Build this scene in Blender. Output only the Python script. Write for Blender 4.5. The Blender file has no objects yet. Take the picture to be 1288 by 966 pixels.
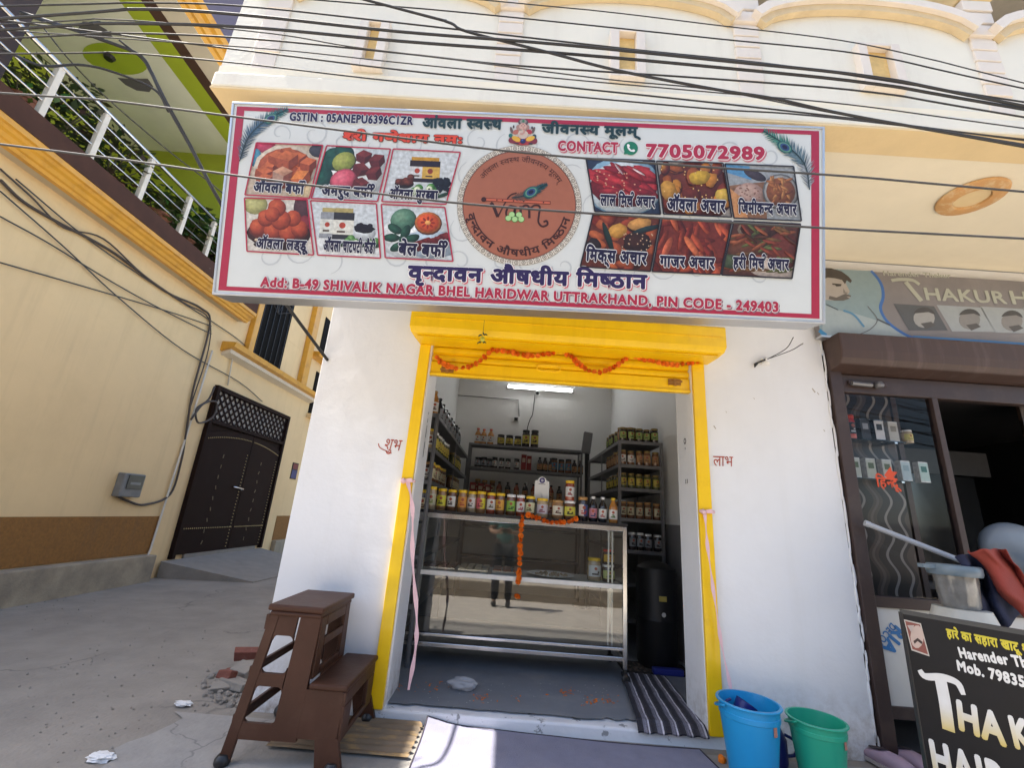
import bpy, bmesh, math, random
from mathutils import Vector, Matrix, noise as mnoise

random.seed(11)
SC = bpy.context.scene
COL = SC.collection
PI = math.pi

# ------------------------------------------------------------------ camera, light, exposure
F_PX, PITCH, ROLL, YAW = 551.99, 0.28978, 0.0745, -0.01412
CAMZ = 1.2
_cy, _sy = math.cos(YAW), math.sin(YAW)
FWD = Vector((_sy * math.cos(PITCH), _cy * math.cos(PITCH), math.sin(PITCH)))
_rt = Vector((_cy, -_sy, 0.0))
_up = _rt.cross(FWD)
RGT = _rt * math.cos(ROLL) + _up * math.sin(ROLL)
UPV = -_rt * math.sin(ROLL) + _up * math.cos(ROLL)
CAM = Vector((0, 0, CAMZ))
cd = bpy.data.cameras.new('camera')
cd.sensor_fit = 'HORIZONTAL'
cd.sensor_width = 36.0
cd.lens = 36.0 * F_PX / 1288.0
cd.clip_start = 0.02
cd.clip_end = 600
cam = bpy.data.objects.new('camera', cd)
COL.objects.link(cam)
mw = Matrix((RGT, UPV, -FWD)).transposed().to_4x4()
mw.translation = CAM
cam.matrix_world = mw
SC.camera = cam

SUN_EL = math.radians(61.5)
SUN_FRONT = math.radians(1.0)          # sun stands on the left, a little towards the street side
w = bpy.data.worlds.new('World')
SC.world = w
w.use_nodes = True
nt = w.node_tree
sky = nt.nodes.new('ShaderNodeTexSky')
sky.sky_type = 'NISHITA'
sky.sun_disc = False
sky.sun_elevation = SUN_EL
sky.sun_rotation = math.radians(-90) - SUN_FRONT
sky.dust_density = 2.0
nt.links.new(sky.outputs[0], nt.nodes['Background'].inputs[0])
nt.nodes['Background'].inputs[1].default_value = 0.13
sd = bpy.data.lights.new('sun', 'SUN')
sd.energy = 4.4
sd.angle = math.radians(0.5)
sd.color = (1.0, 0.955, 0.88)
sun = bpy.data.objects.new('sun', sd)
COL.objects.link(sun)
ldir = Vector((math.cos(SUN_EL) * math.cos(SUN_FRONT), math.cos(SUN_EL) * math.sin(SUN_FRONT), -math.sin(SUN_EL)))
sun.rotation_euler = ldir.to_track_quat('-Z', 'Y').to_euler()
sun.location = (-8, 0, 14)
SC.view_settings.view_transform = 'Standard'
SC.view_settings.look = 'None'
SC.view_settings.exposure = 1.72
SC.view_settings.gamma = 1.0
SC.view_settings.use_white_balance = True      # the camera's white balance: set for open shade
SC.view_settings.white_balance_temperature = 6700
try:
    SC.cycles.max_bounces = 8
    SC.cycles.diffuse_bounces = 5
    SC.cycles.transparent_max_bounces = 16
    SC.cycles.use_denoising = True
except Exception:
    pass

# ------------------------------------------------------------------ measured point -> place on a plane of the scene
def ray(u, v):
    return (FWD * F_PX + RGT * (u - 644) - UPV * (v - 483)) / F_PX
def at_y(u, v, Y):
    d = ray(u, v); return CAM + d * (Y / d.y)
def at_x(u, v, X):
    d = ray(u, v); return CAM + d * (X / d.x)
def at_z(u, v, Z):
    d = ray(u, v); return CAM + d * ((Z - CAMZ) / d.z)

# ------------------------------------------------------------------ colours and materials
def C(h):
    h = h.lstrip('#')
    r = [int(h[i:i + 2], 16) / 255 for i in (0, 2, 4)]
    return tuple(c / 12.92 if c <= 0.04045 else ((c + 0.055) / 1.055) ** 2.4 for c in r)

MATS = {}
def mat(name, col, rough=0.6, metal=0.0, var=0.12, scale=6.0, bump=0.0, bscale=60.0, spec=0.5,
        dirt=None, dscale=2.5, dlo=0.5, dhi=0.75, dmax=0.6, stretch=(1, 1, 1), coat=0.0, alpha=1.0, streak=None, splash=None, crack=None, dent=0.0):
    """plain surface: base colour varied by noise, optional patches of a second colour, optional fine bump"""
    if name in MATS:
        return MATS[name]
    m = bpy.data.materials.new(name)
    m.use_nodes = True
    t = m.node_tree
    b = t.nodes['Principled BSDF']
    N = t.nodes.new
    L = t.links.new
    b.inputs['Roughness'].default_value = rough
    b.inputs['Metallic'].default_value = metal
    b.inputs['Specular IOR Level'].default_value = spec
    b.inputs['Coat Weight'].default_value = coat
    b.inputs['Alpha'].default_value = alpha
    tc = N('ShaderNodeTexCoord')
    mp = N('ShaderNodeMapping')
    mp.inputs['Scale'].default_value = stretch
    L(tc.outputs['Object'], mp.inputs['Vector'])
    nz = N('ShaderNodeTexNoise')
    nz.inputs['Scale'].default_value = scale
    nz.inputs['Detail'].default_value = 6
    nz.inputs['Roughness'].default_value = 0.62
    L(mp.outputs[0], nz.inputs['Vector'])
    mr = N('ShaderNodeMapRange')
    mr.inputs['From Min'].default_value = 0.25
    mr.inputs['From Max'].default_value = 0.75
    mr.inputs['To Min'].default_value = 1 - var
    mr.inputs['To Max'].default_value = 1 + var
    L(nz.outputs['Fac'], mr.inputs['Value'])
    vm = N('ShaderNodeVectorMath'); vm.operation = 'SCALE'
    vm.inputs[0].default_value = col
    L(mr.outputs[0], vm.inputs['Scale'])
    out = vm.outputs[0]
    if dirt is not None:
        n2 = N('ShaderNodeTexNoise')
        n2.inputs['Scale'].default_value = dscale
        n2.inputs['Detail'].default_value = 9
        n2.inputs['Roughness'].default_value = 0.68
        L(mp.outputs[0], n2.inputs['Vector'])
        r2 = N('ShaderNodeMapRange')
        r2.inputs['From Min'].default_value = dlo
        r2.inputs['From Max'].default_value = dhi
        r2.inputs['To Max'].default_value = dmax
        L(n2.outputs['Fac'], r2.inputs['Value'])
        mx = N('ShaderNodeMix'); mx.data_type = 'RGBA'
        L(r2.outputs[0], mx.inputs['Factor'])
        L(out, mx.inputs[6])
        mx.inputs[7].default_value = (*dirt, 1)
        out = mx.outputs[2]
    def blend(fac, colour):
        nonlocal out
        mx_ = N('ShaderNodeMix'); mx_.data_type = 'RGBA'
        L(fac, mx_.inputs['Factor']); L(out, mx_.inputs[6]); mx_.inputs[7].default_value = (*colour, 1)
        out = mx_.outputs[2]
    def noise_mask(sc, lo, hi, top, stretch_=(1, 1, 1), detail=8):
        m_ = N('ShaderNodeMapping'); m_.inputs['Scale'].default_value = stretch_; L(tc.outputs['Object'], m_.inputs['Vector'])
        q_ = N('ShaderNodeTexNoise'); q_.inputs['Scale'].default_value = sc; q_.inputs['Detail'].default_value = detail; q_.inputs['Roughness'].default_value = 0.65
        L(m_.outputs[0], q_.inputs['Vector'])
        r_ = N('ShaderNodeMapRange'); r_.inputs['From Min'].default_value = lo; r_.inputs['From Max'].default_value = hi; r_.inputs['To Max'].default_value = top
        L(q_.outputs['Fac'], r_.inputs['Value'])
        return r_.outputs[0]
    if streak:                                        # rain runs: (colour, strength)
        blend(noise_mask(5.0, 0.52, 0.8, streak[1], (1.4, 1.4, 0.10)), streak[0])
    if splash:                                        # mud thrown up on the foot of a wall: (colour, height, strength)
        sp = N('ShaderNodeSeparateXYZ'); L(tc.outputs['Object'], sp.inputs[0])
        rz_ = N('ShaderNodeMapRange'); rz_.inputs['From Min'].default_value = splash[1]; rz_.inputs['From Max'].default_value = 0.0; rz_.inputs['To Max'].default_value = splash[2]
        L(sp.outputs['Z'], rz_.inputs['Value'])
        ml = N('ShaderNodeMath'); ml.operation = 'MULTIPLY'; L(rz_.outputs[0], ml.inputs[0]); L(noise_mask(16.0, 0.42, 0.66, 1.0), ml.inputs[1])
        blend(ml.outputs[0], splash[0])
    if crack:                                         # hairline cracks: (colour, cell scale, width)
        vo = N('ShaderNodeTexVoronoi'); vo.feature = 'DISTANCE_TO_EDGE'; vo.inputs['Scale'].default_value = crack[1]
        wn_ = N('ShaderNodeTexNoise'); wn_.inputs['Scale'].default_value = 2.2; wn_.inputs['Detail'].default_value = 6
        L(tc.outputs['Object'], wn_.inputs['Vector'])
        ad = N('ShaderNodeMixRGB'); ad.blend_type = 'ADD'; ad.inputs[0].default_value = 0.55; L(tc.outputs['Object'], ad.inputs[1]); L(wn_.outputs['Color'], ad.inputs[2])
        L(ad.outputs[0], vo.inputs['Vector'])
        lt_ = N('ShaderNodeMapRange'); lt_.inputs['From Min'].default_value = crack[2]; lt_.inputs['From Max'].default_value = 0.0; lt_.inputs['To Max'].default_value = 0.8
        L(vo.outputs['Distance'], lt_.inputs['Value'])
        ml = N('ShaderNodeMath'); ml.operation = 'MULTIPLY'; L(lt_.outputs[0], ml.inputs[0]); L(noise_mask(0.9, 0.47, 0.56, 1.0, detail=3), ml.inputs[1])
        blend(ml.outputs[0], crack[0])
    L(out, b.inputs['Base Color'])
    r3 = N('ShaderNodeMapRange')
    r3.inputs['To Min'].default_value = max(0.02, rough - 0.1)
    r3.inputs['To Max'].default_value = min(1.0, rough + 0.1)
    L(nz.outputs['Fac'], r3.inputs['Value'])
    L(r3.outputs[0], b.inputs['Roughness'])
    if bump:
        n4 = N('ShaderNodeTexNoise')
        n4.inputs['Scale'].default_value = bscale
        n4.inputs['Detail'].default_value = 5
        L(mp.outputs[0], n4.inputs['Vector'])
        bp = N('ShaderNodeBump')
        bp.inputs['Strength'].default_value = bump
        bp.inputs['Distance'].default_value = 0.01
        L(n4.outputs['Fac'], bp.inputs['Height'])
        L(bp.outputs[0], b.inputs['Normal'])
        if dent:
            n5 = N('ShaderNodeTexNoise'); n5.inputs['Scale'].default_value = 3.5; n5.inputs['Detail'].default_value = 2
            L(mp.outputs[0], n5.inputs['Vector'])
            b5 = N('ShaderNodeBump'); b5.inputs['Strength'].default_value = dent; b5.inputs['Distance'].default_value = 0.05
            L(n5.outputs['Fac'], b5.inputs['Height']); L(bp.outputs[0], b5.inputs['Normal']); L(b5.outputs[0], b.inputs['Normal'])
    MATS[name] = m
    return m

def ink(name, rough=0.5, var=0.06, scale=40.0, metal=0.0, coat=0.0, gain=1.0):
    """printed or painted surface: the colour is stored on the faces"""
    if name in MATS:
        return MATS[name]
    m = bpy.data.materials.new(name); m.use_nodes = True
    t = m.node_tree; b = t.nodes['Principled BSDF']
    b.inputs['Roughness'].default_value = rough
    b.inputs['Metallic'].default_value = metal
    b.inputs['Coat Weight'].default_value = coat
    a = t.nodes.new('ShaderNodeAttribute'); a.attribute_name = 'ink'
    tc = t.nodes.new('ShaderNodeTexCoord')
    nz = t.nodes.new('ShaderNodeTexNoise'); nz.inputs['Scale'].default_value = scale; nz.inputs['Detail'].default_value = 6
    t.links.new(tc.outputs['Object'], nz.inputs['Vector'])
    mr = t.nodes.new('ShaderNodeMapRange')
    mr.inputs['From Min'].default_value = 0.25; mr.inputs['From Max'].default_value = 0.75
    mr.inputs['To Min'].default_value = gain * (1 - var); mr.inputs['To Max'].default_value = gain * (1 + var)
    t.links.new(nz.outputs['Fac'], mr.inputs['Value'])
    vm = t.nodes.new('ShaderNodeVectorMath'); vm.operation = 'SCALE'
    t.links.new(a.outputs['Color'], vm.inputs[0]); t.links.new(mr.outputs[0], vm.inputs['Scale'])
    t.links.new(vm.outputs[0], b.inputs['Base Color'])
    MATS[name] = m
    return m

def glass(name, tint=(0.92, 0.96, 0.95), ior=1.5, gain=1.0):
    if name in MATS:
        return MATS[name]
    m = bpy.data.materials.new(name); m.use_nodes = True
    t = m.node_tree
    for n in list(t.nodes):
        if n.type == 'BSDF_PRINCIPLED':
            t.nodes.remove(n)
    o = [n for n in t.nodes if n.type == 'OUTPUT_MATERIAL'][0]
    tr = t.nodes.new('ShaderNodeBsdfTransparent'); tr.inputs[0].default_value = (*tint, 1)
    gl = t.nodes.new('ShaderNodeBsdfGlossy'); gl.inputs['Roughness'].default_value = 0.01
    tc = t.nodes.new('ShaderNodeTexCoord')
    nz = t.nodes.new('ShaderNodeTexNoise'); nz.inputs['Scale'].default_value = 3.0; nz.inputs['Detail'].default_value = 2
    bp = t.nodes.new('ShaderNodeBump'); bp.inputs['Strength'].default_value = 0.02; bp.inputs['Distance'].default_value = 0.02
    t.links.new(tc.outputs['Object'], nz.inputs['Vector'])
    t.links.new(nz.outputs['Fac'], bp.inputs['Height'])
    t.links.new(bp.outputs[0], gl.inputs['Normal'])
    fr = t.nodes.new('ShaderNodeFresnel'); fr.inputs['IOR'].default_value = ior
    mu = t.nodes.new('ShaderNodeMath'); mu.operation = 'MULTIPLY'; mu.inputs[1].default_value = gain; mu.use_clamp = True
    t.links.new(fr.outputs[0], mu.inputs[0])
    mx = t.nodes.new('ShaderNodeMixShader')
    t.links.new(mu.outputs[0], mx.inputs[0]); t.links.new(tr.outputs[0], mx.inputs[1]); t.links.new(gl.outputs[0], mx.inputs[2])
    t.links.new(mx.outputs[0], o.inputs['Surface'])
    MATS[name] = m
    return m

def glow(name, col, strength):
    m = bpy.data.materials.new(name); m.use_nodes = True
    b = m.node_tree.nodes['Principled BSDF']
    b.inputs['Base Color'].default_value = (*col, 1)
    b.inputs['Emission Color'].default_value = (*col, 1)
    b.inputs['Emission Strength'].default_value = strength
    return m

# ------------------------------------------------------------------ mesh builder
class MB:
    def __init__(s):
        s.v = []; s.f = []; s.c = []; s.col = None
    def add(s, vs, fs, col=None):
        o = len(s.v)
        s.v.extend([Vector(p) for p in vs])
        for f in fs:
            s.f.append([i + o for i in f]); s.c.append(col if col is not None else s.col)
        return s
    def box(s, x0, x1, y0, y1, z0, z1, col=None):
        vs = [(x0, y0, z0), (x1, y0, z0), (x1, y1, z0), (x0, y1, z0), (x0, y0, z1), (x1, y0, z1), (x1, y1, z1), (x0, y1, z1)]
        return s.add(vs, [(0, 3, 2, 1), (4, 5, 6, 7), (0, 1, 5, 4), (1, 2, 6, 5), (2, 3, 7, 6), (3, 0, 4, 7)], col)
    def obox(s, c, sz, R=None, col=None):
        R = R or Matrix.Identity(3)
        hx, hy, hz = sz[0] / 2, sz[1] / 2, sz[2] / 2
        vs = [Vector(c) + R @ Vector(p) for p in ((-hx, -hy, -hz), (hx, -hy, -hz), (hx, hy, -hz), (-hx, hy, -hz), (-hx, -hy, hz), (hx, -hy, hz), (hx, hy, hz), (-hx, hy, hz))]
        return s.add(vs, [(0, 3, 2, 1), (4, 5, 6, 7), (0, 1, 5, 4), (1, 2, 6, 5), (2, 3, 7, 6), (3, 0, 4, 7)], col)
    def bar(s, a, b, w_, h_, col=None, up=(0, 0, 1)):
        a = Vector(a); b = Vector(b); d = b - a; L = d.length; d.normalize()
        sd_ = d.cross(Vector(up))
        if sd_.length < 1e-4: sd_ = d.cross(Vector((0, 1, 0)))
        sd_.normalize(); u = sd_.cross(d)
        R = Matrix((d, sd_, u)).transposed()
        return s.obox((a + b) / 2, (L, w_, h_), R, col)
    def tube(s, pts, r, n=6, col=None, caps=True):
        pts = [Vector(p) for p in pts]
        k = len(pts); rs = r if isinstance(r, (list, tuple)) else [r] * k
        vs = []; fs = []; prev = None
        for i, p in enumerate(pts):
            d = (pts[min(i + 1, k - 1)] - pts[max(i - 1, 0)])
            if d.length < 1e-9: d = Vector((0, 0, 1))
            d.normalize()
            if prev is None:
                a = d.cross(Vector((0, 0, 1)))
                if a.length < 0.05: a = d.cross(Vector((0, 1, 0)))
            else:
                a = prev - d * prev.dot(d)
                if a.length < 1e-4: a = d.cross(Vector((0, 0, 1)))
            a.normalize(); prev = a; b = d.cross(a)
            for j in range(n):
                t = 2 * PI * j / n
                vs.append(p + (a * math.cos(t) + b * math.sin(t)) * rs[i])
        for i in range(k - 1):
            for j in range(n):
                j2 = (j + 1) % n
                fs.append((i * n + j, i * n + j2, (i + 1) * n + j2, (i + 1) * n + j))
        if caps:
            fs.append(tuple(range(n - 1, -1, -1))); fs.append(tuple((k - 1) * n + j for j in range(n)))
        return s.add(vs, fs, col)
    def lathe(s, prof, c=(0, 0, 0), n=20, col=None, R=None, sx=1.0, sy=1.0, arc=None):
        c = Vector(c); vs = []; fs = []
        a0, a1 = arc if arc else (0, 2 * PI)
        m = n + 1 if arc else n
        for r, z in prof:
            for j in range(m):
                t = a0 + (a1 - a0) * j / n
                p = Vector((r * math.cos(t) * sx, r * math.sin(t) * sy, z))
                vs.append(c + (R @ p if R else p))
        for i in range(len(prof) - 1):
            for j in range(n):
                j2 = j + 1 if arc else (j + 1) % n
                fs.append((i * m + j, i * m + j2, (i + 1) * m + j2, (i + 1) * m + j))
        return s.add(vs, fs, col)
    def blob(s, c, r, sub=2, amp=0.12, freq=1.5, sz=(1, 1, 1), col=None, R=None):
        bm = bmesh.new(); bmesh.ops.create_icosphere(bm, subdivisions=sub, radius=1.0)
        off = Vector((random.random() * 50, random.random() * 50, random.random() * 50))
        vs = []
        for v in bm.verts:
            p = v.co.normalized(); q = p * (1 + amp * mnoise.noise(p * freq + off))
            q = Vector((q.x * sz[0], q.y * sz[1], q.z * sz[2])) * r
            vs.append(Vector(c) + (R @ q if R else q))
        fs = [[v.index for v in f.verts] for f in bm.faces]
        bm.free()
        return s.add(vs, fs, col)
    def prism(s, poly, fn, d0, d1, col=None):
        """outline poly (2-D) carried by fn(a, b, d) from depth d0 to d1"""
        n = len(poly)
        vs = [fn(a, b, d0) for a, b in poly] + [fn(a, b, d1) for a, b in poly]
        fs = [tuple(range(n)), tuple(range(2 * n - 1, n - 1, -1))]
        for i in range(n):
            j = (i + 1) % n
            fs.append((i, i + n, j + n, j))
        return s.add(vs, fs, col)
    def flat(s, poly, z, col):
        return s.add([(a, b, z) for a, b in poly], [tuple(range(len(poly)))], col)
    def build(s, name, m, parent=None, org=None, smooth=False, bevel=0.0, weld=False, recalc=True):
        if org is None:
            org = ORG.get(parent.name, Vector()) if parent else Vector()
        me = bpy.data.meshes.new(name)
        me.from_pydata([tuple(p - org) for p in s.v], [], s.f)
        if any(c is not None for c in s.c):
            at = me.color_attributes.new('ink', 'FLOAT_COLOR', 'CORNER')
            arr = []
            for c, f in zip(s.c, s.f):
                if callable(c):                       # a printed colour blend: colour by place
                    for i in f: arr.extend([*c(s.v[i]), 1.0])
                    continue
                c = c if c is not None else (0.5, 0.5, 0.5)
                arr.extend([c[0], c[1], c[2], 1.0] * len(f))
            at.data.foreach_set('color', arr)
        if weld or recalc:
            bm = bmesh.new(); bm.from_mesh(me)
            if weld: bmesh.ops.remove_doubles(bm, verts=bm.verts, dist=1e-5)
            if recalc: bmesh.ops.recalc_face_normals(bm, faces=bm.faces)
            bm.to_mesh(me); bm.free()
        if smooth:
            for p in me.polygons: p.use_smooth = True
        me.update()
        ms = m if isinstance(m, (list, tuple)) else [m]
        for q in ms: me.materials.append(q)
        o = bpy.data.objects.new(name, me)
        COL.objects.link(o)
        if parent is not None:
            o.parent = parent
            ORG[o.name] = Vector(org)
        if smooth == 'auto':
            try:
                me.set_sharp_from_angle(angle=math.radians(40))
            except Exception:
                pass
        if bevel:
            bv = o.modifiers.new('bevel', 'BEVEL'); bv.width = bevel; bv.segments = 2; bv.limit_method = 'ANGLE'
            bv.angle_limit = math.radians(40); bv.harden_normals = False
        return o

ORG = {}
def thing(name, label, cat, loc=(0, 0, 0), group=None, rot=None, world=True):
    """an Empty at the thing's base; parts built with world coordinates are stored relative to it"""
    o = bpy.data.objects.new(name, None); o.empty_display_size = 0.1
    COL.objects.link(o)
    o.location = loc
    if rot is not None: o.rotation_euler = rot
    ORG[o.name] = Vector(loc) if world else Vector()
    o['label'] = label; o['category'] = cat
    if group: o['group'] = group
    return o
def tag(o, label, cat, group=None):
    o['label'] = label; o['category'] = cat
    if group: o['group'] = group
    return o
def solo(name, mb, m, label, cat, group=None, base=None, **k):
    """a thing that is one mesh: its origin goes to its base"""
    if base is None:
        n = len(mb.v)
        base = Vector((sum(p.x for p in mb.v) / n, sum(p.y for p in mb.v) / n, min(p.z for p in mb.v)))
    o = mb.build(name, m, None, org=Vector(base), **k)
    o.location = base
    return tag(o, label, cat, group)
def dup(root, loc, label=None, group=None, rotz=None):
    r = root.copy(); COL.objects.link(r); r.location = loc
    if rotz is not None: r.rotation_euler = (0, 0, rotz)
    if label: r['label'] = label
    if group: r['group'] = group
    for ch in root.children:
        c = ch.copy(); COL.objects.link(c); c.parent = r
        for g in ch.children:
            d = g.copy(); COL.objects.link(d); d.parent = c
    return r
def structure(o):
    o['kind'] = 'structure'; return o

def catmull(pts, n=6):
    pts = [Vector(p) for p in pts]
    if len(pts) < 3:
        return [pts[0].lerp(pts[-1], i / n) for i in range(n + 1)]
    P = [pts[0] * 2 - pts[1]] + pts + [pts[-1] * 2 - pts[-2]]
    out = []
    for i in range(1, len(P) - 2):
        for k in range(n):
            t = k / n
            a, b, c, d = P[i - 1], P[i], P[i + 1], P[i + 2]
            out.append(0.5 * ((2 * b) + (c - a) * t + (2 * a - 5 * b + 4 * c - d) * t * t + (3 * b - a - 3 * c + d) * t ** 3))
    out.append(pts[-1])
    return out

# ------------------------------------------------------------------ lettering, glyph by glyph (the font has Devanagari; halves and reph are composed here)
GL = {}
def _grab(body, bold):
    c = bpy.data.curves.new('glyph', 'FONT'); c.body = body; c.offset = bold; c.resolution_u = 3; c.fill_mode = 'FRONT'
    o = bpy.data.objects.new('glyph', c); COL.objects.link(o)
    return o
def _mesh(o, dg):
    ev = o.evaluated_get(dg)
    me = ev.to_mesh()
    vs = [(v.co.x, v.co.y) for v in me.vertices]; fs = [tuple(p.vertices) for p in me.polygons]
    ev.to_mesh_clear()
    return vs, fs
def _free(o):
    c = o.data; bpy.data.objects.remove(o); bpy.data.curves.remove(c)
def warm(chars, bolds):
    todo = [(ch, b) for ch in sorted(set(chars)) for b in bolds if (ch, b) not in GL]
    objs = [(_grab(ch, b), _grab(ch + 'H', b)) for ch, b in todo]
    hs = {b: _grab('H', b) for b in bolds}
    dg = bpy.context.evaluated_depsgraph_get()
    hx = {b: max(p[0] for p in _mesh(o, dg)[0]) for b, o in hs.items()}
    for (ch, b), (o1, o2) in zip(todo, objs):
        vs, fs = _mesh(o1, dg) if ch != ' ' else ([], [])
        v2, _ = _mesh(o2, dg)
        GL[(ch, b)] = (vs, fs, max(p[0] for p in v2) - hx[b])
    for a, b in objs: _free(a); _free(b)
    for o in hs.values(): _free(o)
def half(ch, bold):
    """the half form of a letter: its right stem is cut away"""
    k = ('half' + ch, bold)
    if k in GL: return GL[k]
    vs, fs, adv = GL[(ch, bold)]
    cut = adv - 0.155
    bm = bmesh.new()
    bv = [bm.verts.new((x, y, 0)) for x, y in vs]
    for f in fs:
        try: bm.faces.new([bv[i] for i in f])
        except ValueError: pass
    bmesh.ops.bisect_plane(bm, geom=bm.verts[:] + bm.edges[:] + bm.faces[:], plane_co=(cut, 0, 0), plane_no=(1, 0, 0), clear_outer=True)
    bm.verts.index_update()
    r = ([(v.co.x, v.co.y) for v in bm.verts], [tuple(v.index for v in f.verts) for f in bm.faces], cut - 0.015)
    bm.free()
    GL[k] = r
    return r
def reph(bold):
    t = 0.035
    pts = [(-0.02 + 0.13 * math.cos(a), 0.735 + 0.13 * math.sin(a)) for a in [PI * 0.9 - PI * 1.15 * i / 8 for i in range(9)]]
    vs = []; fs = []
    for i, (x, y) in enumerate(pts):
        a = pts[max(i - 1, 0)]; b = pts[min(i + 1, 8)]
        d = Vector((b[0] - a[0], b[1] - a[1])).normalized(); n = Vector((-d.y, d.x)) * t
        vs += [(x - n.x, y - n.y), (x + n.x, y + n.y)]
    for i in range(8): fs.append((2 * i, 2 * i + 1, 2 * i + 3, 2 * i + 2))
    return vs, fs
WID = 0.55
def layout(s, bold, track=0.0):
    """[(verts, faces, layer)], width   markup: {x} half form, ^ reph over the letter before"""
    out = []; x = 0.0; i = 0; k = 0
    while i < len(s):
        if s[i] == '{':
            vs, fs, adv = half(s[i + 1], 0.0); adv += 2 * bold * WID; i += 3
        elif s[i] == '^':
            vs, fs = reph(bold); out.append(([(p[0] + x - 0.08, p[1]) for p in vs], fs, 2)); i += 1; continue
        else:
            vs, fs, adv = GL[(s[i], 0.0)]; i += 1; adv += 2 * bold * WID if adv > 0.02 else 0
        lay = 2 if adv < 0.02 else k % 2
        out.append(([(p[0] + x, p[1]) for p in vs], fs, lay))
        x += adv + (track if adv > 0.02 else 0); k += 1
    return out, x
def ref_h(s):
    return 0.72 if ord(s.replace('{', '')[0]) < 900 else 0.66
def write(mb, s, A, B, h, z, col, bold=0.0, track=0.0, warp=None, shear=0.0, upv=None, width_bold=None):
    """text from A to B along the baseline in the local plane, letters h tall; z is the height off the plane"""
    lay, wd = layout(s, bold if width_bold is None else width_bold, track)
    A = Vector((A[0], A[1])); B = Vector((B[0], B[1]))
    d = (B - A); L = d.length; d = d / L; n = Vector((-d.y, d.x))
    if upv is not None: n = Vector((upv[0], upv[1])).normalized()
    sx = L / max(wd, 1e-6); sy = h / ref_h(s)
    stamps = [(0, 0)] + ([] if bold <= 0 else [(bold * math.cos(t * PI / 4), bold * math.sin(t * PI / 4)) for t in range(8)])
    for vs, fs, ly in lay:
        if not vs: continue
        for k, (ox, oy) in enumerate(stamps):       # the pen is as wide as the letter is bold
            q = []
            for x, y in vs:
                x += ox; y += oy
                if warp: a, b = warp(x * sx, y * sy)
                else:
                    p = A + d * (x * sx + shear * y * sy) + n * (y * sy); a, b = p.x, p.y
                q.append((a, b, z + ly * 0.00025 + k * 0.000025))
            mb.add(q, fs, col)

def stroke(mb, pts, wd, z, col, n=6, smooth_=True, taper=None):
    pts = [Vector((p[0], p[1], 0)) for p in pts]
    if smooth_ and len(pts) > 2: pts = catmull(pts, n)
    k = len(pts); vs = []; fs = []
    for i, p in enumerate(pts):
        d = pts[min(i + 1, k - 1)] - pts[max(i - 1, 0)]
        if d.length < 1e-9: d = Vector((1, 0, 0))
        d.normalize(); nn = Vector((-d.y, d.x, 0))
        ww = wd / 2
        if taper: ww *= taper(i / (k - 1))
        vs += [(p.x - nn.x * ww, p.y - nn.y * ww, z), (p.x + nn.x * ww, p.y + nn.y * ww, z)]
    for i in range(k - 1): fs.append((2 * i, 2 * i + 2, 2 * i + 3, 2 * i + 1))
    mb.add(vs, fs, col)

def clip_poly(poly, win):
    """Sutherland-Hodgman: poly cut to the convex window win"""
    ar = sum(win[i][0] * win[(i + 1) % len(win)][1] - win[(i + 1) % len(win)][0] * win[i][1] for i in range(len(win)))
    W = win if ar > 0 else win[::-1]
    out = list(poly)
    for i in range(len(W)):
        a = W[i]; b = W[(i + 1) % len(W)]
        ins = lambda p: (b[0] - a[0]) * (p[1] - a[1]) - (b[1] - a[1]) * (p[0] - a[0]) >= 0
        src = out; out = []
        for j in range(len(src)):
            p = src[j]; q = src[(j + 1) % len(src)]
            ip, iq = ins(p), ins(q)
            if ip: out.append(p)
            if ip != iq:
                d1 = (b[0] - a[0]) * (p[1] - a[1]) - (b[1] - a[1]) * (p[0] - a[0])
                d2 = (b[0] - a[0]) * (q[1] - a[1]) - (b[1] - a[1]) * (q[0] - a[0])
                t = d1 / (d1 - d2)
                out.append((p[0] + (q[0] - p[0]) * t, p[1] + (q[1] - p[1]) * t))
        if len(out) < 3: return []
    return out
def ell(cx, cy, rx, ry, n=14, rot=0.0, jag=0.0):
    o = []
    for i in range(n):
        t = 2 * PI * i / n; k = 1 + random.uniform(-jag, jag)
        x = rx * math.cos(t) * k; y = ry * math.sin(t) * k
        o.append((cx + x * math.cos(rot) - y * math.sin(rot), cy + x * math.sin(rot) + y * math.cos(rot)))
    return o
# ------------------------------------------------------------------ materials
white = mat('white_paint', (0.76, 0.76, 0.765), 0.55, dent=0.16, splash=((0.36, 0.30, 0.24), 0.38, 0.9), streak=((0.64, 0.62, 0.58), 0.22), var=0.03, scale=2.0, bump=0.12, bscale=35, dirt=(0.62, 0.60, 0.57), dscale=1.6, dlo=0.52, dhi=0.8, dmax=0.3)
roomwhite = mat('room_paint', (0.78, 0.78, 0.77), 0.6, var=0.04, scale=1.5, bump=0.08, bscale=30)
cream = mat('cream_paint', (0.74, 0.70, 0.59), 0.7, streak=((0.5, 0.44, 0.36), 0.35), var=0.04, scale=2.5, bump=0.1, bscale=40, dirt=(0.52, 0.42, 0.32), dscale=2.2, dlo=0.6, dhi=0.85, dmax=0.5)
pinkish = mat('pink_cream_paint', (0.70, 0.63, 0.55), 0.7, var=0.05, bump=0.1, dirt=(0.5, 0.42, 0.38), dscale=4, dlo=0.58, dhi=0.8)
softyellow = mat('soft_yellow_paint', (0.74, 0.57, 0.32), 0.65, var=0.07, scale=4, bump=0.1, dirt=(0.5, 0.32, 0.16), dscale=3.5, dlo=0.58, dhi=0.8, dmax=0.5)
soffitcream = mat('soffit_cream_paint', (0.82, 0.74, 0.57), 0.65, var=0.03, bump=0.06)
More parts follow.
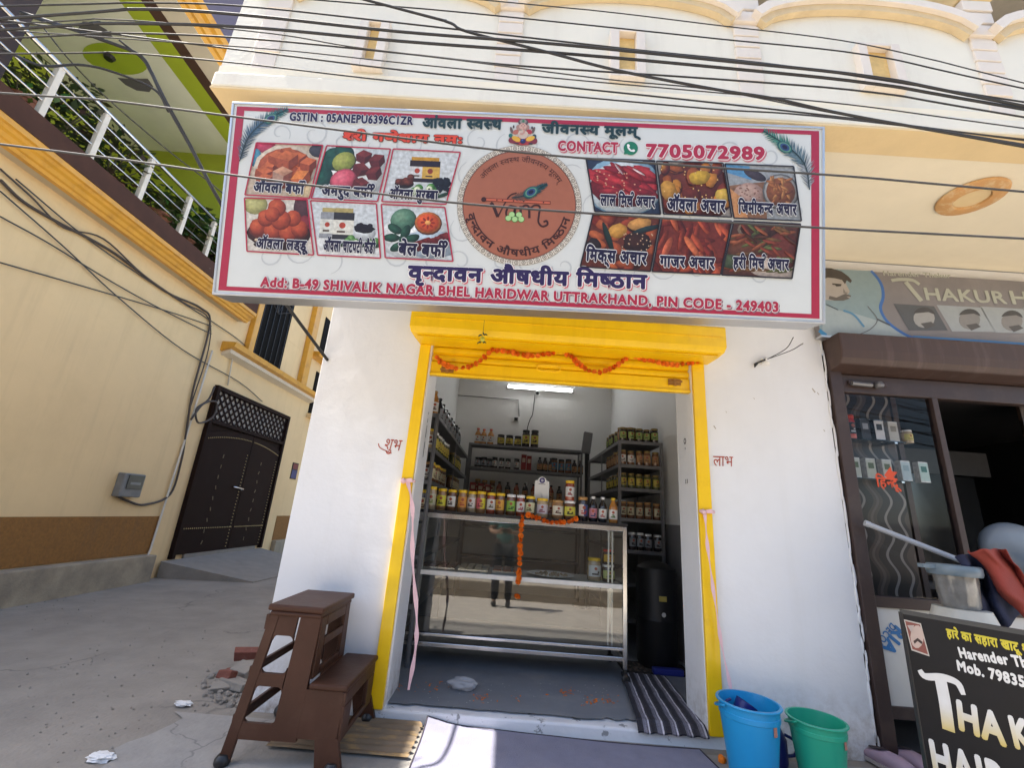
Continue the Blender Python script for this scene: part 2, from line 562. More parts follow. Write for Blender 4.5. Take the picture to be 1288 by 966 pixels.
greybeige = mat('weathered_grey_plaster', (0.42, 0.38, 0.32), 0.85, var=0.12, bump=0.2, dirt=(0.25, 0.22, 0.18), dscale=3)
yellow = mat('yellow_enamel', (0.90, 0.56, 0.004), 0.42, dent=0.25, streak=((0.55, 0.27, 0.01), 0.35), var=0.06, scale=5, bump=0.05, bscale=25, dirt=(0.62, 0.32, 0.006), dscale=6, dlo=0.6, dhi=0.8, dmax=0.5, coat=0.15)
darkgrey = mat('dark_gap', (0.03, 0.03, 0.03), 0.9)
steel = mat('brushed_steel', (0.60, 0.60, 0.60), 0.22, metal=1.0, var=0.03, scale=4)
aluminium = mat('dull_aluminium', (0.55, 0.56, 0.57), 0.4, metal=0.9, var=0.08, scale=9)
rackmetal = mat('grey_rack_metal', (0.20, 0.20, 0.21), 0.45, metal=0.5, var=0.08)
blackp = mat('black_plastic', (0.015, 0.015, 0.016), 0.4, var=0.1)
whitep = mat('white_plastic', (0.75, 0.75, 0.74), 0.4, var=0.03)
concrete = mat('lane_concrete', (0.275, 0.248, 0.21), 0.92, crack=((0.13, 0.12, 0.105), 0.5, 0.007), var=0.16, scale=3.0, bump=0.55, bscale=45, dirt=(0.14, 0.132, 0.125), dscale=1.1, dlo=0.48, dhi=0.72, dmax=0.6)
slabcon = mat('pale_concrete', (0.27, 0.245, 0.21), 0.9, var=0.14, scale=6, bump=0.4, bscale=50, dirt=(0.2, 0.19, 0.17), dscale=4)
housewall = mat('warm_beige_paint', (0.78, 0.57, 0.30), 0.75, dent=0.1, streak=((0.55, 0.39, 0.2), 0.35), var=0.05, scale=1.4, bump=0.12, bscale=55, dirt=(0.64, 0.45, 0.22), dscale=1.0, dlo=0.5, dhi=0.8, dmax=0.5)
ochre = mat('ochre_rough_cast', (0.27, 0.125, 0.03), 0.85, streak=((0.16, 0.10, 0.05), 0.5), var=0.25, scale=35, bump=0.6, bscale=90)
gold = mat('gold_ochre_enamel', (0.66, 0.33, 0.035), 0.42, var=0.1, scale=8, dirt=(0.36, 0.16, 0.03), dscale=5, dlo=0.52, dhi=0.75, coat=0.2)
maroon = mat('maroon_brown_paint', (0.105, 0.05, 0.038), 0.5, var=0.15, scale=9, dirt=(0.30, 0.24, 0.2), dscale=6, dlo=0.66, dhi=0.78)
limegreen = mat('lime_green_paint', (0.34, 0.40, 0.03), 0.6, var=0.06)
palegreen = mat('pale_green_ceiling_paint', (0.62, 0.65, 0.50), 0.7, var=0.04, scale=1.2)
purple = mat('dusky_purple_paint', (0.13, 0.11, 0.15), 0.7, var=0.08)
darkbrown = mat('dark_brown_metal', (0.017, 0.008, 0.006), 0.65, spec=0.1, var=0.2, scale=7, dirt=(0.022, 0.014, 0.012), dscale=5)
brownalu = mat('brown_shopfront_metal', (0.05, 0.030, 0.026), 0.5, metal=0.1, var=0.12, dirt=(0.085, 0.06, 0.05), dscale=7)
wirem = mat('black_cable_sheath', (0.02, 0.02, 0.022), 0.6, var=0.2)
wireg = mat('grey_cable_sheath', (0.045, 0.045, 0.047), 0.7, var=0.2)
wireb = mat('brown_cable_sheath', (0.055, 0.04, 0.032), 0.5, var=0.2)
plastpipe = mat('white_drain_pipe', (0.62, 0.56, 0.46), 0.45, var=0.05)
ropegrey = mat('grey_dado_paint', (0.20, 0.20, 0.21), 0.6, var=0.06)
leafm = ink('leaf', 0.5, var=0.25, scale=12)
printm = ink('printed_vinyl', 0.45, var=0.05, scale=25, gain=0.8)
photom = ink('printed_photo', 0.42, var=0.30, scale=55, gain=0.82)
labelm = ink('printed_paper', 0.55, var=0.05)
vinyl = mat('white_sign_vinyl', (0.53, 0.56, 0.56), 0.4, var=0.03, scale=7)
jarglass = glass('jar_glass', (0.80, 0.82, 0.80), 1.45)
caseglass = glass('display_glass', (0.82, 0.86, 0.85), 1.52, 3.2)

# ------------------------------------------------------------------ ground
structure(MB().add([(-200, -200, 0), (200, -200, 0), (200, 200, 0), (-200, 200, 0)], [(0, 1, 2, 3)]).build('ground', concrete))
g = MB()
rp = random.Random(4)
n = 26
edge = [(-1.75 + 0.06 * rp.uniform(-1, 1), 1.2 + i * 0.0684) for i in range(26)]
poly = edge + [(5.2, 2.91), (5.2, 1.2)]
g.add([(a, b, 0.007) for a, b in poly], [tuple(range(len(poly)))])
apron = g.build('pavement', mat('apron_concrete', (0.31, 0.295, 0.27), 0.9, crack=((0.15, 0.145, 0.14), 0.8, 0.006), var=0.16, scale=5, bump=0.4, bscale=40, dirt=(0.17, 0.165, 0.16), dscale=2.2))
structure(apron)
g = MB(); g.add([(-30, -3.6, 0.003), (30, -3.6, 0.003), (30, 1.3, 0.003), (-30, 1.3, 0.003)], [(0, 1, 2, 3)])
structure(g.build('road', mat('pale_bounce_road', (0.52, 0.47, 0.40), 0.95, var=0.12, scale=2.5, bump=0.3, bscale=40, dirt=(0.38, 0.34, 0.29), dscale=0.9)))  # added sheet, made extra pale to bounce sunlight onto the shop front
# lane slabs rising to the gate
g = MB()
g.add([(-4.86, 6.7, 0.22), (-4.86, 9.3, 0.22), (-3.5, 9.2, 0.012), (-3.6, 6.9, 0.012), (-4.86, 6.7, -0.02), (-4.86, 9.3, -0.02), (-3.5, 9.2, -0.02), (-3.6, 6.9, -0.02)],
      [(0, 3, 2, 1), (0, 4, 7, 3), (3, 7, 6, 2), (2, 6, 5, 1)])
structure(g.build('path', slabcon))

# ------------------------------------------------------------------ the shop building
Y0 = 3.0
BL = (-1.42, Y0, 0)
shop = thing('shop_building', 'white and cream two storey shop building with arched balcony above the yellow shutter', 'building', BL)
wl = MB()
wl.box(-1.423, -0.64, Y0, 3.3, -0.1, 3.3)
wl.box(1.235, 2.205, Y0, 3.3, -0.1, 3.3)
wl.box(-0.64, 1.235, Y0, 3.3, 2.56, 3.3)
wl.box(2.205, 6.5, Y0 + 0.02, 3.3, 2.62, 3.3)
wl.build('wall', white, shop, bevel=0.006)
MB().box(-1.423, -1.05, 3.3, 9.5, -0.1, 3.3).build('side_wall', white, shop)
# the raised sill under the shutter
ws = mat('chipped_white_sill', (0.74, 0.75, 0.77), 0.6, var=0.05, bump=0.25, bscale=40, dirt=(0.2, 0.2, 0.2), dscale=11, dlo=0.60, dhi=0.63, dmax=0.8)
sl = MB()
sl.add([(-0.9, Y0 - 0.003, -0.02), (1.45, Y0 - 0.003, -0.02), (1.45, 3.32, -0.02), (-0.9, 3.32, -0.02), (-0.9, Y0 - 0.003, 0.066), (1.45, Y0 - 0.003, 0.066), (1.45, 3.32, 0.075), (-0.9, 3.32, 0.075)],
       [(0, 3, 2, 1), (4, 5, 6, 7), (0, 1, 5, 4), (1, 2, 6, 5), (2, 3, 7, 6), (3, 0, 4, 7)])
sl.build('sill', ws, shop, bevel=0.012)
# grey painted floor with a ragged front edge
fl = MB(); pts = []
rp = random.Random(3)
x = -0.64
while x < 1.235:
    base = 3.05 if x < 0.75 else 3.05 + (x - 0.75) * 0.12
    pts.append((x, base + rp.uniform(-0.012, 0.014) + (0.03 * rp.random() if x > 0.65 else 0)))
    x += rp.uniform(0.015, 0.05)
pts.append((1.235, 3.12))
poly = pts + [(1.235, 3.3), (1.6, 3.3), (1.6, 7.2), (-1.05, 7.2), (-1.05, 3.3), (-0.64, 3.3)]
fl.add([(a, b, 0.081) for a, b in poly], [tuple(range(len(poly)))])
fl.build('room_floor', mat('grey_floor_paint', (0.20, 0.215, 0.24), 0.55, var=0.14, scale=5, dirt=(0.30, 0.29, 0.28), dscale=5, dlo=0.52, dhi=0.75), shop)
rw = MB()
rw.box(-1.05, -1.0, 3.3, 7.2, 0.05, 3.5)
rw.box(1.6, 1.7, 3.3, 7.3, 0.05, 3.5)
rw.box(-1.05, 1.7, 7.2, 7.3, 0.05, 3.5)
rw.box(-1.05, 1.7, 3.3, 7.3, 3.5, 3.56)
rw.box(1.235, 1.6, 3.3, 3.305, 0.05, 3.5)
rw.box(-1.0, -0.64, 3.3, 3.305, 0.05, 3.5)
rw.build('room_wall', roomwhite, shop)
dd = MB(); dd.box(1.594, 1.6, 3.32, 7.19, 0.08, 1.22)
dd.build('dado', ropegrey, shop)
# white cupboard edge on the inner right wall
MB().box(1.49, 1.592, 3.62, 3.95, 1.24, 2.02).build('wall_box', whitep, shop, bevel=0.004)

# balcony
XL, XR, YB = -1.765, 6.6, 1.83
MB().box(XL, XR, YB, Y0 + 0.02, 3.305, 3.46).build('balcony_slab', soffitcream, shop)
bd = MB()
bd.box(XL - 0.004, XR, YB - 0.012, YB + 0.155, 3.288, 3.3)
bd.box(XL - 0.004, XL + 0.13, YB + 0.155, Y0 - 0.004, 3.288, 3.3)
bd.build('soffit_border', softyellow, shop)
MB().box(XL - 0.004, XR, YB - 0.016, YB + 0.1, 3.302, 3.40).build('ledge', cream, shop, bevel=0.01)
# parapet panels with arched tops between piers
YP = YB - 0.012
piers = [at_y(u, 40, YP).x for u in (340, 632, 940)]
step = (piers[2] - piers[0]) / 2
piers = [piers[0] + step * k for k in range(6)]
spring, rise = 4.02, 0.20
PW = 0.065
spans = [(XL, piers[0] - PW)] + [(piers[k] + PW, piers[k + 1] - PW) for k in range(5)]
for (a, b) in spans:
    pan = MB(); trim = MB(); under = MB()
    N = 18
    c = (a + b) / 2
    hw = (b - a) / 2
    if a == XL: c = a - 0.12; hw = b - c
    arc = []
    for i in range(N + 1):
        x = a + (b - a) * i / N
        t = (x - c) / hw
        arc.append((x, spring + rise * math.sqrt(max(0, 1 - min(1, t * t) * 0.97)) - 0.03))
    poly = [(a, 3.40), (b, 3.40)] + arc[::-1]
    pan.prism(poly, lambda p, q, d: (p, d, q), YP + 0.02, YP + 0.10)
    # coping over the arch: pale, with a yellow underside
    for mb_, r0, r1, y0, y1 in ((trim, -0.005, 0.05, YP - 0.045, YP + 0.11), (under, -0.05, -0.006, YP - 0.02, YP + 0.018)):
        vs = []; fs = []
        for i, (x, z) in enumerate(arc):
            p = arc[max(i - 1, 0)]; q = arc[min(i + 1, N)]
            d = Vector((q[0] - p[0], q[1] - p[1])).normalized(); nn = Vector((-d.y, d.x))
            for r_ in (r0, r1):
                for yy in (y0, y1):
                    vs.append((x + nn.x * r_, yy, z + nn.y * r_))
        for i in range(N):
            k = 4 * i
            fs += [(k, k + 1, k + 5, k + 4), (k + 2, k + 6, k + 7, k + 3), (k, k + 4, k + 6, k + 2), (k + 1, k + 3, k + 7, k + 5)]
        fs += [(0, 2, 3, 1), (4 * N, 4 * N + 1, 4 * N + 3, 4 * N + 2)]
        mb_.add(vs, fs)
    po = pan.build('parapet_panel', cream, shop)
    trim.build('arch_coping', pinkish, po)
    under.build('arch_band', mat('tan_arch_band', (0.62, 0.49, 0.30), 0.7, var=0.1, dirt=(0.4, 0.3, 0.2), dscale=5), po)  # tan strip along the lower edge of the coping
for px in piers:
    pier = MB(); capm = MB()
    z = 3.58
    k = 0
    while z < 3.98:
        pier.box(px - PW - 0.006, px + PW + 0.006, YP + 0.006, YP + 0.10, z, z + 0.075)
        z += 0.085
    pier.box(px - PW, px + PW, YP + 0.014, YP + 0.098, 3.40, 4.5)
    for z0, e in ((4.02, 0.008), (4.11, 0.014), (4.2, 0.02)):
        pier.box(px - PW - e, px + PW + e, YP + 0.004 - e, YP + 0.102 + e, z0, z0 + 0.08)
    vs = []
    for z0, e in ((4.285, 0.03), (4.42, 0.10), (4.46, 0.10)):
        vs += [(px - PW - e, YP + 0.01 - e, z0), (px + PW + e, YP + 0.01 - e, z0), (px + PW + e, YP + 0.1 + e, z0), (px - PW - e, YP + 0.1 + e, z0)]
    fs = [(3, 2, 1, 0), (8, 9, 10, 11)]
    for r_ in (0, 4):
        for j in range(4): fs.append((r_ + j, r_ + (j + 1) % 4, r_ + 4 + (j + 1) % 4, r_ + 4 + j))
    capm.add(vs, fs)
    po = pier.build('parapet_pier', pinkish, shop, bevel=0.004)
    capm.build('pier_capital', softyellow, po, bevel=0.004)
# weep slots with their pale surrounds
for u0, u1, v0, v1, kind in ((457, 482, 37, 82, 1), (777, 798, 49, 95, 0), (1092, 1113, 67, 108, 0)):
    a = at_y(u0, v1, YP + 0.02); b = at_y(u1, v0, YP + 0.02)
    w_ = 0.012
    s_ = MB()
    x0, x1, z0, z1 = a.x - 0.05, b.x + 0.05, a.z - 0.05, b.z + 0.02
    s_.box(x0, a.x, YP - 0.022, YP + 0.021, z0, z1); s_.box(b.x, x1, YP - 0.022, YP + 0.021, z0, z1)
    s_.box(a.x, b.x, YP - 0.022, YP + 0.021, z0, a.z); s_.box(a.x, b.x, YP - 0.022, YP + 0.021, b.z, z1)
    sr = s_.build('slot_surround', pinkish, shop, bevel=0.003)
    s_ = MB(); s_.add([(a.x, YP + 0.0185, a.z), (b.x, YP + 0.0185, a.z), (b.x, YP + 0.0185, b.z), (a.x, YP + 0.0185, b.z)], [(0, 1, 2, 3)])
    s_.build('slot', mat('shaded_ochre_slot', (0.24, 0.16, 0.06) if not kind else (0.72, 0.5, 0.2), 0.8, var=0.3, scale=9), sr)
# upper storey behind the balcony and the slab above it
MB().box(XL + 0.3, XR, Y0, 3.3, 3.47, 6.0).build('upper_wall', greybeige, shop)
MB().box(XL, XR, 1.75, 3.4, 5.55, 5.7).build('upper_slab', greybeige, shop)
# ceiling rose in the soffit
cr = MB(); c0 = Vector((2.735, 2.265, 3.3))
cr.lathe([(0.085, -0.004), (0.09, -0.022), (0.12, -0.026), (0.165, -0.012), (0.17, 0.0)], c0, 28)
r0 = cr.build('ceiling_rose', mat('tan_ceiling_rose', (0.60, 0.33, 0.13), 0.6, dirt=(0.7, 0.55, 0.33), dscale=18, dlo=0.5, dhi=0.6), shop, smooth='auto')
cr = MB(); cr.lathe([(0.0, -0.010), (0.084, -0.010)], c0, 24)
cr.build('rose_centre', softyellow, r0)

# handwritten words on the two pillars, and the printed marks on the reveals
wr = MB()
ALL = ('GSTIN : 05ANEPU6396C1ZR CONTACT 7705072989 Add: B-49 SHIVALIK NAGAR BHEL HARIDWAR UTTRAKHAND, PIN CODE - 249403 THAKUR HAIR Harender Thakur Mob. 79835 RIA DECOR Vam'
       'आंवलास्वस्थजीवनस्यमूलम्श्रीगणेशायनमःवृन्दावनऔषधीयमिष्ठानऑबर्फीअमरुदमुरब्बालड्डूचाटपटीकैडीबेलालमिर्चअचारजिमीकन्दक्सगाजरहरीकासहाराखाटूशुभलाभहिन्दूि')
BN, BB, BX = 0.0, 0.026, 0.05
warm(ALL, (0.0,))
def on_wall(mb, s, u0, v0, u1, v1, hpx, Y, col, bold=0.0, shear=0.0):
    A = at_y(u0, v0, Y); B = at_y(u1, v1, Y)
    h = (at_y(u0, v0 - hpx, Y) - A).z
    t = MB(); write(t, s, (A.x, A.z), (B.x, B.z), h, 0, col, bold, shear=shear)
    mb.add([(p.x, Y - p.z, p.y) for p in t.v], t.f, col)
red = C('#a5432f')
on_wall(wr, 'शुभ', 482, 565, 503, 567, 14, Y0 - 0.003, red, BN, 0.1)
on_wall(wr, 'लाभ', 897, 586, 922, 587, 13, Y0 - 0.003, red, BN, 0.1)
A = at_y(476, 558, Y0); B = at_y(484, 566, Y0)
t = MB(); stroke(t, [(A.x, A.z), (A.x + 0.02, A.z - 0.03), (B.x + 0.05, B.z - 0.02)], 0.006, 0, red)
wr.add([(p.x, Y0 - 0.003, p.y) for p in t.v], t.f, red)
wr.build('wall_writing', ink('brush_paint', 0.7, 0.2), shop)
# a junction box stub with two loose wires under the sign on the right pillar
jb = MB(); c0 = at_y(962, 455, Y0)
jb.lathe([(0.0, -0.05), (0.02, -0.05), (0.024, 0.0)], (c0.x, Y0, c0.z), 12, R=Matrix.Rotation(-PI / 2, 3, 'X'))
jb.box(c0.x - 0.03, c0.x + 0.03, Y0 - 0.025, Y0, c0.z - 0.025, c0.z + 0.02)
jb.build('conduit_stub', whitep, shop, bevel=0.003)
jb = MB()
q = at_y(1010, 432, 2.75)
jb.tube(catmull([c0 + Vector((0.01, -0.05, 0.01)), c0 + Vector((0.12, -0.12, 0.05)), Vector((q.x, q.y, q.z))], 6), 0.003, 5)
jb.tube(catmull([c0 + Vector((-0.01, -0.05, 0.0)), c0 + Vector((0.10, -0.1, 0.07)), Vector((q.x - 0.06, q.y, q.z + 0.04))], 6), 0.003, 5)
q = at_y(949, 458, Y0 - 0.02)
jb.tube([c0 + Vector((-0.02, -0.04, 0)), q, q + Vector((0.0, 0, -0.02)), q + Vector((0.02, 0, 0.005))], 0.007, 6)
jb.build('loose_wire', wirem, shop)
# nail holes and chips in the paint
ch = MB(); rr = random.Random(8)
for u, v, L_ in ((898, 535, 6), (1022, 488, 8), (1028, 493, 5), (948, 500, 3), (913, 517, 3), (1036, 540, 4)):
    p = at_y(u, v, Y0 - 0.0022); s_ = L_ / 420
    ch.add([p, p + Vector((s_, 0, -s_ * 1.5)), p + Vector((s_ * 0.6, 0, -s_ * 1.9)), p + Vector((-s_ * 0.3, 0, -s_ * 0.4))], [(0, 1, 2, 3)])
ch.build('paint_chip', greybeige, shop)
# plaster ridge where white pillar meets the brown shopfront
pr_ = MB(); z = 0.05
while z < 2.6:
    h = rr.uniform(0.04, 0.16); pr_.blob((2.207 + rr.uniform(-0.004, 0.01), Y0 - 0.002, z + h / 2), 1, 2, 0.35, 2, (rr.uniform(0.005, 0.010), 0.008, h * 0.7)); z += h
pr_.build('plaster_ridge', white, shop, smooth=True)
# printed payment marks on the two reveals
rv = MB()
k_ = C('#2a2a2e')
yy = 3.13
def rect_reveal(X, y0, y1, z0, z1, col):
    rv.add([(X, y0, z0), (X, y1, z0), (X, y1, z1), (X, y0, z1)], [(0, 1, 2, 3)], col)
for i in range(14):
    a = 2 * PI * i / 14; b = 2 * PI * (i + 1) / 14
    rv.add([(1.2328, 3.15 + 0.022 * math.cos(a), 1.80 + 0.022 * math.sin(a)), (1.2328, 3.15 + 0.022 * math.cos(b), 1.80 + 0.022 * math.sin(b)),
            (1.2328, 3.15 + 0.012 * math.cos(b), 1.80 + 0.012 * math.sin(b)), (1.2328, 3.15 + 0.012 * math.cos(a), 1.80 + 0.012 * math.sin(a))], [(0, 1, 2, 3)], k_)
rect_reveal(1.2328, 3.145, 3.155, 1.74, 1.755, k_)
rect_reveal(1.2328, 3.13, 3.14, 1.50, 1.53, k_); rect_reveal(1.2328, 3.16, 3.17, 1.50, 1.53, k_)
for z0, z1 in ((1.86, 1.88), (1.80, 1.83), (1.69, 1.78), (1.55, 1.66)):
    rect_reveal(-0.6378, 3.14, 3.155, z0, z1, k_)
rv.build('reveal_marks', printm, shop)
# ------------------------------------------------------------------ the big tilted shop sign
SO = Vector((-0.0452, 1.8682, 2.6729))
SA = Vector((0.99978, -0.0040, 0.0205)).normalized()
SB = Vector((-0.0208, -0.2131, 0.9768)); SB = (SB - SA * SA.dot(SB)).normalized()
SN = SA.cross(SB)
HW, HH = 3.0351 / 2, 1.0158 / 2
def sg(u, v):
    """place on the sign of a point measured on it"""
    d = ray(u, v); t = ((SO - CAM).dot(SN)) / d.dot(SN); p = CAM + d * t - SO
    return (p.dot(SA), p.dot(SB))
def zp(ox, oy, s):                      # measurements taken from enlarged crops
    return lambda x, y: sg(ox + x / s, oy + y / s)
c1 = zp(260, 110, 3.22); c2 = zp(640, 110, 3.067); cE = zp(560, 180, 6.232); cG = zp(610, 140, 12.88)
cP1 = zp(295, 170, 5.68); cP2 = zp(390, 180, 6.04); cP4 = zp(730, 190, 6.0375); cP5 = zp(860, 150, 4.6)

R3 = Matrix((SA, SB, SN)).transposed()
sign = thing('shop_sign', 'large white tilted shop sign with red border and food photos over the yellow shutter', 'sign', SO, rot=R3.to_euler(), world=False)
TH = 0.15
b = MB(); b.box(-HW + 0.012, HW - 0.012, -HH + 0.012, HH - 0.012, -TH, 0.0)
b.build('panel', [vinyl], sign)
b = MB()
for x0, x1, y0, y1 in ((-HW, HW, -HH, -HH + 0.012), (-HW, HW, HH - 0.012, HH), (-HW, -HW + 0.012, -HH + 0.012, HH - 0.012), (HW - 0.012, HW, -HH + 0.012, HH - 0.012)):
    b.box(x0, x1, y0, y1, -TH, 0.006)
b.build('frame', aluminium, sign, bevel=0.002)
b = MB()                                # back brackets to the balcony
for x in (-1.2, 0.0, 1.2):
    b.bar((x, 0.35, -TH), (x, 0.47, -TH - 0.12), 0.03, 0.03)
    b.bar((x, -0.40, -TH), (x, 0.15, -TH - 0.55), 0.025, 0.025)
b.build('bracket', aluminium, sign)
# red border lines
CR = C('#ab2444')
b = MB()
i0, i1 = 0.030, 0.044
def frame_quad(mb, x0, x1, y0, y1, t0, z, col, tl=None):
    tl = tl or t0
    mb.flat([(x0, y0), (x1, y0), (x1, y0 + t0), (x0, y0 + t0)], z, col)
    mb.flat([(x0, y1 - t0), (x1, y1 - t0), (x1, y1), (x0, y1)], z, col)
    mb.flat([(x0, y0 + t0), (x0 + tl, y0 + t0), (x0 + tl, y1 - t0), (x0, y1 - t0)], z, col)
    mb.flat([(x1 - tl, y0 + t0), (x1, y0 + t0), (x1, y1 - t0), (x1 - tl, y1 - t0)], z, col)
frame_quad(b, -HW + 0.026, HW - 0.026, -HH + 0.024, HH - 0.022, 0.022, 0.0012, CR, 0.040)
b.build('border', printm, sign)
# pale embossed scrolls
b = MB(); rr = random.Random(21)
GY = (0.40, 0.43, 0.45)
def scroll(cx, cy, r, a0, turn, n=16):
    return [(cx + r * (1 - 0.75 * i / n) * math.cos(a0 + turn * i / n), cy + r * (1 - 0.75 * i / n) * math.sin(a0 + turn * i / n)) for i in range(n + 1)]
gx = -1.42; row = 0
while gx < 1.45:
    for gy in (-0.42, -0.27, -0.12, 0.03, 0.18, 0.33, 0.44):
        cx = gx + rr.uniform(-0.03, 0.03); cy = gy + rr.uniform(-0.03, 0.03); r = rr.uniform(0.05, 0.085)
        if abs(cy) + r > 0.45 or abs(cx) + r > 1.44: continue
        stroke(b, scroll(cx, cy, r, rr.uniform(0, 6.28), rr.choice((-1, 1)) * rr.uniform(4.5, 7.5)), 0.007, 0.0008, GY, 1, False, lambda t: 0.4 + 0.9 * math.sin(PI * min(1, t * 1.1)))
    gx += 0.165
b.build('scroll_pattern', ink('embossed_scrolls', 0.4), sign)

# words
HB = 0.095
NAVY = C('#1b1747'); DG = C('#11353a'); OR = C('#d8442a'); WH = (0.85, 0.86, 0.87); PURP = C('#2a1c52')
def line(name, txt, A, B, hpt, col, bold=BB, halo=None, hcol=None, z=0.003, parent=None, m=None, track=0.0, off=None, hbold=None):
    """hpt: point on the top of the letters over A"""
    h = math.dist(A, hpt)
    mb = MB()
    if halo:
        write(mb, txt, A, B, h, z, hcol, halo, track, width_bold=bold)
        if off:
            A2 = (A[0] + off[0], A[1] + off[1]); B2 = (B[0] + off[0], B[1] + off[1])
            write(mb, txt, A2, B2, h, z - 0.001, off[2], halo, track, width_bold=bold)
    write(mb, txt, A, B, h, z + 0.0012, col, bold, track)
    return mb.build(name, m or printm, parent or sign)
line('lettering', 'GSTIN : 05ANEPU6396C1ZR', c1(336, 134), c1(836, 152), c1(337, 101), NAVY, BX, HB, WH)
line('lettering', 'आंवला {स}व{स}थ', c1(874, 163), c1(1196, 170), c1(875, 124), DG, BX)
line('lettering', '{श}री गणेशाय नमः', c1(553, 212), c1(1040, 229), c1(555, 180), OR, BX, HB, C('#4a1410'))
line('lettering', 'जीवन{स}य मूलम्', c2(128, 176), c2(497, 188), c2(129, 142), DG, BX)
line('lettering', 'CONTACT', c2(188, 243), c2(422, 251), c2(189, 205), CR, BX, HB, WH, off=(0.006, -0.006, C('#c46a7a')))
line('lettering', '7705072989', c2(527, 267), c2(990, 279), c2(528, 218), CR, BX, HB, WH, off=(0.006, -0.006, C('#c46a7a')))
line('lettering', 'वृ{न}दावन औषधीय िम{ष}ठान', c1(818, 777), c2(533, 777), c1(820, 722), PURP, BX, HB, (0.9, 0.9, 0.9), off=(0.005, -0.005, C('#d2566a')), z=0.004)
line('lettering', 'Add: B-49 SHIVALIK NAGAR BHEL HARIDWAR UTTRAKHAND, PIN CODE - 249403', c1(220, 806), c2(1042, 866), c1(222, 767), CR, BX, HB, WH, off=(0.005, -0.006, C('#8a6a78')), z=0.004)
# telephone mark
b = MB(); c = c2(470, 235); r = 0.036
b.flat(ell(c[0], c[1], r, r, 24), 0.003, C('#14785a'))
b.flat([(c[0] - r * 0.95, c[1] - r * 0.95), (c[0] - r * 0.2, c[1] - r * 0.8), (c[0] - r * 0.8, c[1] - r * 0.1)], 0.0028, C('#14785a'))
stroke(b, [(c[0] - 0.014, c[1] + 0.016), (c[0] - 0.013, c[1] + 0.002), (c[0] + 0.001, c[1] - 0.013), (c[0] + 0.016, c[1] - 0.013)], 0.009, 0.0042, WH)
b.flat(ell(c[0] - 0.013, c[1] + 0.013, 0.007, 0.0085, 10, 0.6), 0.0046, WH); b.flat(ell(c[0] + 0.013, c[1] - 0.013, 0.0085, 0.007, 10, 0.3), 0.0046, WH)
b.build('telephone_mark', printm, sign)

# peacock feathers in the two top corners
def feather(pts, wd, eye, er, cols, z=0.003):
    b = MB(); P = catmull([(p[0], p[1], 0) for p in pts], 10); k = len(P); rr = random.Random(5)
    for i in range(1, k - 1):
        d = (P[i + 1] - P[i - 1]).normalized(); nn = Vector((-d.y, d.x, 0)); t = i / (k - 1)
        ww = wd * (math.sin(PI * min(1, 0.12 + t * 0.86)) ** 0.6)
        for sgn in (-1, 1):
            for q in range(2):
                tip = P[i] + nn * sgn * ww * rr.uniform(0.75, 1.05) + d * ww * rr.uniform(0.7, 1.1)
                base = P[i] + d * (q * 0.004)
                cc = cols[0] if t > 0.6 else cols[1] if t > 0.3 else cols[2]
                f_ = rr.uniform(0.7, 1.3); cc = tuple(x * f_ for x in cc)
                b.add([base - d * 0.005 + Vector((0, 0, z)), base + d * 0.006 + Vector((0, 0, z)), tip + Vector((0, 0, z + 0.0002 * (i % 5)))], [(0, 1, 2)], cc)
    stroke(b, [(p.x, p.y) for p in P], 0.006, z + 0.0015, C('#20343a'), 1, False)
    ex, ey = eye; ro = math.atan2(pts[-1][1] - pts[-2][1], pts[-1][0] - pts[-2][0])
    for j, (sc, cc) in enumerate(((1.0, C('#1f5a5c')), (0.8, C('#5f8f7a')), (0.62, C('#2b4a7a')), (0.36, C('#14143a')))):
        b.flat(ell(ex, ey, er * sc * 1.15, er * sc * 0.8, 18, ro), z + 0.002 + j * 0.0004, cc)
    return b
feather([c1(135, 300), c1(170, 205), c1(240, 135), c1(330, 88)], 0.05, c1(262, 128), 0.032, (C('#2a6a6e'), C('#40607a'), C('#5a6a78'))).build('feather', printm, sign)
feather([c2(1158, 395), c2(1140, 300), c2(1075, 230), c2(980, 168)], 0.055, c2(1062, 232), 0.036, (C('#3f7f72'), C('#5c7480'), C('#8a929a'))).build('feather', printm, sign)

# seated elephant-headed figure over the emblem
b = MB()
def fe(x, y, rx, ry, col, rot=0.0, z=0.003, n=16):
    c = cG(x, y); s = 3.0351 / 744 / 12.88 * 1.0
    b.flat(ell(c[0], c[1], rx * s, ry * s, n, rot), z, C(col))
fe(610, 480, 225, 75, '#a83a3e'); fe(440, 470, 60, 55, '#7d2b3a', 0.3, 0.0034); fe(790, 480, 60, 55, '#7d2b3a', -0.3, 0.0034)
fe(415, 395, 32, 36, '#1f6a66', 0, 0.0036); fe(800, 410, 34, 38, '#2b4a56', 0, 0.0036)
fe(505, 450, 75, 42, '#d8a83a', -0.4, 0.004); fe(735, 445, 75, 40, '#e0b040', 0.4, 0.004)
fe(615, 380, 85, 75, '#c9b8ac', 0, 0.0044); fe(500, 340, 50, 40, '#b06a5e', 0.5, 0.0042); fe(715, 335, 50, 40, '#a8323e', -0.5, 0.0042)
fe(430, 310, 22, 60, '#6b5a56', 0.3, 0.004); fe(785, 310, 22, 60, '#6b5a56', -0.3, 0.004)
fe(465, 255, 14, 28, '#4b3c42', 0, 0.0046); fe(762, 270, 16, 24, '#4b3c42', 0, 0.0046)
fe(545, 265, 40, 45, '#a8847c', 0.2, 0.0046); fe(680, 265, 40, 45, '#a8847c', -0.2, 0.0046)
fe(620, 185, 82, 60, '#5a4a52', 0, 0.0048); fe(620, 170, 56, 40, '#8f8a84', 0, 0.005); fe(622, 165, 20, 24, '#3f7a5e', 0, 0.0053)
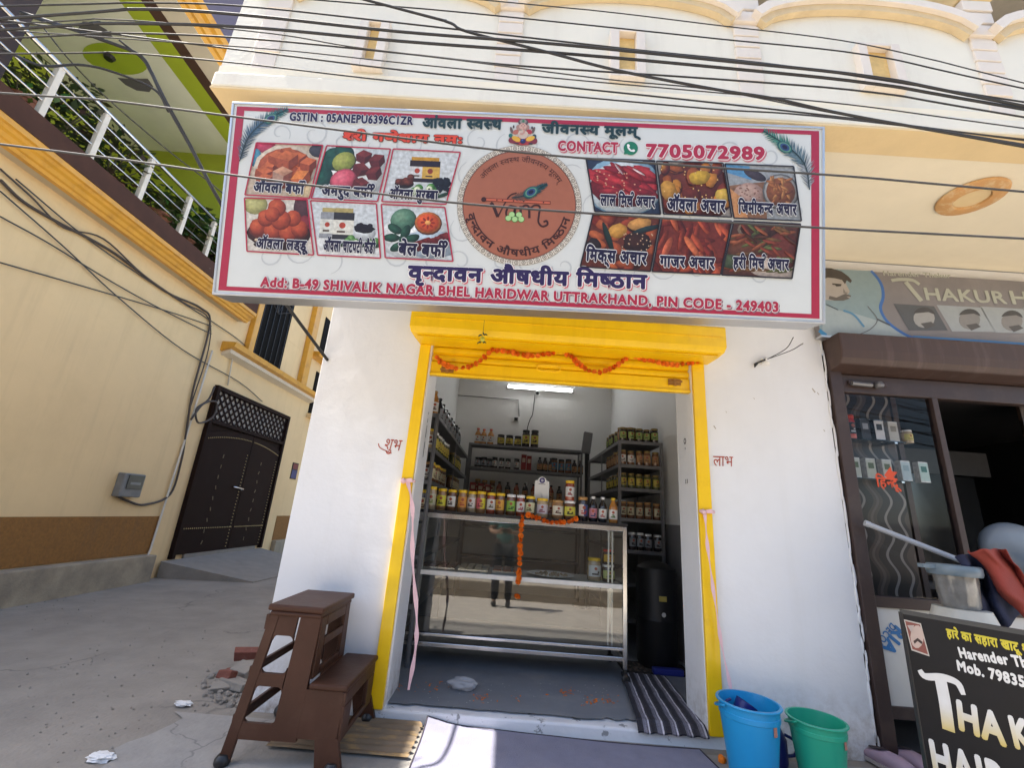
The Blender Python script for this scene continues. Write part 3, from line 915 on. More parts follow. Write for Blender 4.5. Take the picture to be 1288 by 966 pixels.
fe(615, 250, 62, 56, '#d0a89c', 0, 0.0052)
c_ = [cG(x, y) for x, y in ((615, 250), (630, 300), (635, 345), (600, 375), (570, 365))]
stroke(b, c_, 0.009, 0.0056, C('#c2948a'))
fe(595, 240, 8, 7, '#1a1216', 0, 0.0057, 8); fe(640, 240, 8, 7, '#1a1216', 0, 0.0057, 8); fe(617, 215, 7, 14, '#a8323e', 0, 0.0057, 8)
fe(615, 490, 45, 42, '#252a5c', 0, 0.0052); fe(605, 475, 16, 14, '#4a5aa8', 0, 0.0055, 10)
fe(510, 525, 46, 12, '#3a2a3a', 0, 0.005); fe(740, 530, 36, 18, '#3a2a3a', 0, 0.005)
b.build('deity_figure', printm, sign)

# round emblem
em = MB(); EC = cE(580, 485); ER = math.dist(cE(580, 485), cE(1018, 498))
OU = ER * 1.115
em.flat(ell(EC[0], EC[1], OU, OU, 64), 0.0022, C('#d8d2c6'))
em.flat(ell(EC[0], EC[1], ER * 1.012, ER * 1.012, 64), 0.0028, C('#6b2a22'))
em.flat(ell(EC[0], EC[1], ER, ER, 64), 0.0032, C('#a3634c'))
for k in range(52):
    a = 2 * PI * k / 52; rm = ER * 1.06
    cx, cy = EC[0] + rm * math.cos(a), EC[1] + rm * math.sin(a)
    em.flat(ell(cx, cy, 0.0105, 0.0105, 10), 0.0026, C('#5f584f')); em.flat(ell(cx, cy, 0.0072, 0.0072, 10), 0.0029, C('#d8d2c6')); em.flat(ell(cx, cy, 0.0035, 0.0035, 8), 0.0031, C('#5f584f'))
    a2 = a + PI / 52
    for rr_ in (1.025, 1.06, 1.095):
        em.flat(ell(EC[0] + ER * rr_ * math.cos(a2), EC[1] + ER * rr_ * math.sin(a2), 0.004, 0.0028, 6, a2), 0.0026, C('#7a7268'))
for rr_ in (1.018, 1.11):
    stroke(em, [(EC[0] + ER * rr_ * math.cos(2 * PI * i / 72), EC[1] + ER * rr_ * math.sin(2 * PI * i / 72)) for i in range(73)], 0.0022, 0.0026, C('#7a7268'), 1, False)
emb = em.build('emblem', printm, sign)
def arc_text(txt, R, a0, a1, h, col, bold, inside):
    """text on a circle round the emblem centre from angle a0 to a1; inside: letters stand towards the centre"""
    L = abs(a1 - a0) * R; mb = MB()
    def wp(x, y):
        if inside: a = a0 + (x / L) * (a1 - a0); r = R - y
        else: a = a0 + (x / L) * (a1 - a0); r = R + y
        return EC[0] + r * math.cos(a), EC[1] + r * math.sin(a)
    write(mb, txt, (0, 0), (L, 0), h, 0.0042, col, bold, warp=wp)
    return mb
DK = C('#3a1713')
pl = lambda x, y: (lambda p: (math.atan2(p[1] - EC[1], p[0] - EC[0])))(cE(x, y))
a0 = pl(275, 270); a1 = pl(915, 300)
arc_text('आंवला {स}व{स}थ जीवन{स}य मूलम्', ER * 0.80, a0, a1, ER * 0.095, DK, BN, False).build('lettering', printm, emb)
a0 = pl(180, 555) ; a0 = a0 if a0 < 0 else a0 - 2 * PI
if a0 > -PI / 2: a0 -= 2 * PI
a1 = pl(975, 590)
arc_text('वृ{न}दावन औषधीय िम{ष}ठान', ER * 0.945, a0, a1, ER * 0.125, DK, BB, True).build('lettering', printm, emb)
lg = MB()
st = lambda pts, w_, z=0.0045, col=DK, tp=None: stroke(lg, [cE(*p) for p in pts], w_, z, col, 6, True, tp)
u_ = 3.0351 / 744 / 6.232
st([(355, 470), (375, 490), (412, 580)], 24 * u_); st([(412, 582), (470, 470), (510, 412), (560, 392)], 11 * u_)
st([(545, 500), (505, 495), (478, 540), (490, 585), (530, 560), (552, 500)], 15 * u_); st([(552, 495), (545, 560), (560, 585)], 17 * u_)
st([(590, 495), (592, 590)], 19 * u_); st([(592, 520), (625, 490), (655, 505), (660, 590)], 17 * u_)
st([(660, 520), (700, 490), (740, 500), (735, 560), (730, 620), (760, 655), (800, 640), (795, 612), (770, 620)], 15 * u_)
lg.build('lettering', printm, emb)
fl_ = MB()
stroke(fl_, [cE(300, 443), cE(825, 470)], 26 * u_, 0.0043, C('#5a2018'), 1, False); stroke(fl_, [cE(305, 443), cE(820, 470)], 17 * u_, 0.0046, C('#c4644a'), 1, False)
for x in (405, 450, 535, 615, 770): fl_.flat(ell(*cE(x, 443 + (x - 300) * 0.051), 6 * u_, 6 * u_, 8), 0.005, DK)
fl_.flat(ell(*cE(303, 444), 20 * u_, 20 * u_, 14), 0.005, DK)
fl_.build('flute', printm, emb)
feather([cE(520, 432), cE(600, 420), cE(690, 385), cE(795, 322)], 50 * u_, cE(672, 388), 52 * u_, (C('#1a4a52'), C('#1f5058'), C('#6a4a40')), 0.0045).build('feather', printm, emb)
gb = MB()
for x, y in ((495, 592), (545, 600), (595, 600), (522, 563), (578, 565)):
    c = cE(x, y); gb.flat(ell(c[0], c[1], 25 * u_, 24 * u_, 16), 0.0048, C('#4f8a4a')); gb.flat(ell(c[0], c[1] + 2 * u_, 21 * u_, 20 * u_, 16), 0.0051, C('#a8d290'))
gb.build('fruit_cluster', printm, emb)

# ------------------------------------------------------------------ the twelve food photos
PS = 1.22
class Photo:
    def __init__(s, q, border, zz=0.0016):
        s.q = q; s.b = MB(); s.z = zz; s.k = 0; s.border = border
        cx = sum(p[0] for p in q) / 4; cy = sum(p[1] for p in q) / 4
        s.c = (cx, cy)
    def p(s, a, b):                     # a 0..1 left to right, b 0..1 bottom to top, in the skewed frame
        tl, tr, br, bl = s.q
        x0 = bl[0] + (br[0] - bl[0]) * a; y0 = bl[1] + (br[1] - bl[1]) * a
        x1 = tl[0] + (tr[0] - tl[0]) * a; y1 = tl[1] + (tr[1] - tl[1]) * a
        return (x0 + (x1 - x0) * b, y0 + (y1 - y0) * b)
    def poly(s, pts, col):
        pp = clip_poly(pts, s.q)
        if len(pp) >= 3:
            s.k += 1
            s.b.flat(pp, s.z + s.k * 0.00006, col)
    def bg(s, col): s.poly(list(s.q), C(col))
    def e(s, a, b, rx, ry, col, rot=0.0, jag=0.0, n=16, hi=None, dk=None):
        c = s.p(a, b); rx *= PS; ry *= PS
        if dk: s.poly(ell(c[0] + 0.002, c[1] - 0.004, rx * 1.06, ry * 1.08, n, rot), C(dk))
        base = C(col); top = C(hi) if hi else tuple(min(1, q * 1.45) for q in base); low = tuple(q * 0.42 for q in base)
        if rx < 0.006:
            s.poly(ell(c[0], c[1], rx, ry, n, rot, jag), base); return
        pp = clip_poly(ell(c[0], c[1], rx, ry, n, rot, jag), s.q)
        if len(pp) < 3: return
        hx_, hy_ = c[0] - rx * 0.25, c[1] + ry * 0.28
        co, si = math.cos(rot), math.sin(rot)
        def shade(v):                        # the photograph's own modelling of the fruit, as printed
            dx, dy = v.x - hx_, v.y - hy_
            d = math.hypot((dx * co + dy * si) / rx, (-dx * si + dy * co) / ry) / 1.3
            if d < 0.5: t = d / 0.5; return tuple(a_ + (b_ - a_) * t for a_, b_ in zip(top, base))
            t = min(1, (d - 0.5) / 0.5); return tuple(a_ + (b_ - a_) * t for a_, b_ in zip(base, low))
        s.k += 1; z = s.z + s.k * 0.00006
        cx = sum(p[0] for p in pp) / len(pp); cy = sum(p[1] for p in pp) / len(pp)
        hx2, hy2 = (cx * .6 + hx_ * .4, cy * .6 + hy_ * .4)
        m = len(pp); vs = [(hx2, hy2, z)] + [((a_ + hx2) / 2, (b_ + hy2) / 2, z) for a_, b_ in pp] + [(a_, b_, z) for a_, b_ in pp]
        fs = [(0, 1 + i, 1 + (i + 1) % m) for i in range(m)] + [(1 + i, 1 + m + i, 1 + m + (i + 1) % m, 1 + (i + 1) % m) for i in range(m)]
        s.b.add(vs, fs, shade)
    def w(s, pts, col): s.poly([s.p(*t) for t in pts], C(col))
    def done(s, cap=None, hcap=0.055, capz=0.12, a0=0.1, a1=0.9):
        o = s.b.build('photo_panel', photom, sign)
        z = s.z + s.k * 0.00006 + 0.0006
        fb = MB(); q = s.q + [s.q[0]]
        for i in range(4): stroke(fb, [q[i], q[i + 1]], 0.007, z + (i % 2) * 0.0002, C(s.border), 1, False)
        fb.build('photo_border', printm, o)
        if cap:
            A = s.p(a0, capz); B = s.p(a1, capz)
            mb = MB()
            write(mb, cap, A, B, hcap, z + 0.0008, (0.85, 0.86, 0.88), HB, width_bold=BX)
            write(mb, cap, A, B, hcap, z + 0.0018, C('#171338'), BX)
            mb.build('caption', printm, o)
Q1 = [c1(203, 225), c1(472, 235), c1(418, 450), c1(157, 436)]; Q2 = [c1(487, 236), c1(745, 250), c1(693, 462), c1(425, 450)]; Q3 = [c1(757, 250), c1(1028, 264), c1(970, 474), c1(710, 463)]
Q4 = [c1(155, 448), c1(408, 455), c1(434, 679), c1(165, 664)]; Q5 = [c1(422, 459), c1(688, 472), c1(705, 692), c1(450, 679)]; Q6 = [c1(708, 474), c1(965, 487), c1(998, 705), c1(724, 690)]
Q7 = [c2(297, 274), c2(561, 284), c2(584, 491), c2(331, 480)]; Q8 = [c2(568, 286), c2(824, 294), c2(857, 502), c2(595, 490)]; Q9 = [c2(832, 296), c2(1096, 306), c2(1126, 516), c2(866, 505)]
Q10 = [c2(324, 491), c2(583, 504), c2(545, 711), c2(275, 692)]; Q11 = [c2(590, 506), c2(858, 516), c2(815, 723), c2(552, 711)]; Q12 = [c2(866, 516), c2(1123, 528), c2(1090, 738), c2(819, 724)]
RB = '#b02a48'; KB = '#221c22'
rr = random.Random(77)
def cube(ph, a, b, s, c_top, c_side, c_dark, rot=0.0):
    c = ph.p(a, b); s *= PS
    def P(x, y): return (c[0] + s * (x * math.cos(rot) - y * math.sin(rot)), c[1] + s * (x * math.sin(rot) + y * math.cos(rot)))
    ph.poly([P(-1, .35), P(-.1, .95), P(1, .55), P(.15, -.05)], (lambda B_: (lambda v: tuple(q * (0.75 + 0.6 * (0.5 + 0.5 * math.sin(v.x * 90 + v.y * 60))) for q in B_)))(C(c_top)))
    ph.poly([P(-1, .35), P(.15, -.05), P(.1, -.95), P(-.9, -.5)], C(c_side))
    ph.poly([P(.15, -.05), P(1, .55), P(.92, -.35), P(.1, -.95)], C(c_dark))
# 1 amber cubes
f = Photo(Q1, RB); f.bg('#b9a998'); f.e(.12, .95, .05, .03, '#b23a5a'); f.e(.03, .72, .025, .04, '#4a8aa8'); f.e(.95, .9, .04, .03, '#3b3a44')
f.e(.52, .55, .135, .10, '#cfc4b4', jag=.03); f.e(.52, .54, .118, .088, '#a55236')
f.e(.9, .12, .08, .04, '#c9b592')
for a, b in ((.3, .55), (.2, .42), (.72, .55), (.8, .45), (.5, .8), (.35, .72), (.68, .72), (.25, .28), (.5, .3), (.85, .62)):
    cube(f, a, b, .036, '#b8603a', '#95452a', '#6d2c1c', rr.uniform(-.5, .5))
cube(f, .52, .68, .048, '#c4683e', '#a04d30', '#7a3522', .1); cube(f, .5, .40, .042, '#b98a70', '#a58474', '#7a4030', -.05); cube(f, .8, .35, .042, '#cf7a3e', '#b05a2c', '#7f3a20', .4)
f.done('ऑवला बफी^', .05, .07, .12, .9)
# 2 guava
f = Photo(Q2, RB); f.bg('#b8c4cc'); f.e(.5, .5, .16, .11, '#cdd7dc'); f.e(.5, .48, .14, .095, '#dfe5e8')
for a, b, r_ in ((.14, .82, .4), (.3, .9, -.3), (.05, .62, .8), (.1, .38, 1.0), (.22, .68, .2)): f.e(a, b, .045, .034, '#17443f', r_, .06, hi='#1f5a4c')
f.e(.33, .72, .05, .04, '#8f9a4a', .5, hi='#b2b566', dk='#2b3320')
f.e(.40, .38, .058, .045, '#a84a5e', .5, dk='#4a2a30'); f.e(.40, .38, .051, .039, '#d0586e', .5, hi='#d9778a')
for a, b in ((.62, .82), (.84, .76), (.62, .58), (.84, .52), (.68, .30)): cube(f, a, b, .034, '#6d2a2c', '#5a2024', '#421619', rr.uniform(-.4, .4))
f.done('अमरुद बफी^', .05, .07, .14, .92)
# 3 two jars and bowls
def jar2(f, a, b, w_, h_, lid, body, lab, dot='#a8402c'):
    w_ *= 1.45; h_ *= 1.3
    c = f.p(a, b)
    R_ = lambda x0, y0, x1, y1, col: f.poly([(c[0] + x0, c[1] + y0), (c[0] + x1, c[1] + y0), (c[0] + x1, c[1] + y1), (c[0] + x0, c[1] + y1)], C(col))
    R_(-w_, 0, w_, h_, body); R_(-w_, h_ * .18, w_, h_ * .72, lab); R_(-w_ * .85, h_, w_ * .85, h_ * 1.16, lid)
    f.poly(ell(c[0] - w_ * .1, c[1] + h_ * .52, w_ * .32, w_ * .32, 10), C(dot)); R_(-w_ * .6, h_ * .25, w_ * .2, h_ * .32, '#4a3a32')
f = Photo(Q3, RB); f.bg('#c3cbd1')
jar2(f, .47, .40, .030, .088, '#b98a2c', '#2b1f24', '#c9ccd0'); jar2(f, .67, .40, .031, .088, '#b98a2c', '#20182a', '#c8a24a', '#8a3a2c')
f.e(.28, .36, .04, .022, '#241c1e'); 
for k in range(9): f.e(.28 + rr.uniform(-.11, .11), .42 + rr.uniform(-.05, .07), .015, .013, '#5e2c24', hi='#7d3f30')
for k in range(16): f.e(.84 + rr.uniform(-.12, .1), .36 + rr.uniform(-.09, .09), .018, .012, '#171a26', rr.uniform(0, 3), .2)
for a, b in ((.46, .22), (.52, .28), (.73, .26), (.78, .2), (.70, .3)): f.e(a, b, .018, .018, '#3f7a3a', hi='#7fb06a'); f.e(a - .02, b - .03, .014, .014, '#cfdcc0'); f.e(a - .02, b - .03, .005, .005, '#3a3a28')
for a in (.32, .62, .92): f.e(a, .17, .03, .008, '#1f3a2a', .4)
f.done('ऑवला मुर{ब}बा', .05, .06, .1, .86)
# 4 round sweets in a bowl
f = Photo(Q4, RB); f.bg('#c9c5bd'); f.e(.17, .88, .05, .042, '#a8a66a', hi='#c2bf86'); f.e(.92, .86, .04, .07, '#4a2a30'); f.e(.9, .5, .03, .05, '#7a2a34')
f.e(.5, .36, .135, .062, '#3a1512'); f.e(.5, .40, .125, .045, '#6a2a1c')
for a, b, r_ in ((.18, .48, .033), (.4, .42, .034), (.63, .40, .036), (.82, .48, .033), (.32, .65, .034), (.74, .66, .032), (.55, .62, .039), (.5, .84, .036), (.42, .72, .03)):
    f.e(a, b, r_, r_, '#a8432a', 0, .05, hi='#c4603a', dk='#6d2416')
for k in range(10): f.e(.15 + .04 * k, .2 + rr.uniform(-.03, .04), .008, .006, '#c9b59a')
f.e(.5, .14, .11, .02, '#2a1212')
f.done('ऑवला लड्डू', .05, .07, .14, .9)
# 5 jars with a bowl of dark sweets
f = Photo(Q5, RB); f.bg('#c2cad0'); f.w([(0, 0), (1, 0), (1, .28), (0, .34)], '#d2d6d8')
jar2(f, .18, .32, .028, .105, '#a89a62', '#8a8f96', '#c9ccc6'); jar2(f, .42, .31, .036, .108, '#a89a62', '#2a2a30', '#cfd0c8')
f.e(.78, .45, .046, .034, '#c6cdd2'); f.e(.78, .53, .044, .02, '#1c1620', 0, .1)
for k in range(9): f.e(.78 + rr.uniform(-.1, .1), .57 + rr.uniform(-.03, .04), .011, .009, '#1a1420')
for a, b in ((.56, .33), (.62, .27), (.84, .27), (.94, .3), (.5, .27)): f.e(a, b, .017, .017, '#4a7f3f', hi='#86b071')
for a in (.63, .85): f.e(a, .26, .012, .012, '#dde6cf'); f.e(a, .26, .004, .004, '#33331f')
for a in (.45, .74, .96): f.e(a, .22, .028, .008, '#1f3f2c', .3)
f.done('ऑवला चाटपटी कैडी', .055, .08, .1, .92)
# 6 bael fruit
f = Photo(Q6, RB); f.bg('#c0c9cf'); f.e(.5, .4, .16, .10, '#d3dade'); f.e(.7, .3, .12, .06, '#a9bccc')
f.e(.32, .74, .052, .046, '#4f7a66', .4, hi='#7d9f86', dk='#223a30')
f.e(.70, .70, .054, .046, '#b86a34', dk='#4a2a20'); f.e(.70, .70, .046, .039, '#c9532c'); f.e(.70, .70, .012, .01, '#e0a05a')
for k in range(8):
    a = k * PI / 4; c = f.p(.70, .70); f.poly(ell(c[0] + .026 * math.cos(a), c[1] + .022 * math.sin(a), .012, .006, 8, a), C('#8a2a1c'))
for a, b, r_ in ((.18, .55, -.5), (.12, .38, 0), (.2, .22, .5), (.34, .5, 1.2), (.42, .38, .4), (.3, .3, 2)): f.e(a, b, .034, .018, '#1c4034', r_, .04, hi='#2f5f4a')
for k in range(7): cube(f, .52 + .07 * k, .26 + .025 * k + rr.uniform(-.02, .03), .026, '#6d2626', '#57191c', '#3f1114', rr.uniform(-.3, .3))
f.done('बेल बफी^', .06, .07, .2, .9)
# 7 red chilli pickle
f = Photo(Q7, KB); f.bg('#26324a'); f.e(.5, .5, .16, .13, '#7fa6bf'); f.e(.5, .46, .15, .115, '#c9d6de'); f.e(.5, .5, .14, .09, '#6d1c24')
for k in range(30): f.e(rr.uniform(.05, .95), rr.uniform(.3, .85), .05, .013, rr.choice(('#8a1f2c', '#a02a34', '#7a1a26', '#b03038', '#93252a')), rr.uniform(-.9, .1), .05, hi=rr.choice((None, '#b4383c')))
for a, b, r_ in ((.46, .82, -.9), (.75, .78, -.5)): f.e(a, b, .03, .004, '#e0c9c9', r_)
for k in range(26): f.e(rr.uniform(.1, .9), rr.uniform(.3, .8), .0035, .003, '#d09a80')
f.done('लाल िमच^ अचार', .055, .12, .1, .93)
# 8 gooseberry pickle
f = Photo(Q8, KB); f.bg('#8f8a86'); f.e(.5, .45, .17, .13, '#5a261c')
for k in range(26): f.e(rr.uniform(.03, .97), rr.uniform(.1, .92), rr.uniform(.02, .04), rr.uniform(.016, .028), rr.choice(('#8f4a24', '#a8642c', '#6d2a1c', '#b8782c', '#7a3520')), rr.uniform(0, 3), .12, hi=rr.choice(('#b88234', '#9a5228', None)), dk='#3a1410')
f.e(.62, .72, .045, .03, '#b8922c', .2, .08, hi='#d0ad3e'); f.e(.92, .4, .03, .03, '#c0a046', 0, .1); f.e(.12, .45, .035, .045, '#b07f34', .4, .1, hi='#c99a4a'); f.e(.45, .4, .04, .03, '#5e241c', 0, .1)
for k in range(30): f.e(rr.uniform(.05, .95), rr.uniform(.1, .95), .003, .003, '#d8b070')
f.done('ऑवला अचार', .06, .08, .06, .92)
# 9 yam pickle
f = Photo(Q9, KB); f.bg('#8f959a'); f.w([(0, .6), (.55, .7), (.5, 0), (0, 0)], '#7d5a44'); f.w([(0, .85), (.36, .72), (.36, .98), (0, 1)], '#4f86b0'); f.e(.42, .82, .05, .02, '#3a3038', -.4)
f.e(.3, .46, .065, .05, '#a88a80', -.1, .06, hi='#b9a296'); f.w([(.02, .0), (.22, .0), (.16, .4), (.02, .55)], '#c08a5c')
for k in range(30): f.e(rr.uniform(.12, .45), rr.uniform(.3, .64), .004, .003, '#7d5a50')
f.e(.76, .52, .075, .078, '#5f6062'); f.e(.76, .52, .068, .071, '#9a9a98'); f.e(.76, .52, .06, .062, '#7d4a2e')
for k in range(24): f.e(.76 + rr.uniform(-.14, .14), .52 + rr.uniform(-.24, .24), .02, .006, rr.choice(('#9a6038', '#6d3c26', '#b07a4a')), rr.uniform(0, 3))
f.done('िजमीक{न}द अचार', .055, .1, .08, .94)
# 10 mixed pickle
f = Photo(Q10, KB); f.bg('#5a2a20')
for k in range(30): f.e(rr.uniform(.02, .98), rr.uniform(.02, .98), rr.uniform(.025, .045), rr.uniform(.014, .026), rr.choice(('#8a3a26', '#b05a34', '#6d2418', '#3a1c18', '#9a4a2c')), rr.uniform(0, 3), .12, hi=rr.choice(('#b8643c', None)))
f.e(.42, .72, .04, .03, '#c08a3c', .3, .08, hi='#d0a050'); f.e(.72, .86, .05, .026, '#b8864a', .2, .08); f.e(.74, .5, .058, .045, '#2a1614', 0, .1, hi='#45241c')
f.e(.30, .58, .012, .07, '#1c2a24', .35); f.e(.84, .78, .06, .012, '#1f2f33', .3); f.e(.12, .4, .03, .035, '#241a1c', 0, .1)
for k in range(24): f.e(rr.uniform(.5, .95), rr.uniform(.35, .7), .003, .003, '#b89a80')
f.done('िमक्स अचार', .06, .12, .06, .93)
# 11 carrot pickle
f = Photo(Q11, KB); f.bg('#6a2a22')
for k in range(46): f.e(rr.uniform(.0, 1), rr.uniform(.0, 1), .05, .012, rr.choice(('#8f3a2a', '#a84a30', '#7a2a22', '#b85a3a', '#5e201c')), rr.choice((-.9, -1.1, 1.4, .2)) + rr.uniform(-.25, .25), .03)
f.e(.5, .5, .05, .014, '#c86a44', -.95); f.e(.15, .45, .05, .014, '#c06044', 1.2)
f.done('गाजर अचार', .055, .1, .1, .9)
# 12 green chilli pickle
f = Photo(Q12, KB); f.bg('#4a2a22'); f.e(.45, .85, .10, .05, '#7a6a5a'); f.e(.45, .87, .09, .042, '#40221a'); f.e(.75, .2, .12, .05, '#b8aaa0')
f.e(.25, .52, .1, .055, '#4a4a34'); f.e(.25, .52, .088, .046, '#5a3424'); f.e(.82, .5, .07, .08, '#5e2a22')
for k in range(44): f.e(rr.uniform(.02, .98), rr.uniform(.1, .98), .035, .007, rr.choice(('#6a4a2c', '#7d3a2a', '#4a2a1c', '#5a6038', '#8f5034')), rr.uniform(-.9, .6))
f.e(.1, .25, .05, .03, '#3f4a34')
f.done('हरी िमच^ अचार', .055, .14, .14, .94)
# ------------------------------------------------------------------ rolling shutter
sh = thing('rolling_shutter', 'yellow enamelled rolling shutter rolled up in its hood over the open shop front', 'shutter', (0.3, 3.0, 0.07))
b = MB()
vs = []
for x, s_ in ((-0.775, 1), (1.405, -1)):
    for y, z, e in ((3.0, 2.555, 0), (2.80, 2.555, 0), (2.785, 2.54, 0), (2.785, 2.40, 0), (2.80, 2.362, 0.012), (2.87, 2.345, 0.03), (3.0, 2.342, 0.045)):
        vs.append((x + s_ * e, y, z))
fs = [tuple(range(7)), tuple(range(13, 6, -1))] + [(i, 7 + i, 7 + (i + 1) % 7, (i + 1) % 7) for i in range(7)]
b.add(vs, fs)
hood = b.build('hood', yellow, sh, bevel=0.004)
b = MB()
b.bar((-0.74, 2.782, 2.47), (1.37, 2.782, 2.47), 0.006, 0.004); b.bar((-0.72, 2.84, 2.346), (1.36, 2.84, 2.346), 0.03, 0.006)
b.build('hood_seam', yellow, hood)
for x0, x1 in ((-0.727, -0.652), (1.24, 1.325)):
    b = MB(); b.box(x0, x1, 2.975, 3.0, 0.068, 2.34); b.box(x0, x0 + 0.02, 3.0, 3.08, 0.076, 2.34); b.box(x1 - 0.02, x1, 3.0, 3.08, 0.076, 2.34)
    b.build('guide_rail', yellow, sh, bevel=0.003)
b = MB()
z = 2.235
prof = []
while z < 2.40:
    prof += [(3.05, z), (3.03, z + 0.012), (3.026, z + 0.03), (3.03, z + 0.048), (3.05, z + 0.058)]; z += 0.064
n_ = len(prof)
b.add([(-0.66, y, z) for y, z in prof] + [(1.25, y, z) for y, z in prof], [(i, i + 1, n_ + i + 1, n_ + i) for i in range(n_ - 1)])
b.build('slat_curtain', yellow, sh, smooth='auto')
b = MB(); b.box(-0.645, 1.235, 3.022, 3.05, 2.125, 2.232); b.bar((-0.645, 3.018, 2.135), (1.235, 3.018, 2.135), 0.02, 0.02)
bb = b.build('bottom_bar', yellow, sh, bevel=0.004)
b = MB(); c0 = at_y(690, 463, 3.02)
ring_ = []
for i in range(25):
    t = 2 * PI * i / 24
    ring_.append((c0.x + 0.085 * (abs(math.cos(t)) ** 0.6) * (1 if math.cos(t) > 0 else -1), 3.02, c0.z + 0.024 * (abs(math.sin(t)) ** 0.7) * (1 if math.sin(t) > 0 else -1)))
b.tube(ring_, 0.0055, 6)
b.build('handle', yellow, bb, smooth=True)
rusty = mat('rusty_latch', (0.30, 0.13, 0.02), 0.6, var=0.4, scale=30)
for u, v in ((563, 465), (848, 481)):
    b = MB(); c0 = at_y(u, v, 3.02)
    b.box(c0.x - 0.045, c0.x + 0.045, 3.008, 3.022, c0.z - 0.022, c0.z + 0.022); b.tube([(c0.x - 0.05, 3.0, c0.z - 0.006), (c0.x + 0.05, 3.0, c0.z + 0.004)], 0.008, 6); b.box(c0.x - 0.012, c0.x + 0.012, 2.996, 3.01, c0.z - 0.03, c0.z + 0.02)
    b.build('latch', rusty, bb, bevel=0.002)

# ------------------------------------------------------------------ marigold garlands
marig = mat('marigold_petals', (0.85, 0.20, 0.008), 0.75, var=0.3, scale=60, bump=0.6, bscale=120)
def bloom_mesh():
    b = MB(); rr = random.Random(3)
    for k in range(64):
        z = 1 - 2 * (k + 0.5) / 64; a = k * 2.39996; r = math.sqrt(1 - z * z)
        n = Vector((r * math.cos(a), r * math.sin(a), z)); t = n.cross(Vector((0.3, 0.2, 0.9))).normalized(); u = n.cross(t)
        L = 0.0165 * rr.uniform(0.85, 1.1); w_ = 0.0058
        b.add([n * L * 0.3 - t * w_ * 0.5, n * L * 0.3 + t * w_ * 0.5, n * L + t * w_ + u * 0.003, n * L * 1.02 - t * w_ + u * 0.002], [(0, 1, 2, 3)])
    b.blob((0, 0, 0), 0.011, 1, 0.1)
    return b
BLOOM = None
def garland(label, pts, spacing=0.034, stray=()):
    """blooms threaded on a string; each bloom is a part"""
    global BLOOM
    P = catmull(pts, 8)
    o = thing('marigold_garland', label, 'garland', P[0], 'marigold garlands')
    b = MB(); b.tube(P, 0.0015, 4); b.build('string', mat('garland_string', (0.5, 0.3, 0.12), 0.8), o)
    d = 0.0; last = None; rr = random.Random(len(pts))
    spots = []
    for i in range(len(P) - 1):
        seg = (P[i + 1] - P[i]).length; t = 0
        while d <= seg:
            spots.append(P[i].lerp(P[i + 1], d / seg)); d += spacing * rr.uniform(0.85, 1.2)
        d -= seg
    for s_ in list(spots)[:96] + list(stray):
        if BLOOM is None:
            f_ = bloom_mesh().build('bloom', marig, o, org=Vector()); BLOOM = f_
        else:
            f_ = BLOOM.copy(); COL.objects.link(f_); f_.parent = o
        f_.location = Vector(s_) - P[0] + Vector((rr.uniform(-.004, .004), rr.uniform(-.006, .002), rr.uniform(-.004, .004)))
        f_.rotation_euler = (rr.uniform(0, 6), rr.uniform(0, 6), rr.uniform(0, 6)); k = rr.uniform(1.05, 1.4); f_.scale = (k, k, k * 0.72)
    return o
g1 = [(250, 190), (275, 212), (305, 224), (345, 226), (400, 205), (440, 165), (455, 150), (482, 160), (530, 175), (575, 185), (615, 182), (660, 172), (690, 165), (720, 185), (760, 220), (790, 237), (830, 240), (870, 225), (920, 190), (935, 182), (962, 190), (1000, 200), (1050, 212), (1100, 215), (1150, 208), (1182, 200)]
garland('orange marigold garland swagged across the yellow shutter', [at_y(460 + x / 2.8, 382 + max(y, 166) / 2.8, 2.965) for x, y in g1], 0.035)
g2 = [(132, 362), (160, 375), (200, 385), (240, 400), (290, 415), (340, 410), (380, 415), (430, 400), (470, 385)]
garland('short orange marigold garland draped along the counter top rail', [at_y(640 + x / 5.37, 580 + y / 5.37, 3.665) for x, y in g2], 0.033)
g3 = [(90, 370), (85, 470), (78, 600), (72, 740), (62, 850)]
garland('orange marigold garland hanging straight down the counter glass', [at_y(640 + x / 5.37, 580 + y / 5.37, 3.665) for x, y in g3], 0.033, [at_y(640 + 60 / 5.37, 580 + 915 / 5.37, 3.668)])

# lemon and chilli charm on a thread
c0 = at_y(607, 425, 2.74)
lc = thing('lemon_chilli_charm', 'lemon and chilli charm hanging on a thread before the yellow hood', 'charm', c0)
b = MB(); b.tube([c0 + Vector((0.0, 0, 0.13)), c0 + Vector((0, 0, -0.03))], 0.0015, 4); b.build('thread', wirem, lc)
b = MB(); b.blob(c0 + Vector((0, 0, -0.01)), 0.017, 2, 0.05, 1, (1, 1, 1.2)); b.build('lemon', mat('lemon_skin', (0.55, 0.5, 0.05), 0.5), lc, smooth=True)
for k, (dx, dz, a) in enumerate(((-0.018, 0.02, 0.5), (0.018, 0.022, -0.6), (-0.02, -0.032, -0.5), (0.016, -0.034, 0.7), (0.002, 0.035, 1.2))):
    b = MB(); p = c0 + Vector((dx * 0.4, 0, dz)); q = c0 + Vector((dx * 1.7, 0.004, dz - 0.012 + 0.012 * (k % 2)))
    b.tube(catmull([p, (p + q) / 2 + Vector((0, 0, 0.006)), q], 4), [0.005, 0.006, 0.006, 0.006, 0.005, 0.005, 0.004, 0.003, 0.001], 6); b.build('chilli', mat('dark_chilli_skin', (0.03, 0.05, 0.02), 0.35), lc, smooth=True)

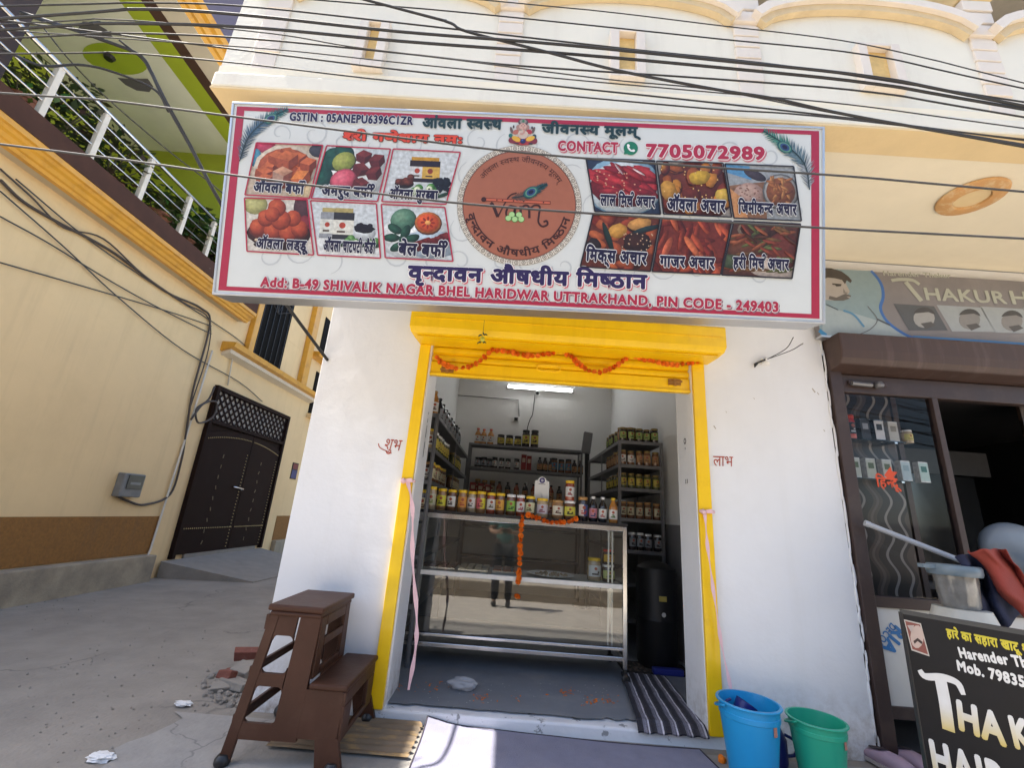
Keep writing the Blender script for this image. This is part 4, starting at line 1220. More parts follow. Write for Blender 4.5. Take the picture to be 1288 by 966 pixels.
# pink ribbons tied to the guide rails
pinkr = mat('pink_ribbon', (0.78, 0.50, 0.52), 0.5, var=0.06)
def ribbon(label, pts, wd=0.028):
    P = catmull(pts, 8); b = MB(); vs = []; fs = []
    for i, p in enumerate(P):
        a = 0.9 * math.sin(i * 0.42); wd_ = wd * (0.8 + 0.25 * math.sin(i * 0.9 + 1)); vs += [p + Vector((-wd_ / 2 * math.cos(a), -abs(wd_ / 2 * math.sin(a)) - .002, 0)), p + Vector((wd_ / 2 * math.cos(a), -.002, 0))]
    for i in range(len(P) - 1): fs.append((2 * i, 2 * i + 1, 2 * i + 3, 2 * i + 2))
    b.add(vs, fs)
    return b
def knot(b, c):
    b.tube([c + Vector((-0.02, 0, 0)), c + Vector((0.075, 0, -0.002))], 0.011, 6); b.blob(c + Vector((0.0, -0.008, -0.005)), 0.018, 2, 0.3); b.add([c + Vector((0.02, -0.012, 0.01)), c + Vector((0.055, -0.015, 0.016)), c + Vector((0.06, -0.015, -0.012)), c + Vector((0.02, -0.012, -0.012))], [(0, 1, 2, 3)])
b = ribbon('', [at_y(513, 606, 2.965), at_y(519, 640, 2.962), at_y(519, 700, 2.975), at_y(524, 770, 2.985), at_y(523, 815, 2.99), at_y(514, 868, 3.0)]); knot(b, at_y(508, 604, 2.965))
solo('ribbon', b, pinkr, 'pink ribbon tied to the yellow rail at the stool side', 'ribbon', base=at_y(514, 868, 3.0), smooth=True)
b = ribbon('', [at_y(886, 645, 2.965), at_y(890, 690, 2.94), at_y(898, 750, 2.93), at_y(908, 815, 2.92), at_y(922, 880, 2.86)], 0.024); knot(b, at_y(884, 643, 2.965))
solo('ribbon', b, pinkr, 'pink ribbon tied to the yellow rail above the blue bucket', 'ribbon', base=at_y(922, 880, 2.86), smooth=True)

# ------------------------------------------------------------------ glass display counter
CX0, CX1, CY0, CY1, CZ = -0.745, 0.935, 3.70, 4.22, 1.20
cn = thing('display_counter', 'steel framed glass display counter with marigold garlands and jars on top', 'display counter', (0.1, 3.95, 0.08))
for x in (CX0, CX1):
    for y in (CY0, CY1):
        b = MB(); b.box(x - 0.016, x + 0.016, y - 0.016, y + 0.016, 0.17, CZ - 0.03); b.build('post', steel, cn, bevel=0.003)
b = MB()
for z, h in ((CZ - 0.045, 0.04), (0.235, 0.03), (0.30, 0.022)):
    b.box(CX0 + 0.016, CX1 - 0.016, CY0 - 0.014, CY0 + 0.014, z - h / 2, z + h / 2); b.box(CX0 + 0.016, CX1 - 0.016, CY1 - 0.014, CY1 + 0.014, z - h / 2, z + h / 2)
    for x in (CX0, CX1): b.box(x - 0.014, x + 0.014, CY0 + 0.016, CY1 - 0.016, z - h / 2, z + h / 2)
b.build('rail', steel, cn, bevel=0.003)
b = MB(); b.box(CX0 - 0.02, CX1 + 0.02, CY0 - 0.024, CY1 + 0.02, CZ - 0.025, CZ - 0.003)
b.build('top', mat('black_granite_top', (0.03, 0.028, 0.03), 0.18, var=0.3, scale=90), cn, bevel=0.003)
shelfm = mat('white_shelf_sheet', (0.50, 0.50, 0.48), 0.35, var=0.05)
b = MB(); b.box(CX0 + 0.017, CX1 - 0.017, CY0 + 0.004, CY1 - 0.002, 0.725, 0.739)
b.build('shelf', shelfm, cn)
b = MB(); b.box(CX0 + 0.017, CX1 - 0.017, CY0 - 0.012, CY0 + 0.003, 0.712, 0.745)
b.build('shelf_trim', mat('shelf_edge_glare', (0.78, 0.76, 0.70), 0.4), cn, bevel=0.002)  # shelf edge painted pale for the sunlit reflection along it
b = MB(); b.box(CX0 + 0.017, CX1 - 0.017, CY0 + 0.018, CY1 - 0.018, 0.30, 0.312); b.build('base_shelf', mat('brown_base_sheet', (0.20, 0.17, 0.14), 0.4), cn)
# panes with their slim vertical profiles
for z0, z1 in ((0.316, 0.71), (0.747, CZ - 0.066)):
    b = MB(); yt_ = CY0 - 0.006 + (z1 - z0) * 0.027; b.add([(CX0 + 0.017, CY0 - 0.006, z0), (CX1 - 0.017, CY0 - 0.006, z0), (CX1 - 0.017, yt_, z1), (CX0 + 0.017, yt_, z1)], [(0, 1, 2, 3)])
    b.build('front_pane', caseglass, cn)
    for x in (CX0, CX1):
        b = MB(); b.add([(x, CY0 + 0.017, z0), (x, CY1 - 0.017, z0), (x, CY1 - 0.017, z1), (x, CY0 + 0.017, z1)], [(0, 1, 2, 3)]); b.build('side_pane', caseglass, cn)
    b = MB()
    for x in (CX1 - 0.13, CX1 - 0.10, CX0 + 0.09): b.box(x, x + 0.012, CY0 + 0.012, CY0 + 0.020, z0, z1)
    b.build('slim_profile', aluminium, cn)
for x in (CX0, CX1):
    for y in (CY0, CY1):
        b = MB(); b.lathe([(0.0, 0), (0.02, 0.0), (0.032, 0.012), (0.032, 0.022), (0.02, 0.034), (0, 0.034)], (x, y - 0.017, 0.114), 14, R=Matrix.Rotation(PI / 2, 3, 'X') @ Matrix.Rotation(0, 3, 'Z'))
        b.v = [p for p in b.v]
        b.box(x - 0.01, x + 0.01, y - 0.02, y + 0.02, 0.13, 0.172)
        b.build('caster', mat('caster_black', (0.03, 0.03, 0.03), 0.5, metal=0.3), cn)

# ------------------------------------------------------------------ jars and bottles
def content(nm, col): return mat(nm, col, 0.22, var=0.35, scale=30, coat=0.8)
cont = {'tan': content('tan_pickle_in_jar', (0.30, 0.16, 0.07)), 'brown': content('brown_pickle_in_jar', (0.16, 0.07, 0.035)), 'dark': content('dark_pickle_in_jar', (0.035, 0.025, 0.025)),
        'amber': content('amber_juice', (0.42, 0.17, 0.03)), 'red': content('red_pickle_in_jar', (0.28, 0.06, 0.03)), 'green': content('green_pickle_in_jar', (0.07, 0.08, 0.03)), 'pale': content('pale_sweet_in_jar', (0.42, 0.32, 0.2)), 'black': content('black_syrup', (0.012, 0.01, 0.012))}
lidm = {'yellow': mat('yellow_lid', (0.80, 0.52, 0.02), 0.4, var=0.04), 'white': mat('white_lid', (0.78, 0.78, 0.78), 0.4, var=0.03), 'tan': mat('tan_lid', (0.45, 0.24, 0.08), 0.4), 'black': blackp, 'red': mat('red_lid', (0.6, 0.06, 0.04), 0.4), 'brass': mat('brass_lid', (0.28, 0.2, 0.07), 0.4, metal=0.6)}
JR = random.Random(9)
def label_mesh(r, z0, z1, cols, seed=0):
    b = MB(); rr = random.Random(seed); A0, A1 = PI * 1.5 - 1.15, PI * 1.5 + 1.15
    def patch(a0, a1, za, zb, col, e):
        n = max(2, int((a1 - a0) / 0.2)); vs = []
        for i in range(n + 1):
            a = a0 + (a1 - a0) * i / n
            vs += [((r + e) * math.cos(a), (r + e) * math.sin(a), za), ((r + e) * math.cos(a), (r + e) * math.sin(a), zb)]
        b.add(vs, [(2 * i, 2 * i + 2, 2 * i + 3, 2 * i + 1) for i in range(n)], col)
    h = z1 - z0; m = PI * 1.5
    patch(A0, A1, z0, z1, C(cols[0]), 0.0006)
    if len(cols) > 2: patch(m - 0.05, A1, z0, z1, C(cols[2]), 0.0009)
    for k in range(10):
        a = 2 * PI * k / 10; b_ = 2 * PI * (k + 1) / 10; rc = h * 0.15; cz = z0 + h * 0.72; e = r + 0.0014
        pts = [(m, cz), (m + rc / r * math.cos(a), cz + rc * math.sin(a)), (m + rc / r * math.cos(b_), cz + rc * math.sin(b_))]
        b.add([(e * math.cos(q[0]), e * math.sin(q[0]), q[1]) for q in pts], [(0, 1, 2)], C('#9a4a34'))
    patch(m - 0.55, m + 0.45, z0 + h * 0.16, z0 + h * 0.3, C(cols[1]), 0.0012)
    for k in range(3):
        a = m + rr.uniform(-0.5, 0.5); patch(a - 0.14, a + 0.14, z0 + h * rr.uniform(0.28, 0.4), z0 + h * rr.uniform(0.42, 0.5), C(cols[1]), 0.0015)
    return b
PROTO = {}
def jar(label, loc, kind='round', r=0.04, h=0.18, body='tan', lid='yellow', cols=('#d8d4c8', '#5a2a20'), group=None, rotz=0.0, name=None, cat=None):
    key = (kind, r, h, body, lid, tuple(cols), name)
    if key in PROTO:
        d_ = dup(PROTO[key], loc, label, group, rotz); k_ = JR.uniform(0.95, 1.04); d_.scale = (k_, k_, k_ * JR.uniform(0.96, 1.03)); d_.location = (loc[0] + JR.uniform(-.006, .006), loc[1] + JR.uniform(-.006, .006), loc[2])
        return d_
    bot = kind == 'bottle'
    o = thing(name or ('bottle' if bot else 'jar'), label, cat or ('bottle' if bot else 'jar'), (0, 0, 0), group)
    b = MB()
    if bot:
        b.lathe([(0, 0), (r * 0.92, 0), (r, r * 0.15), (r, h * 0.58), (r * 0.82, h * 0.70), (r * 0.42, h * 0.84), (r * 0.36, h * 0.9), (0, h * 0.9)], n=16)
    elif kind == 'box':
        b.box(-r, r, -r * 0.7, r * 0.7, 0, h)
    else:
        b.lathe([(0, 0), (r * 0.9, 0), (r, r * 0.14), (r, h * 0.76), (r * 0.84, h * 0.85), (r * 0.84, h * 0.88), (0, h * 0.88)], n=18)
    b.build('body', cont[body], o, smooth='auto')
    if kind != 'box':
        b = MB(); rl = r * 0.48 if bot else r * 0.92
        z0 = h * 0.9 if bot else h * 0.865
        b.lathe([(rl, z0), (rl * 1.02, z0 + 0.003), (rl * 1.02, h - 0.003), (rl * 0.94, h), (0, h)], n=18)
        b.build('lid', lidm[lid], o, smooth='auto')
        z0, z1 = (h * 0.14, h * 0.52) if bot else (h * 0.2, h * 0.68)
        label_mesh(r, z0, z1, cols, len(PROTO)).build('label', labelm, o)
    else:
        b = MB(); y = -r * 0.7 - 0.0008
        b.add([(-r * .96, y, h * .06), (r * .96, y, h * .06), (r * .96, y, h * .94), (-r * .96, y, h * .94)], [(0, 1, 2, 3)], C(cols[0]))
        b.add([(-r * .6, y - .0006, h * .5), (r * .6, y - .0006, h * .5), (r * .6, y - .0006, h * .78), (-r * .6, y - .0006, h * .78)], [(0, 1, 2, 3)], C(cols[1]))
        b.build('label', labelm, o)
    o.location = loc; o.rotation_euler = (0, 0, rotz)
    PROTO[key] = o
    return o
TOPZ = CZ - 0.003
def on_counter(u): return at_y(u, 640, 3.80).x
W1, W2 = '#cfcfcb', '#4a3038'
row = [
 (541.6, 'jar with yellow lid and pale photo label, nearest the left post of the counter', 'round', .040, .185, 'pale', 'yellow', ('#b8b49a', '#7a8a4a')),
 (554.5, 'jar with yellow lid, yellow label and brown round mark, second in the counter row', 'round', .040, .175, 'tan', 'yellow', ('#c9c23a', '#3a3a1a')),
 (567.3, 'jar with yellow lid and white label showing a dark berry, on the counter', 'round', .040, .172, 'brown', 'yellow', (W1, '#3a2026')),
 (580.4, 'jar with yellow lid and orange red label on the counter', 'round', .040, .175, 'tan', 'yellow', ('#c98a3a', '#9a3a26')),
 (592.6, 'jar with yellow lid and white label over pale sweets, on the counter', 'round', .038, .170, 'pale', 'yellow', ('#cbc7c4', '#2a2a3a')),
 (604.3, 'jar with yellow lid and split pink and yellow label', 'round', .040, .175, 'tan', 'yellow', ('#c9606a', '#7a2a36', '#cfc23a')),
 (616.8, 'jar with yellow lid, white label and red brown pickle on the counter', 'round', .039, .170, 'red', 'yellow', (W1, '#5a5040')),
 (628.8, 'jar with yellow lid and golden label on the counter', 'round', .040, .172, 'brown', 'yellow', ('#c9963a', '#8a5a2a')),
 (642.2, 'jar with white lid and bright green label', 'round', .040, .168, 'brown', 'white', ('#86b04a', '#2f5a2a')),
 (654.4, 'jar with white lid and white label over red brown pickle', 'round', .038, .168, 'red', 'white', (W1, '#a8485a')),
 (667.0, 'jar with yellow lid and cream label beside the payment card', 'round', .042, .165, 'dark', 'yellow', ('#c9c6a0', '#5a5a2a')),
 (682.0, 'wide jar with yellow lid standing in front of the payment card', 'round', .050, .155, 'pale', 'yellow', ('#bdb6c0', '#8a4a5a')),
 (701.3, 'wide jar with tan lid and cream label beside the stacked jars', 'round', .050, .150, 'tan', 'tan', ('#cfc9b6', '#5a3a3a')),
 (716.6, 'wide jar with white lid and yellow label, under a smaller jar', 'round', .050, .150, 'brown', 'white', ('#c6c04a', '#3f3a1c')),
 (733.0, 'tall dark jar with red and blue picture label', 'round', .042, .190, 'dark', 'tan', ('#c9bdb6', '#a83a3a', '#3a4a7a')),
 (746.0, 'black syrup bottle with white cap and pink label, next to the tall dark jar', 'bottle', .036, .20, 'black', 'white', ('#b87a86', '#2a3a6a')),
 (758.0, 'black syrup bottle with white cap and white label', 'bottle', .036, .20, 'black', 'white', (W1, '#9a3a3a')),
 (771.3, 'amber juice bottle with yellow cap at the end of the counter', 'bottle', .038, .20, 'amber', 'yellow', ('#d2d0cc', '#4a6a3a')),
]
for u, lb, kind, r, h, body, lid, cols in row:
    jar(lb, (on_counter(u), 3.80, TOPZ), kind, r * 0.98, h, body, lid, cols, 'jars and bottles in a row on the counter', JR.uniform(-0.25, 0.25))
jar('small jar with yellow lid stacked on the wide yellow label jar', (on_counter(716), 3.80, TOPZ + 0.151), 'round', .040, .165, 'red', 'yellow', (W1, '#8a2a2a'), 'jars and bottles in a row on the counter')
jar('pale jar half hidden behind the wide tan lid jar', (on_counter(693.5), 3.91, TOPZ), 'round', .042, .150, 'pale', 'tan', ('#c9b6b0', '#8a5a5a'), 'jars and bottles in a row on the counter')
# three jars inside the case
for u, v, z, lb, r, h, body, lid, cols in ((747, 725, .739, 'jar with yellow lid and white label on the glass case shelf', .055, .175, 'pale', 'yellow', ('#c8ccd0', '#3a3a3a')),
                                   (765, 727, .739, 'dark jar with white lid and green label inside the glass case', .052, .13, 'dark', 'white', ('#b6bd7a', '#3a4a2a')),
                                   (765, 727, .870, 'dark jar with red lid stacked on the white lid jar in the glass case', .048, .115, 'dark', 'red', ('#c9a23a', '#7a2a1c'))):
    jar(lb, (at_y(u, v, 3.86).x, 3.86, z), 'round', r, h, body, lid, cols, 'jars inside the glass case', 0.1)
# payment card without its code
c0 = Vector((on_counter(681), 3.862, TOPZ + 0.128))
pc = thing('payment_card', 'white payment card with round purple mark standing behind the counter jars', 'card', (c0.x, c0.y, TOPZ))
b = MB()
pts = [(-.062, 0), (.062, 0), (.062, .17), (.056, .177), (.036, .18), (.031, .196), (.018, .207), (0, .211), (-.018, .207), (-.031, .196), (-.036, .18), (-.056, .177), (-.062, .17)]
b.prism(pts, lambda a, q, d: (c0.x + a, c0.y + d + q * 0.05, c0.z + q), 0, 0.004)
b.build('card', whitep, pc)
b = MB()
F3 = lambda pl_, e, col: b.add([(c0.x + x, c0.y + z * 0.05 - e, c0.z + z) for x, z in pl_], [tuple(range(len(pl_)))], C(col))
F3(ell(0, .180, .024, .024, 18), .001, '#3a2f7a'); F3(ell(0, .180, .012, .012, 10), .002, '#cfcfe0'); F3([(-.03, .146), (.03, .146), (.03, .151), (-.03, .151)], .001, '#55555f')
F3([(-.036, .022), (.036, .022), (.036, .027), (-.036, .027)], .001, '#6a6a72')
b.build('print', printm, pc)
b = MB(); b.bar((c0.x, c0.y + .03, TOPZ), (c0.x, c0.y + .012, c0.z + .05), 0.06, 0.003); b.build('prop', whitep, pc)
# sweets and trays on the shelf of the case
def tray(label, x0, x1, y0, y1, z, n, col, sweets, mt='steel'):
    o = thing('sweet_tray', label, 'tray', ((x0 + x1) / 2, (y0 + y1) / 2, z), 'sweet trays in the counter')
    b = MB(); b.box(x0, x1, y0, y1, z + 0.001, z + 0.006)
    for a in ((x0, x1, y0, y0 + .005), (x0, x1, y1 - .005, y1), (x0, x0 + .005, y0 + .005, y1 - .005), (x1 - .005, x1, y0 + .005, y1 - .005)): b.box(a[0], a[1], a[2], a[3], z + 0.006, z + 0.024)
    b.build('tray', steel, o)
    b = MB(); rr = random.Random(n)
    for i in range(n):
        for j in range(3):
            cx = x0 + (x1 - x0) * (i + .5) / n; cy = y0 + (y1 - y0) * (j + .5) / 3
            b.obox((cx, cy, z + 0.022), ((x1 - x0) / n * .8, (y1 - y0) / 3 * .8, 0.03), Matrix.Rotation(rr.uniform(-.1, .1), 3, 'Z'))
    q = b.build('sweets', mat(sweets, col, 0.4, var=0.2, scale=30), o, bevel=0.003); q['kind'] = 'stuff'
tray('tray of dark brown sweets at the left end of the glass case', -0.68, -0.40, 3.76, 4.08, .739, 4, (0.10, 0.05, 0.035), 'dark_brown_sweets')
tray('tray of pale milk sweets beside the dark brown ones', -0.37, -0.13, 3.76, 4.08, .739, 4, (0.42, 0.36, 0.26), 'pale_milk_sweets')
tray('tray of red brown sweets in the middle of the glass case', -0.10, 0.14, 3.80, 4.1, .739, 3, (0.25, 0.09, 0.05), 'red_brown_sweets')
pl_ = MB(); pl_.lathe([(0, .004), (.12, .004), (.19, .016), (.195, .02), (.19, .022), (.12, .010), (0, .010)], (0.38, 3.93, .739), 28)
o = thing('round_plate', 'round pale plate of snacks lying on the glass case shelf', 'plate', (0.38, 3.93, .739)); pl_.build('dish', whitep, o, smooth='auto')
b = MB(); rr = random.Random(5)
for k in range(60): a = rr.uniform(0, 6.28); q = .14 * math.sqrt(rr.random()); b.blob((.38 + q * math.cos(a), 3.93 + q * math.sin(a), .753), 0.011, 1, .3)
q = b.build('snacks', mat('pale_fried_snack', (0.42, 0.33, 0.22), 0.7), o); q['kind'] = 'stuff'

# ------------------------------------------------------------------ racks along the walls
def rack(label, x0, x1, y0, y1, zs):
    o = thing('shelf_rack', label, 'rack', ((x0 + x1) / 2, (y0 + y1) / 2, 0.081))
    top = zs[0]
    for x in (x0, x1):
        for y in (y0, y1):
            b = MB(); b.box(x - .016, x + .016, y - .004, y + .004, 0.081, top); b.box(x - .004, x + .004, y - .016, y + .016, 0.081, top); b.build('post', rackmetal, o)
    if x1 - x0 < y1 - y0 and y1 - y0 > 1.6:
        for x in (x0, x1):
            b = MB(); ym = (y0 + y1) / 2; b.box(x - .004, x + .004, ym - .016, ym + .016, 0.081, top); b.build('post', rackmetal, o)
    for z in zs:
        b = MB(); b.box(x0 - .004, x1 + .004, y0 - .004, y1 + .004, z - .006, z)
        for a in ((x0 - .005, x1 + .005, y0 - .006, y0 - .0045), (x0 - .005, x1 + .005, y1 + .0045, y1 + .006)): b.box(*a, z - .034, z)
        for a in ((x0 - .006, x0 - .0045, y0 - .004, y1 + .004), (x1 + .0045, x1 + .006, y0 - .004, y1 + .004)): b.box(*a, z - .034, z)
        b.build('shelf', rackmetal, o)
    return o
RZ = [2.03, 1.784, 1.549, 1.254, 0.959, 0.66, 0.35]
rack('grey metal rack of jars against the right inner wall', 1.10, 1.53, 4.55, 6.35, RZ)
lab = {'green': ('#8fa05a', '#2f4a2a'), 'cream': ('#c9c0a0', '#5a3a2a'), 'white': ('#cfcfcb', '#4a3038'), 'yellow': ('#bfae4a', '#4a3a1a'), 'tan': ('#a8825a', '#5a3020'), 'grey': ('#8a8f96', '#2a2a30')}
rows_r = [(2.03, 'green', 'dark', 'brass', .145), (1.784, 'tan', 'brown', 'brass', .15), (1.549, 'yellow', 'green', 'brass', .15), (1.254, 'cream', 'brown', 'tan', .16), (0.959, 'grey', 'dark', 'white', .16)]
names_ = ['top', 'second', 'third', 'fourth', 'fifth']
for k, (z, lc_, bd_, ld, h) in enumerate(rows_r):
    tx = {'green': 'green', 'tan': 'tan', 'yellow': 'yellow', 'cream': 'cream', 'grey': 'grey'}[lc_]
    for i in range(5):
        wl_ = k == 1 and i < 2
        jar(('jar with white label on the second shelf of the right rack' if wl_ else f'jar with {tx} label at the front of the {names_[k]} shelf of the right rack'), (1.145 + i * 0.085, 4.60, z), 'round', .037, h, bd_, ld, lab['white' if wl_ else lc_],
            'white label jars on the right rack' if wl_ else f'front jars on the {names_[k]} shelf of the right rack', JR.uniform(-.3, .3))
    for i in range(5 if k < 3 else 3):
        jar(f'jar with {tx} label down the aisle side of the {names_[k]} shelf of the right rack', (1.145, 4.72 + i * 0.13, z), 'round', .037, h, bd_, ld, lab[lc_], f'aisle side jars on the {names_[k]} shelf of the right rack', -PI / 2 + JR.uniform(-.3, .3))
LZ = [1.984, 1.688, 1.425, 1.15, 0.85, 0.5]
rack('grey metal rack of bottles and jars against the left inner wall', -0.97, -0.665, 3.67, 6.5, LZ)
for i in range(2): jar(('amber bottle with white label at the near end of the left rack top' if i == 0 else 'second amber bottle from the near end of the left rack top'), (-0.72 - 0.075 * i, 3.76, 1.984), 'bottle', .038, .22, 'amber', 'tan', lab['white'], 'bottles on the left rack top', 0.3)
for i in range(8): jar('dark bottle with grey label on top of the left rack', (-0.715, 3.98 + i * 0.21, 1.984), 'bottle', .042, .21, 'black', 'black', lab['grey'], 'dark bottles on the left rack top', PI / 2)
jar('white labelled jar standing at the near end of the left rack', (-0.715, 3.74, 1.688), 'round', .045, .17, 'pale', 'yellow', lab['white'], None, 0.2)
jar('dark jar with white label at the near end of the left rack, third shelf', (-0.715, 3.74, 1.425), 'round', .045, .15, 'dark', 'tan', lab['white'], None, 0.2)
jar('big dark jar with cream label at the near end of the left rack, fourth shelf', (-0.72, 3.75, 1.15), 'round', .05, .2, 'dark', 'yellow', lab['cream'], None, 0.2)
for k, (z, lc_, bd_, ld) in enumerate(((1.688, 'yellow', 'green', 'white'), (1.425, 'cream', 'brown', 'yellow'), (1.15, 'tan', 'dark', 'yellow'))):
    nm = ['second', 'third', 'fourth'][k]
    for i in range(7): jar(f'jar with {lc_} label in the {nm} shelf row of the left rack', (-0.715, 3.92 + i * 0.115, z), 'round', .042, .17, bd_, ld, lab[lc_], f'jars in the {nm} shelf row of the left rack', PI / 2 + JR.uniform(-.2, .2))
    for i in range(5): jar(f'jar with {lc_} label at the far end of the {nm} shelf of the left rack', (-0.715, 5.25 + i * 0.16, z), 'round', .042, .17, bd_, 'brass', lab[lc_], f'far end jars on the {nm} shelf of the left rack', PI / 2)
BZ = [2.235, 1.875, 1.44, 1.02, 0.6]
rack('grey metal rack across the back wall under the tube light', -0.68, 1.06, 6.82, 7.12, BZ)
bx = lambda u: at_y(u, 560, 6.9).x
for i, u in enumerate((600, 607.7, 616)): jar('amber bottle with white label on top of the back rack', (bx(u), 6.9, 2.235), 'bottle', .05, .25, 'amber', 'red', lab['white'], 'amber bottles on the back rack')
for u in (629.5, 640.5, 651): jar('squat dark jar with yellow label on top of the back rack', (bx(u), 6.9, 2.235), 'round', .058, .17, 'dark', 'black', lab['yellow'], 'squat jars on the back rack')
for u in (661, 672.5): jar('tall dark jar with yellow label on top of the back rack', (bx(u), 6.9, 2.235), 'round', .06, .27, 'dark', 'black', lab['yellow'], 'tall jars on the back rack')
for u in (624, 632.5, 641, 651): jar('dark jar with white label on the second shelf of the back rack', (bx(u), 6.9, 1.875), 'round', .045, .17, 'dark', 'black', lab['white'], 'white label jars on the back rack')
for u in (660, 667): jar('red carton on the second shelf of the back rack', (bx(u), 6.9, 1.875), 'box', .04, .24, 'red', 'red', ('#8a2a2c', '#c9b6a0'), 'red cartons on the second shelf of the back rack', name='carton', cat='carton')
for u in (698, 707, 716): jar('jar with blue and tan label on the second shelf of the back rack', (bx(u), 6.9, 1.875), 'round', .05, .22, 'brown', 'black', ('#4a6f86', '#a8825a'), 'blue label jars on the back rack')
for i in range(3): jar('red carton on the third shelf of the back rack', (bx(600 + 9 * i), 6.9, 1.44), 'box', .05, .2, 'red', 'red', ('#8a2a2c', '#c9b6a0'), 'red cartons on the third shelf of the back rack', name='carton', cat='carton')
for i in range(9): jar('dark bottle on the third shelf of the back rack', (bx(632 + 10.5 * i), 6.9, 1.44), 'bottle', .045, .24, 'dark' if i % 2 else 'red', 'black', lab['tan'], 'dark bottles on the back rack')

# ------------------------------------------------------------------ small things inside
for u in (680, 687, 694, 723, 731): jar('dark bottle with tan label on the second shelf of the back rack', (bx(u), 6.9, 1.875), 'bottle', .042, .22, 'dark', 'black', lab['tan'], 'dark bottles on the second shelf of the back rack')
for u in (603, 610, 617): jar('squat dark jar at the left end of the second shelf of the back rack', (bx(u), 6.9, 1.875), 'round', .05, .15, 'dark', 'black', lab['grey'], 'squat jars on the second shelf of the back rack')
for i in range(3): jar('dark jar with cream label behind the cartons on the back rack third shelf', (bx(604.5 + 9 * i), 7.0, 1.44), 'round', .045, .26, 'brown', 'tan', lab['cream'], 'cream label jars behind the cartons')
for i in range(6): jar('tall brown jar in the second row of the right rack top', (1.145 + i * 0.07, 4.70, 2.03), 'round', .033, .16, 'brown', 'brass', lab['tan'], 'second row jars on the right rack top')
tb = thing('tube_light', 'lit white tube light high on the back wall of the shop', 'lamp', (0.385, 7.17, 3.28))
a = at_y(637, 486, 7.15); c = at_y(722, 489, 7.15)
b = MB(); b.box(a.x, c.x, 7.159, 7.2, a.z - .028, a.z + .044); b.box(a.x, a.x + .03, 7.11, 7.165, a.z - .03, a.z + .02); b.box(c.x - .03, c.x, 7.11, 7.165, a.z - .03, a.z + .02); b.build('batten', whitep, tb)
b = MB(); vs = []; fs = []                       # a strip lamp: it shines away from the wall
for i in range(9):
    t = PI * (1.18 + .64 * i / 8); y = 7.162 + .016 * math.sin(t); z = a.z + .008 + .016 * math.cos(t)
    vs += [(a.x + .031, y, z), (c.x - .031, y, z)]
for i in range(8): fs.append((2 * i, 2 * i + 1, 2 * i + 3, 2 * i + 2))
b.add(vs, fs); b.build('tube', glow('tube_glow', (0.95, 0.98, 1.0), 24.0), tb, smooth=True)
c0 = at_y(676, 494, 7.12)
cc = thing('security_camera', 'small black camera under the tube light', 'camera', c0)
b = MB(); b.blob(c0, 0.035, 2, 0); b.build('housing', blackp, cc, smooth=True)
b = MB(); b.tube([c0 + Vector((0, .02, .02)), c0 + Vector((0, .08, .1))], 0.012, 6); b.build('bracket', whitep, cc)
c0 = at_y(649, 528, 7.18)
so = thing('wall_socket', 'white wall socket with a black plug on the back wall', 'socket', c0)
b = MB(); b.box(c0.x - .08, c0.x + .05, 7.185, 7.2, c0.z - .04, c0.z + .05); b.build('plate', whitep, so, bevel=0.003)
b = MB(); b.box(c0.x - .03, c0.x + .03, 7.14, 7.185, c0.z - .02, c0.z + .03); b.build('plug', blackp, so, bevel=0.003)
def cable(label, pts, r, m, n=4, group=None, smooth_=True, name='cable', cat='cable'):
    P = catmull(pts, n) if smooth_ else [Vector(p) for p in pts]
    b = MB(); b.tube(P, r, 6)
    return solo(name, b, m, label, cat, group, smooth=True)
cable('black cable tacked across the upper back wall of the shop', [at_y(549, 482, 7.19), at_y(560, 496, 7.19), at_y(652, 503, 7.19), at_y(653, 524, 7.19)], 0.006, wirem, smooth_=False)
cable('thin cable dangling from the tube light to the back rack', [at_y(673, 496, 7.17), at_y(670, 520, 7.16), at_y(667, 527, 7.15), at_y(664, 536, 7.14), at_y(662, 548, 7.12)], 0.007, wirem)
# dark tall stand beside the back rack
st_ = thing('pole_stand', 'tall dark pole stand with a slanted head beside the right rack', 'stand', (1.14, 6.55, 0.081))
b = MB(); b.tube([(1.14, 6.55, 0.1), (1.10, 6.55, 2.15)], 0.035, 8); b.build('pole', blackp, st_)
b = MB(); b.lathe([(0, 0), (.2, 0), (.2, .02), (0.03, .035)], (1.14, 6.55, 0.082), 20); b.build('foot', blackp, st_)
b = MB(); b.obox((1.09, 6.53, 2.31), (0.13, 0.08, 0.32), Matrix.Rotation(0.12, 3, 'Y')); b.build('head', rackmetal, st_, bevel=0.01)
# black drum and rug by the inner doorway
dr = thing('black_drum', 'black drum with a small gold mark in front of the right rack', 'drum', (1.33, 4.18, 0.081))
b = MB(); b.lathe([(0, 0), (.15, 0), (.165, .03), (.17, .35), (.175, .36), (.17, .38), (.172, .72), (.165, .76), (.10, .80), (0, .82)], (1.33, 4.18, 0.085), 24); b.build('body', mat('black_drum_plastic', (0.008, 0.008, 0.009), 0.5), dr, smooth='auto')
b = MB(); b.box(1.30, 1.36, 4.0, 4.012, 0.60, 0.64, (0.5, 0.4, 0.1)); b.lathe([(0, 0), (.018, 0)], (1.335, 4.004, 0.50), 12, (0.6, 0.6, 0.6), R=Matrix.Rotation(PI / 2, 3, 'X')); b.build('mark', printm, dr)
tbx = MB(); tbx.box(1.22, 1.46, 3.93, 3.99, 0.082, 0.13)
solo('plastic_tub', tbx, mat('deep_blue_plastic', (0.02, 0.03, 0.22), 0.4), 'flat deep blue plastic tub at the foot of the black drum', 'tub', bevel=0.01)
rg = MB(); rr = random.Random(2)
RW, RD = 34, 10
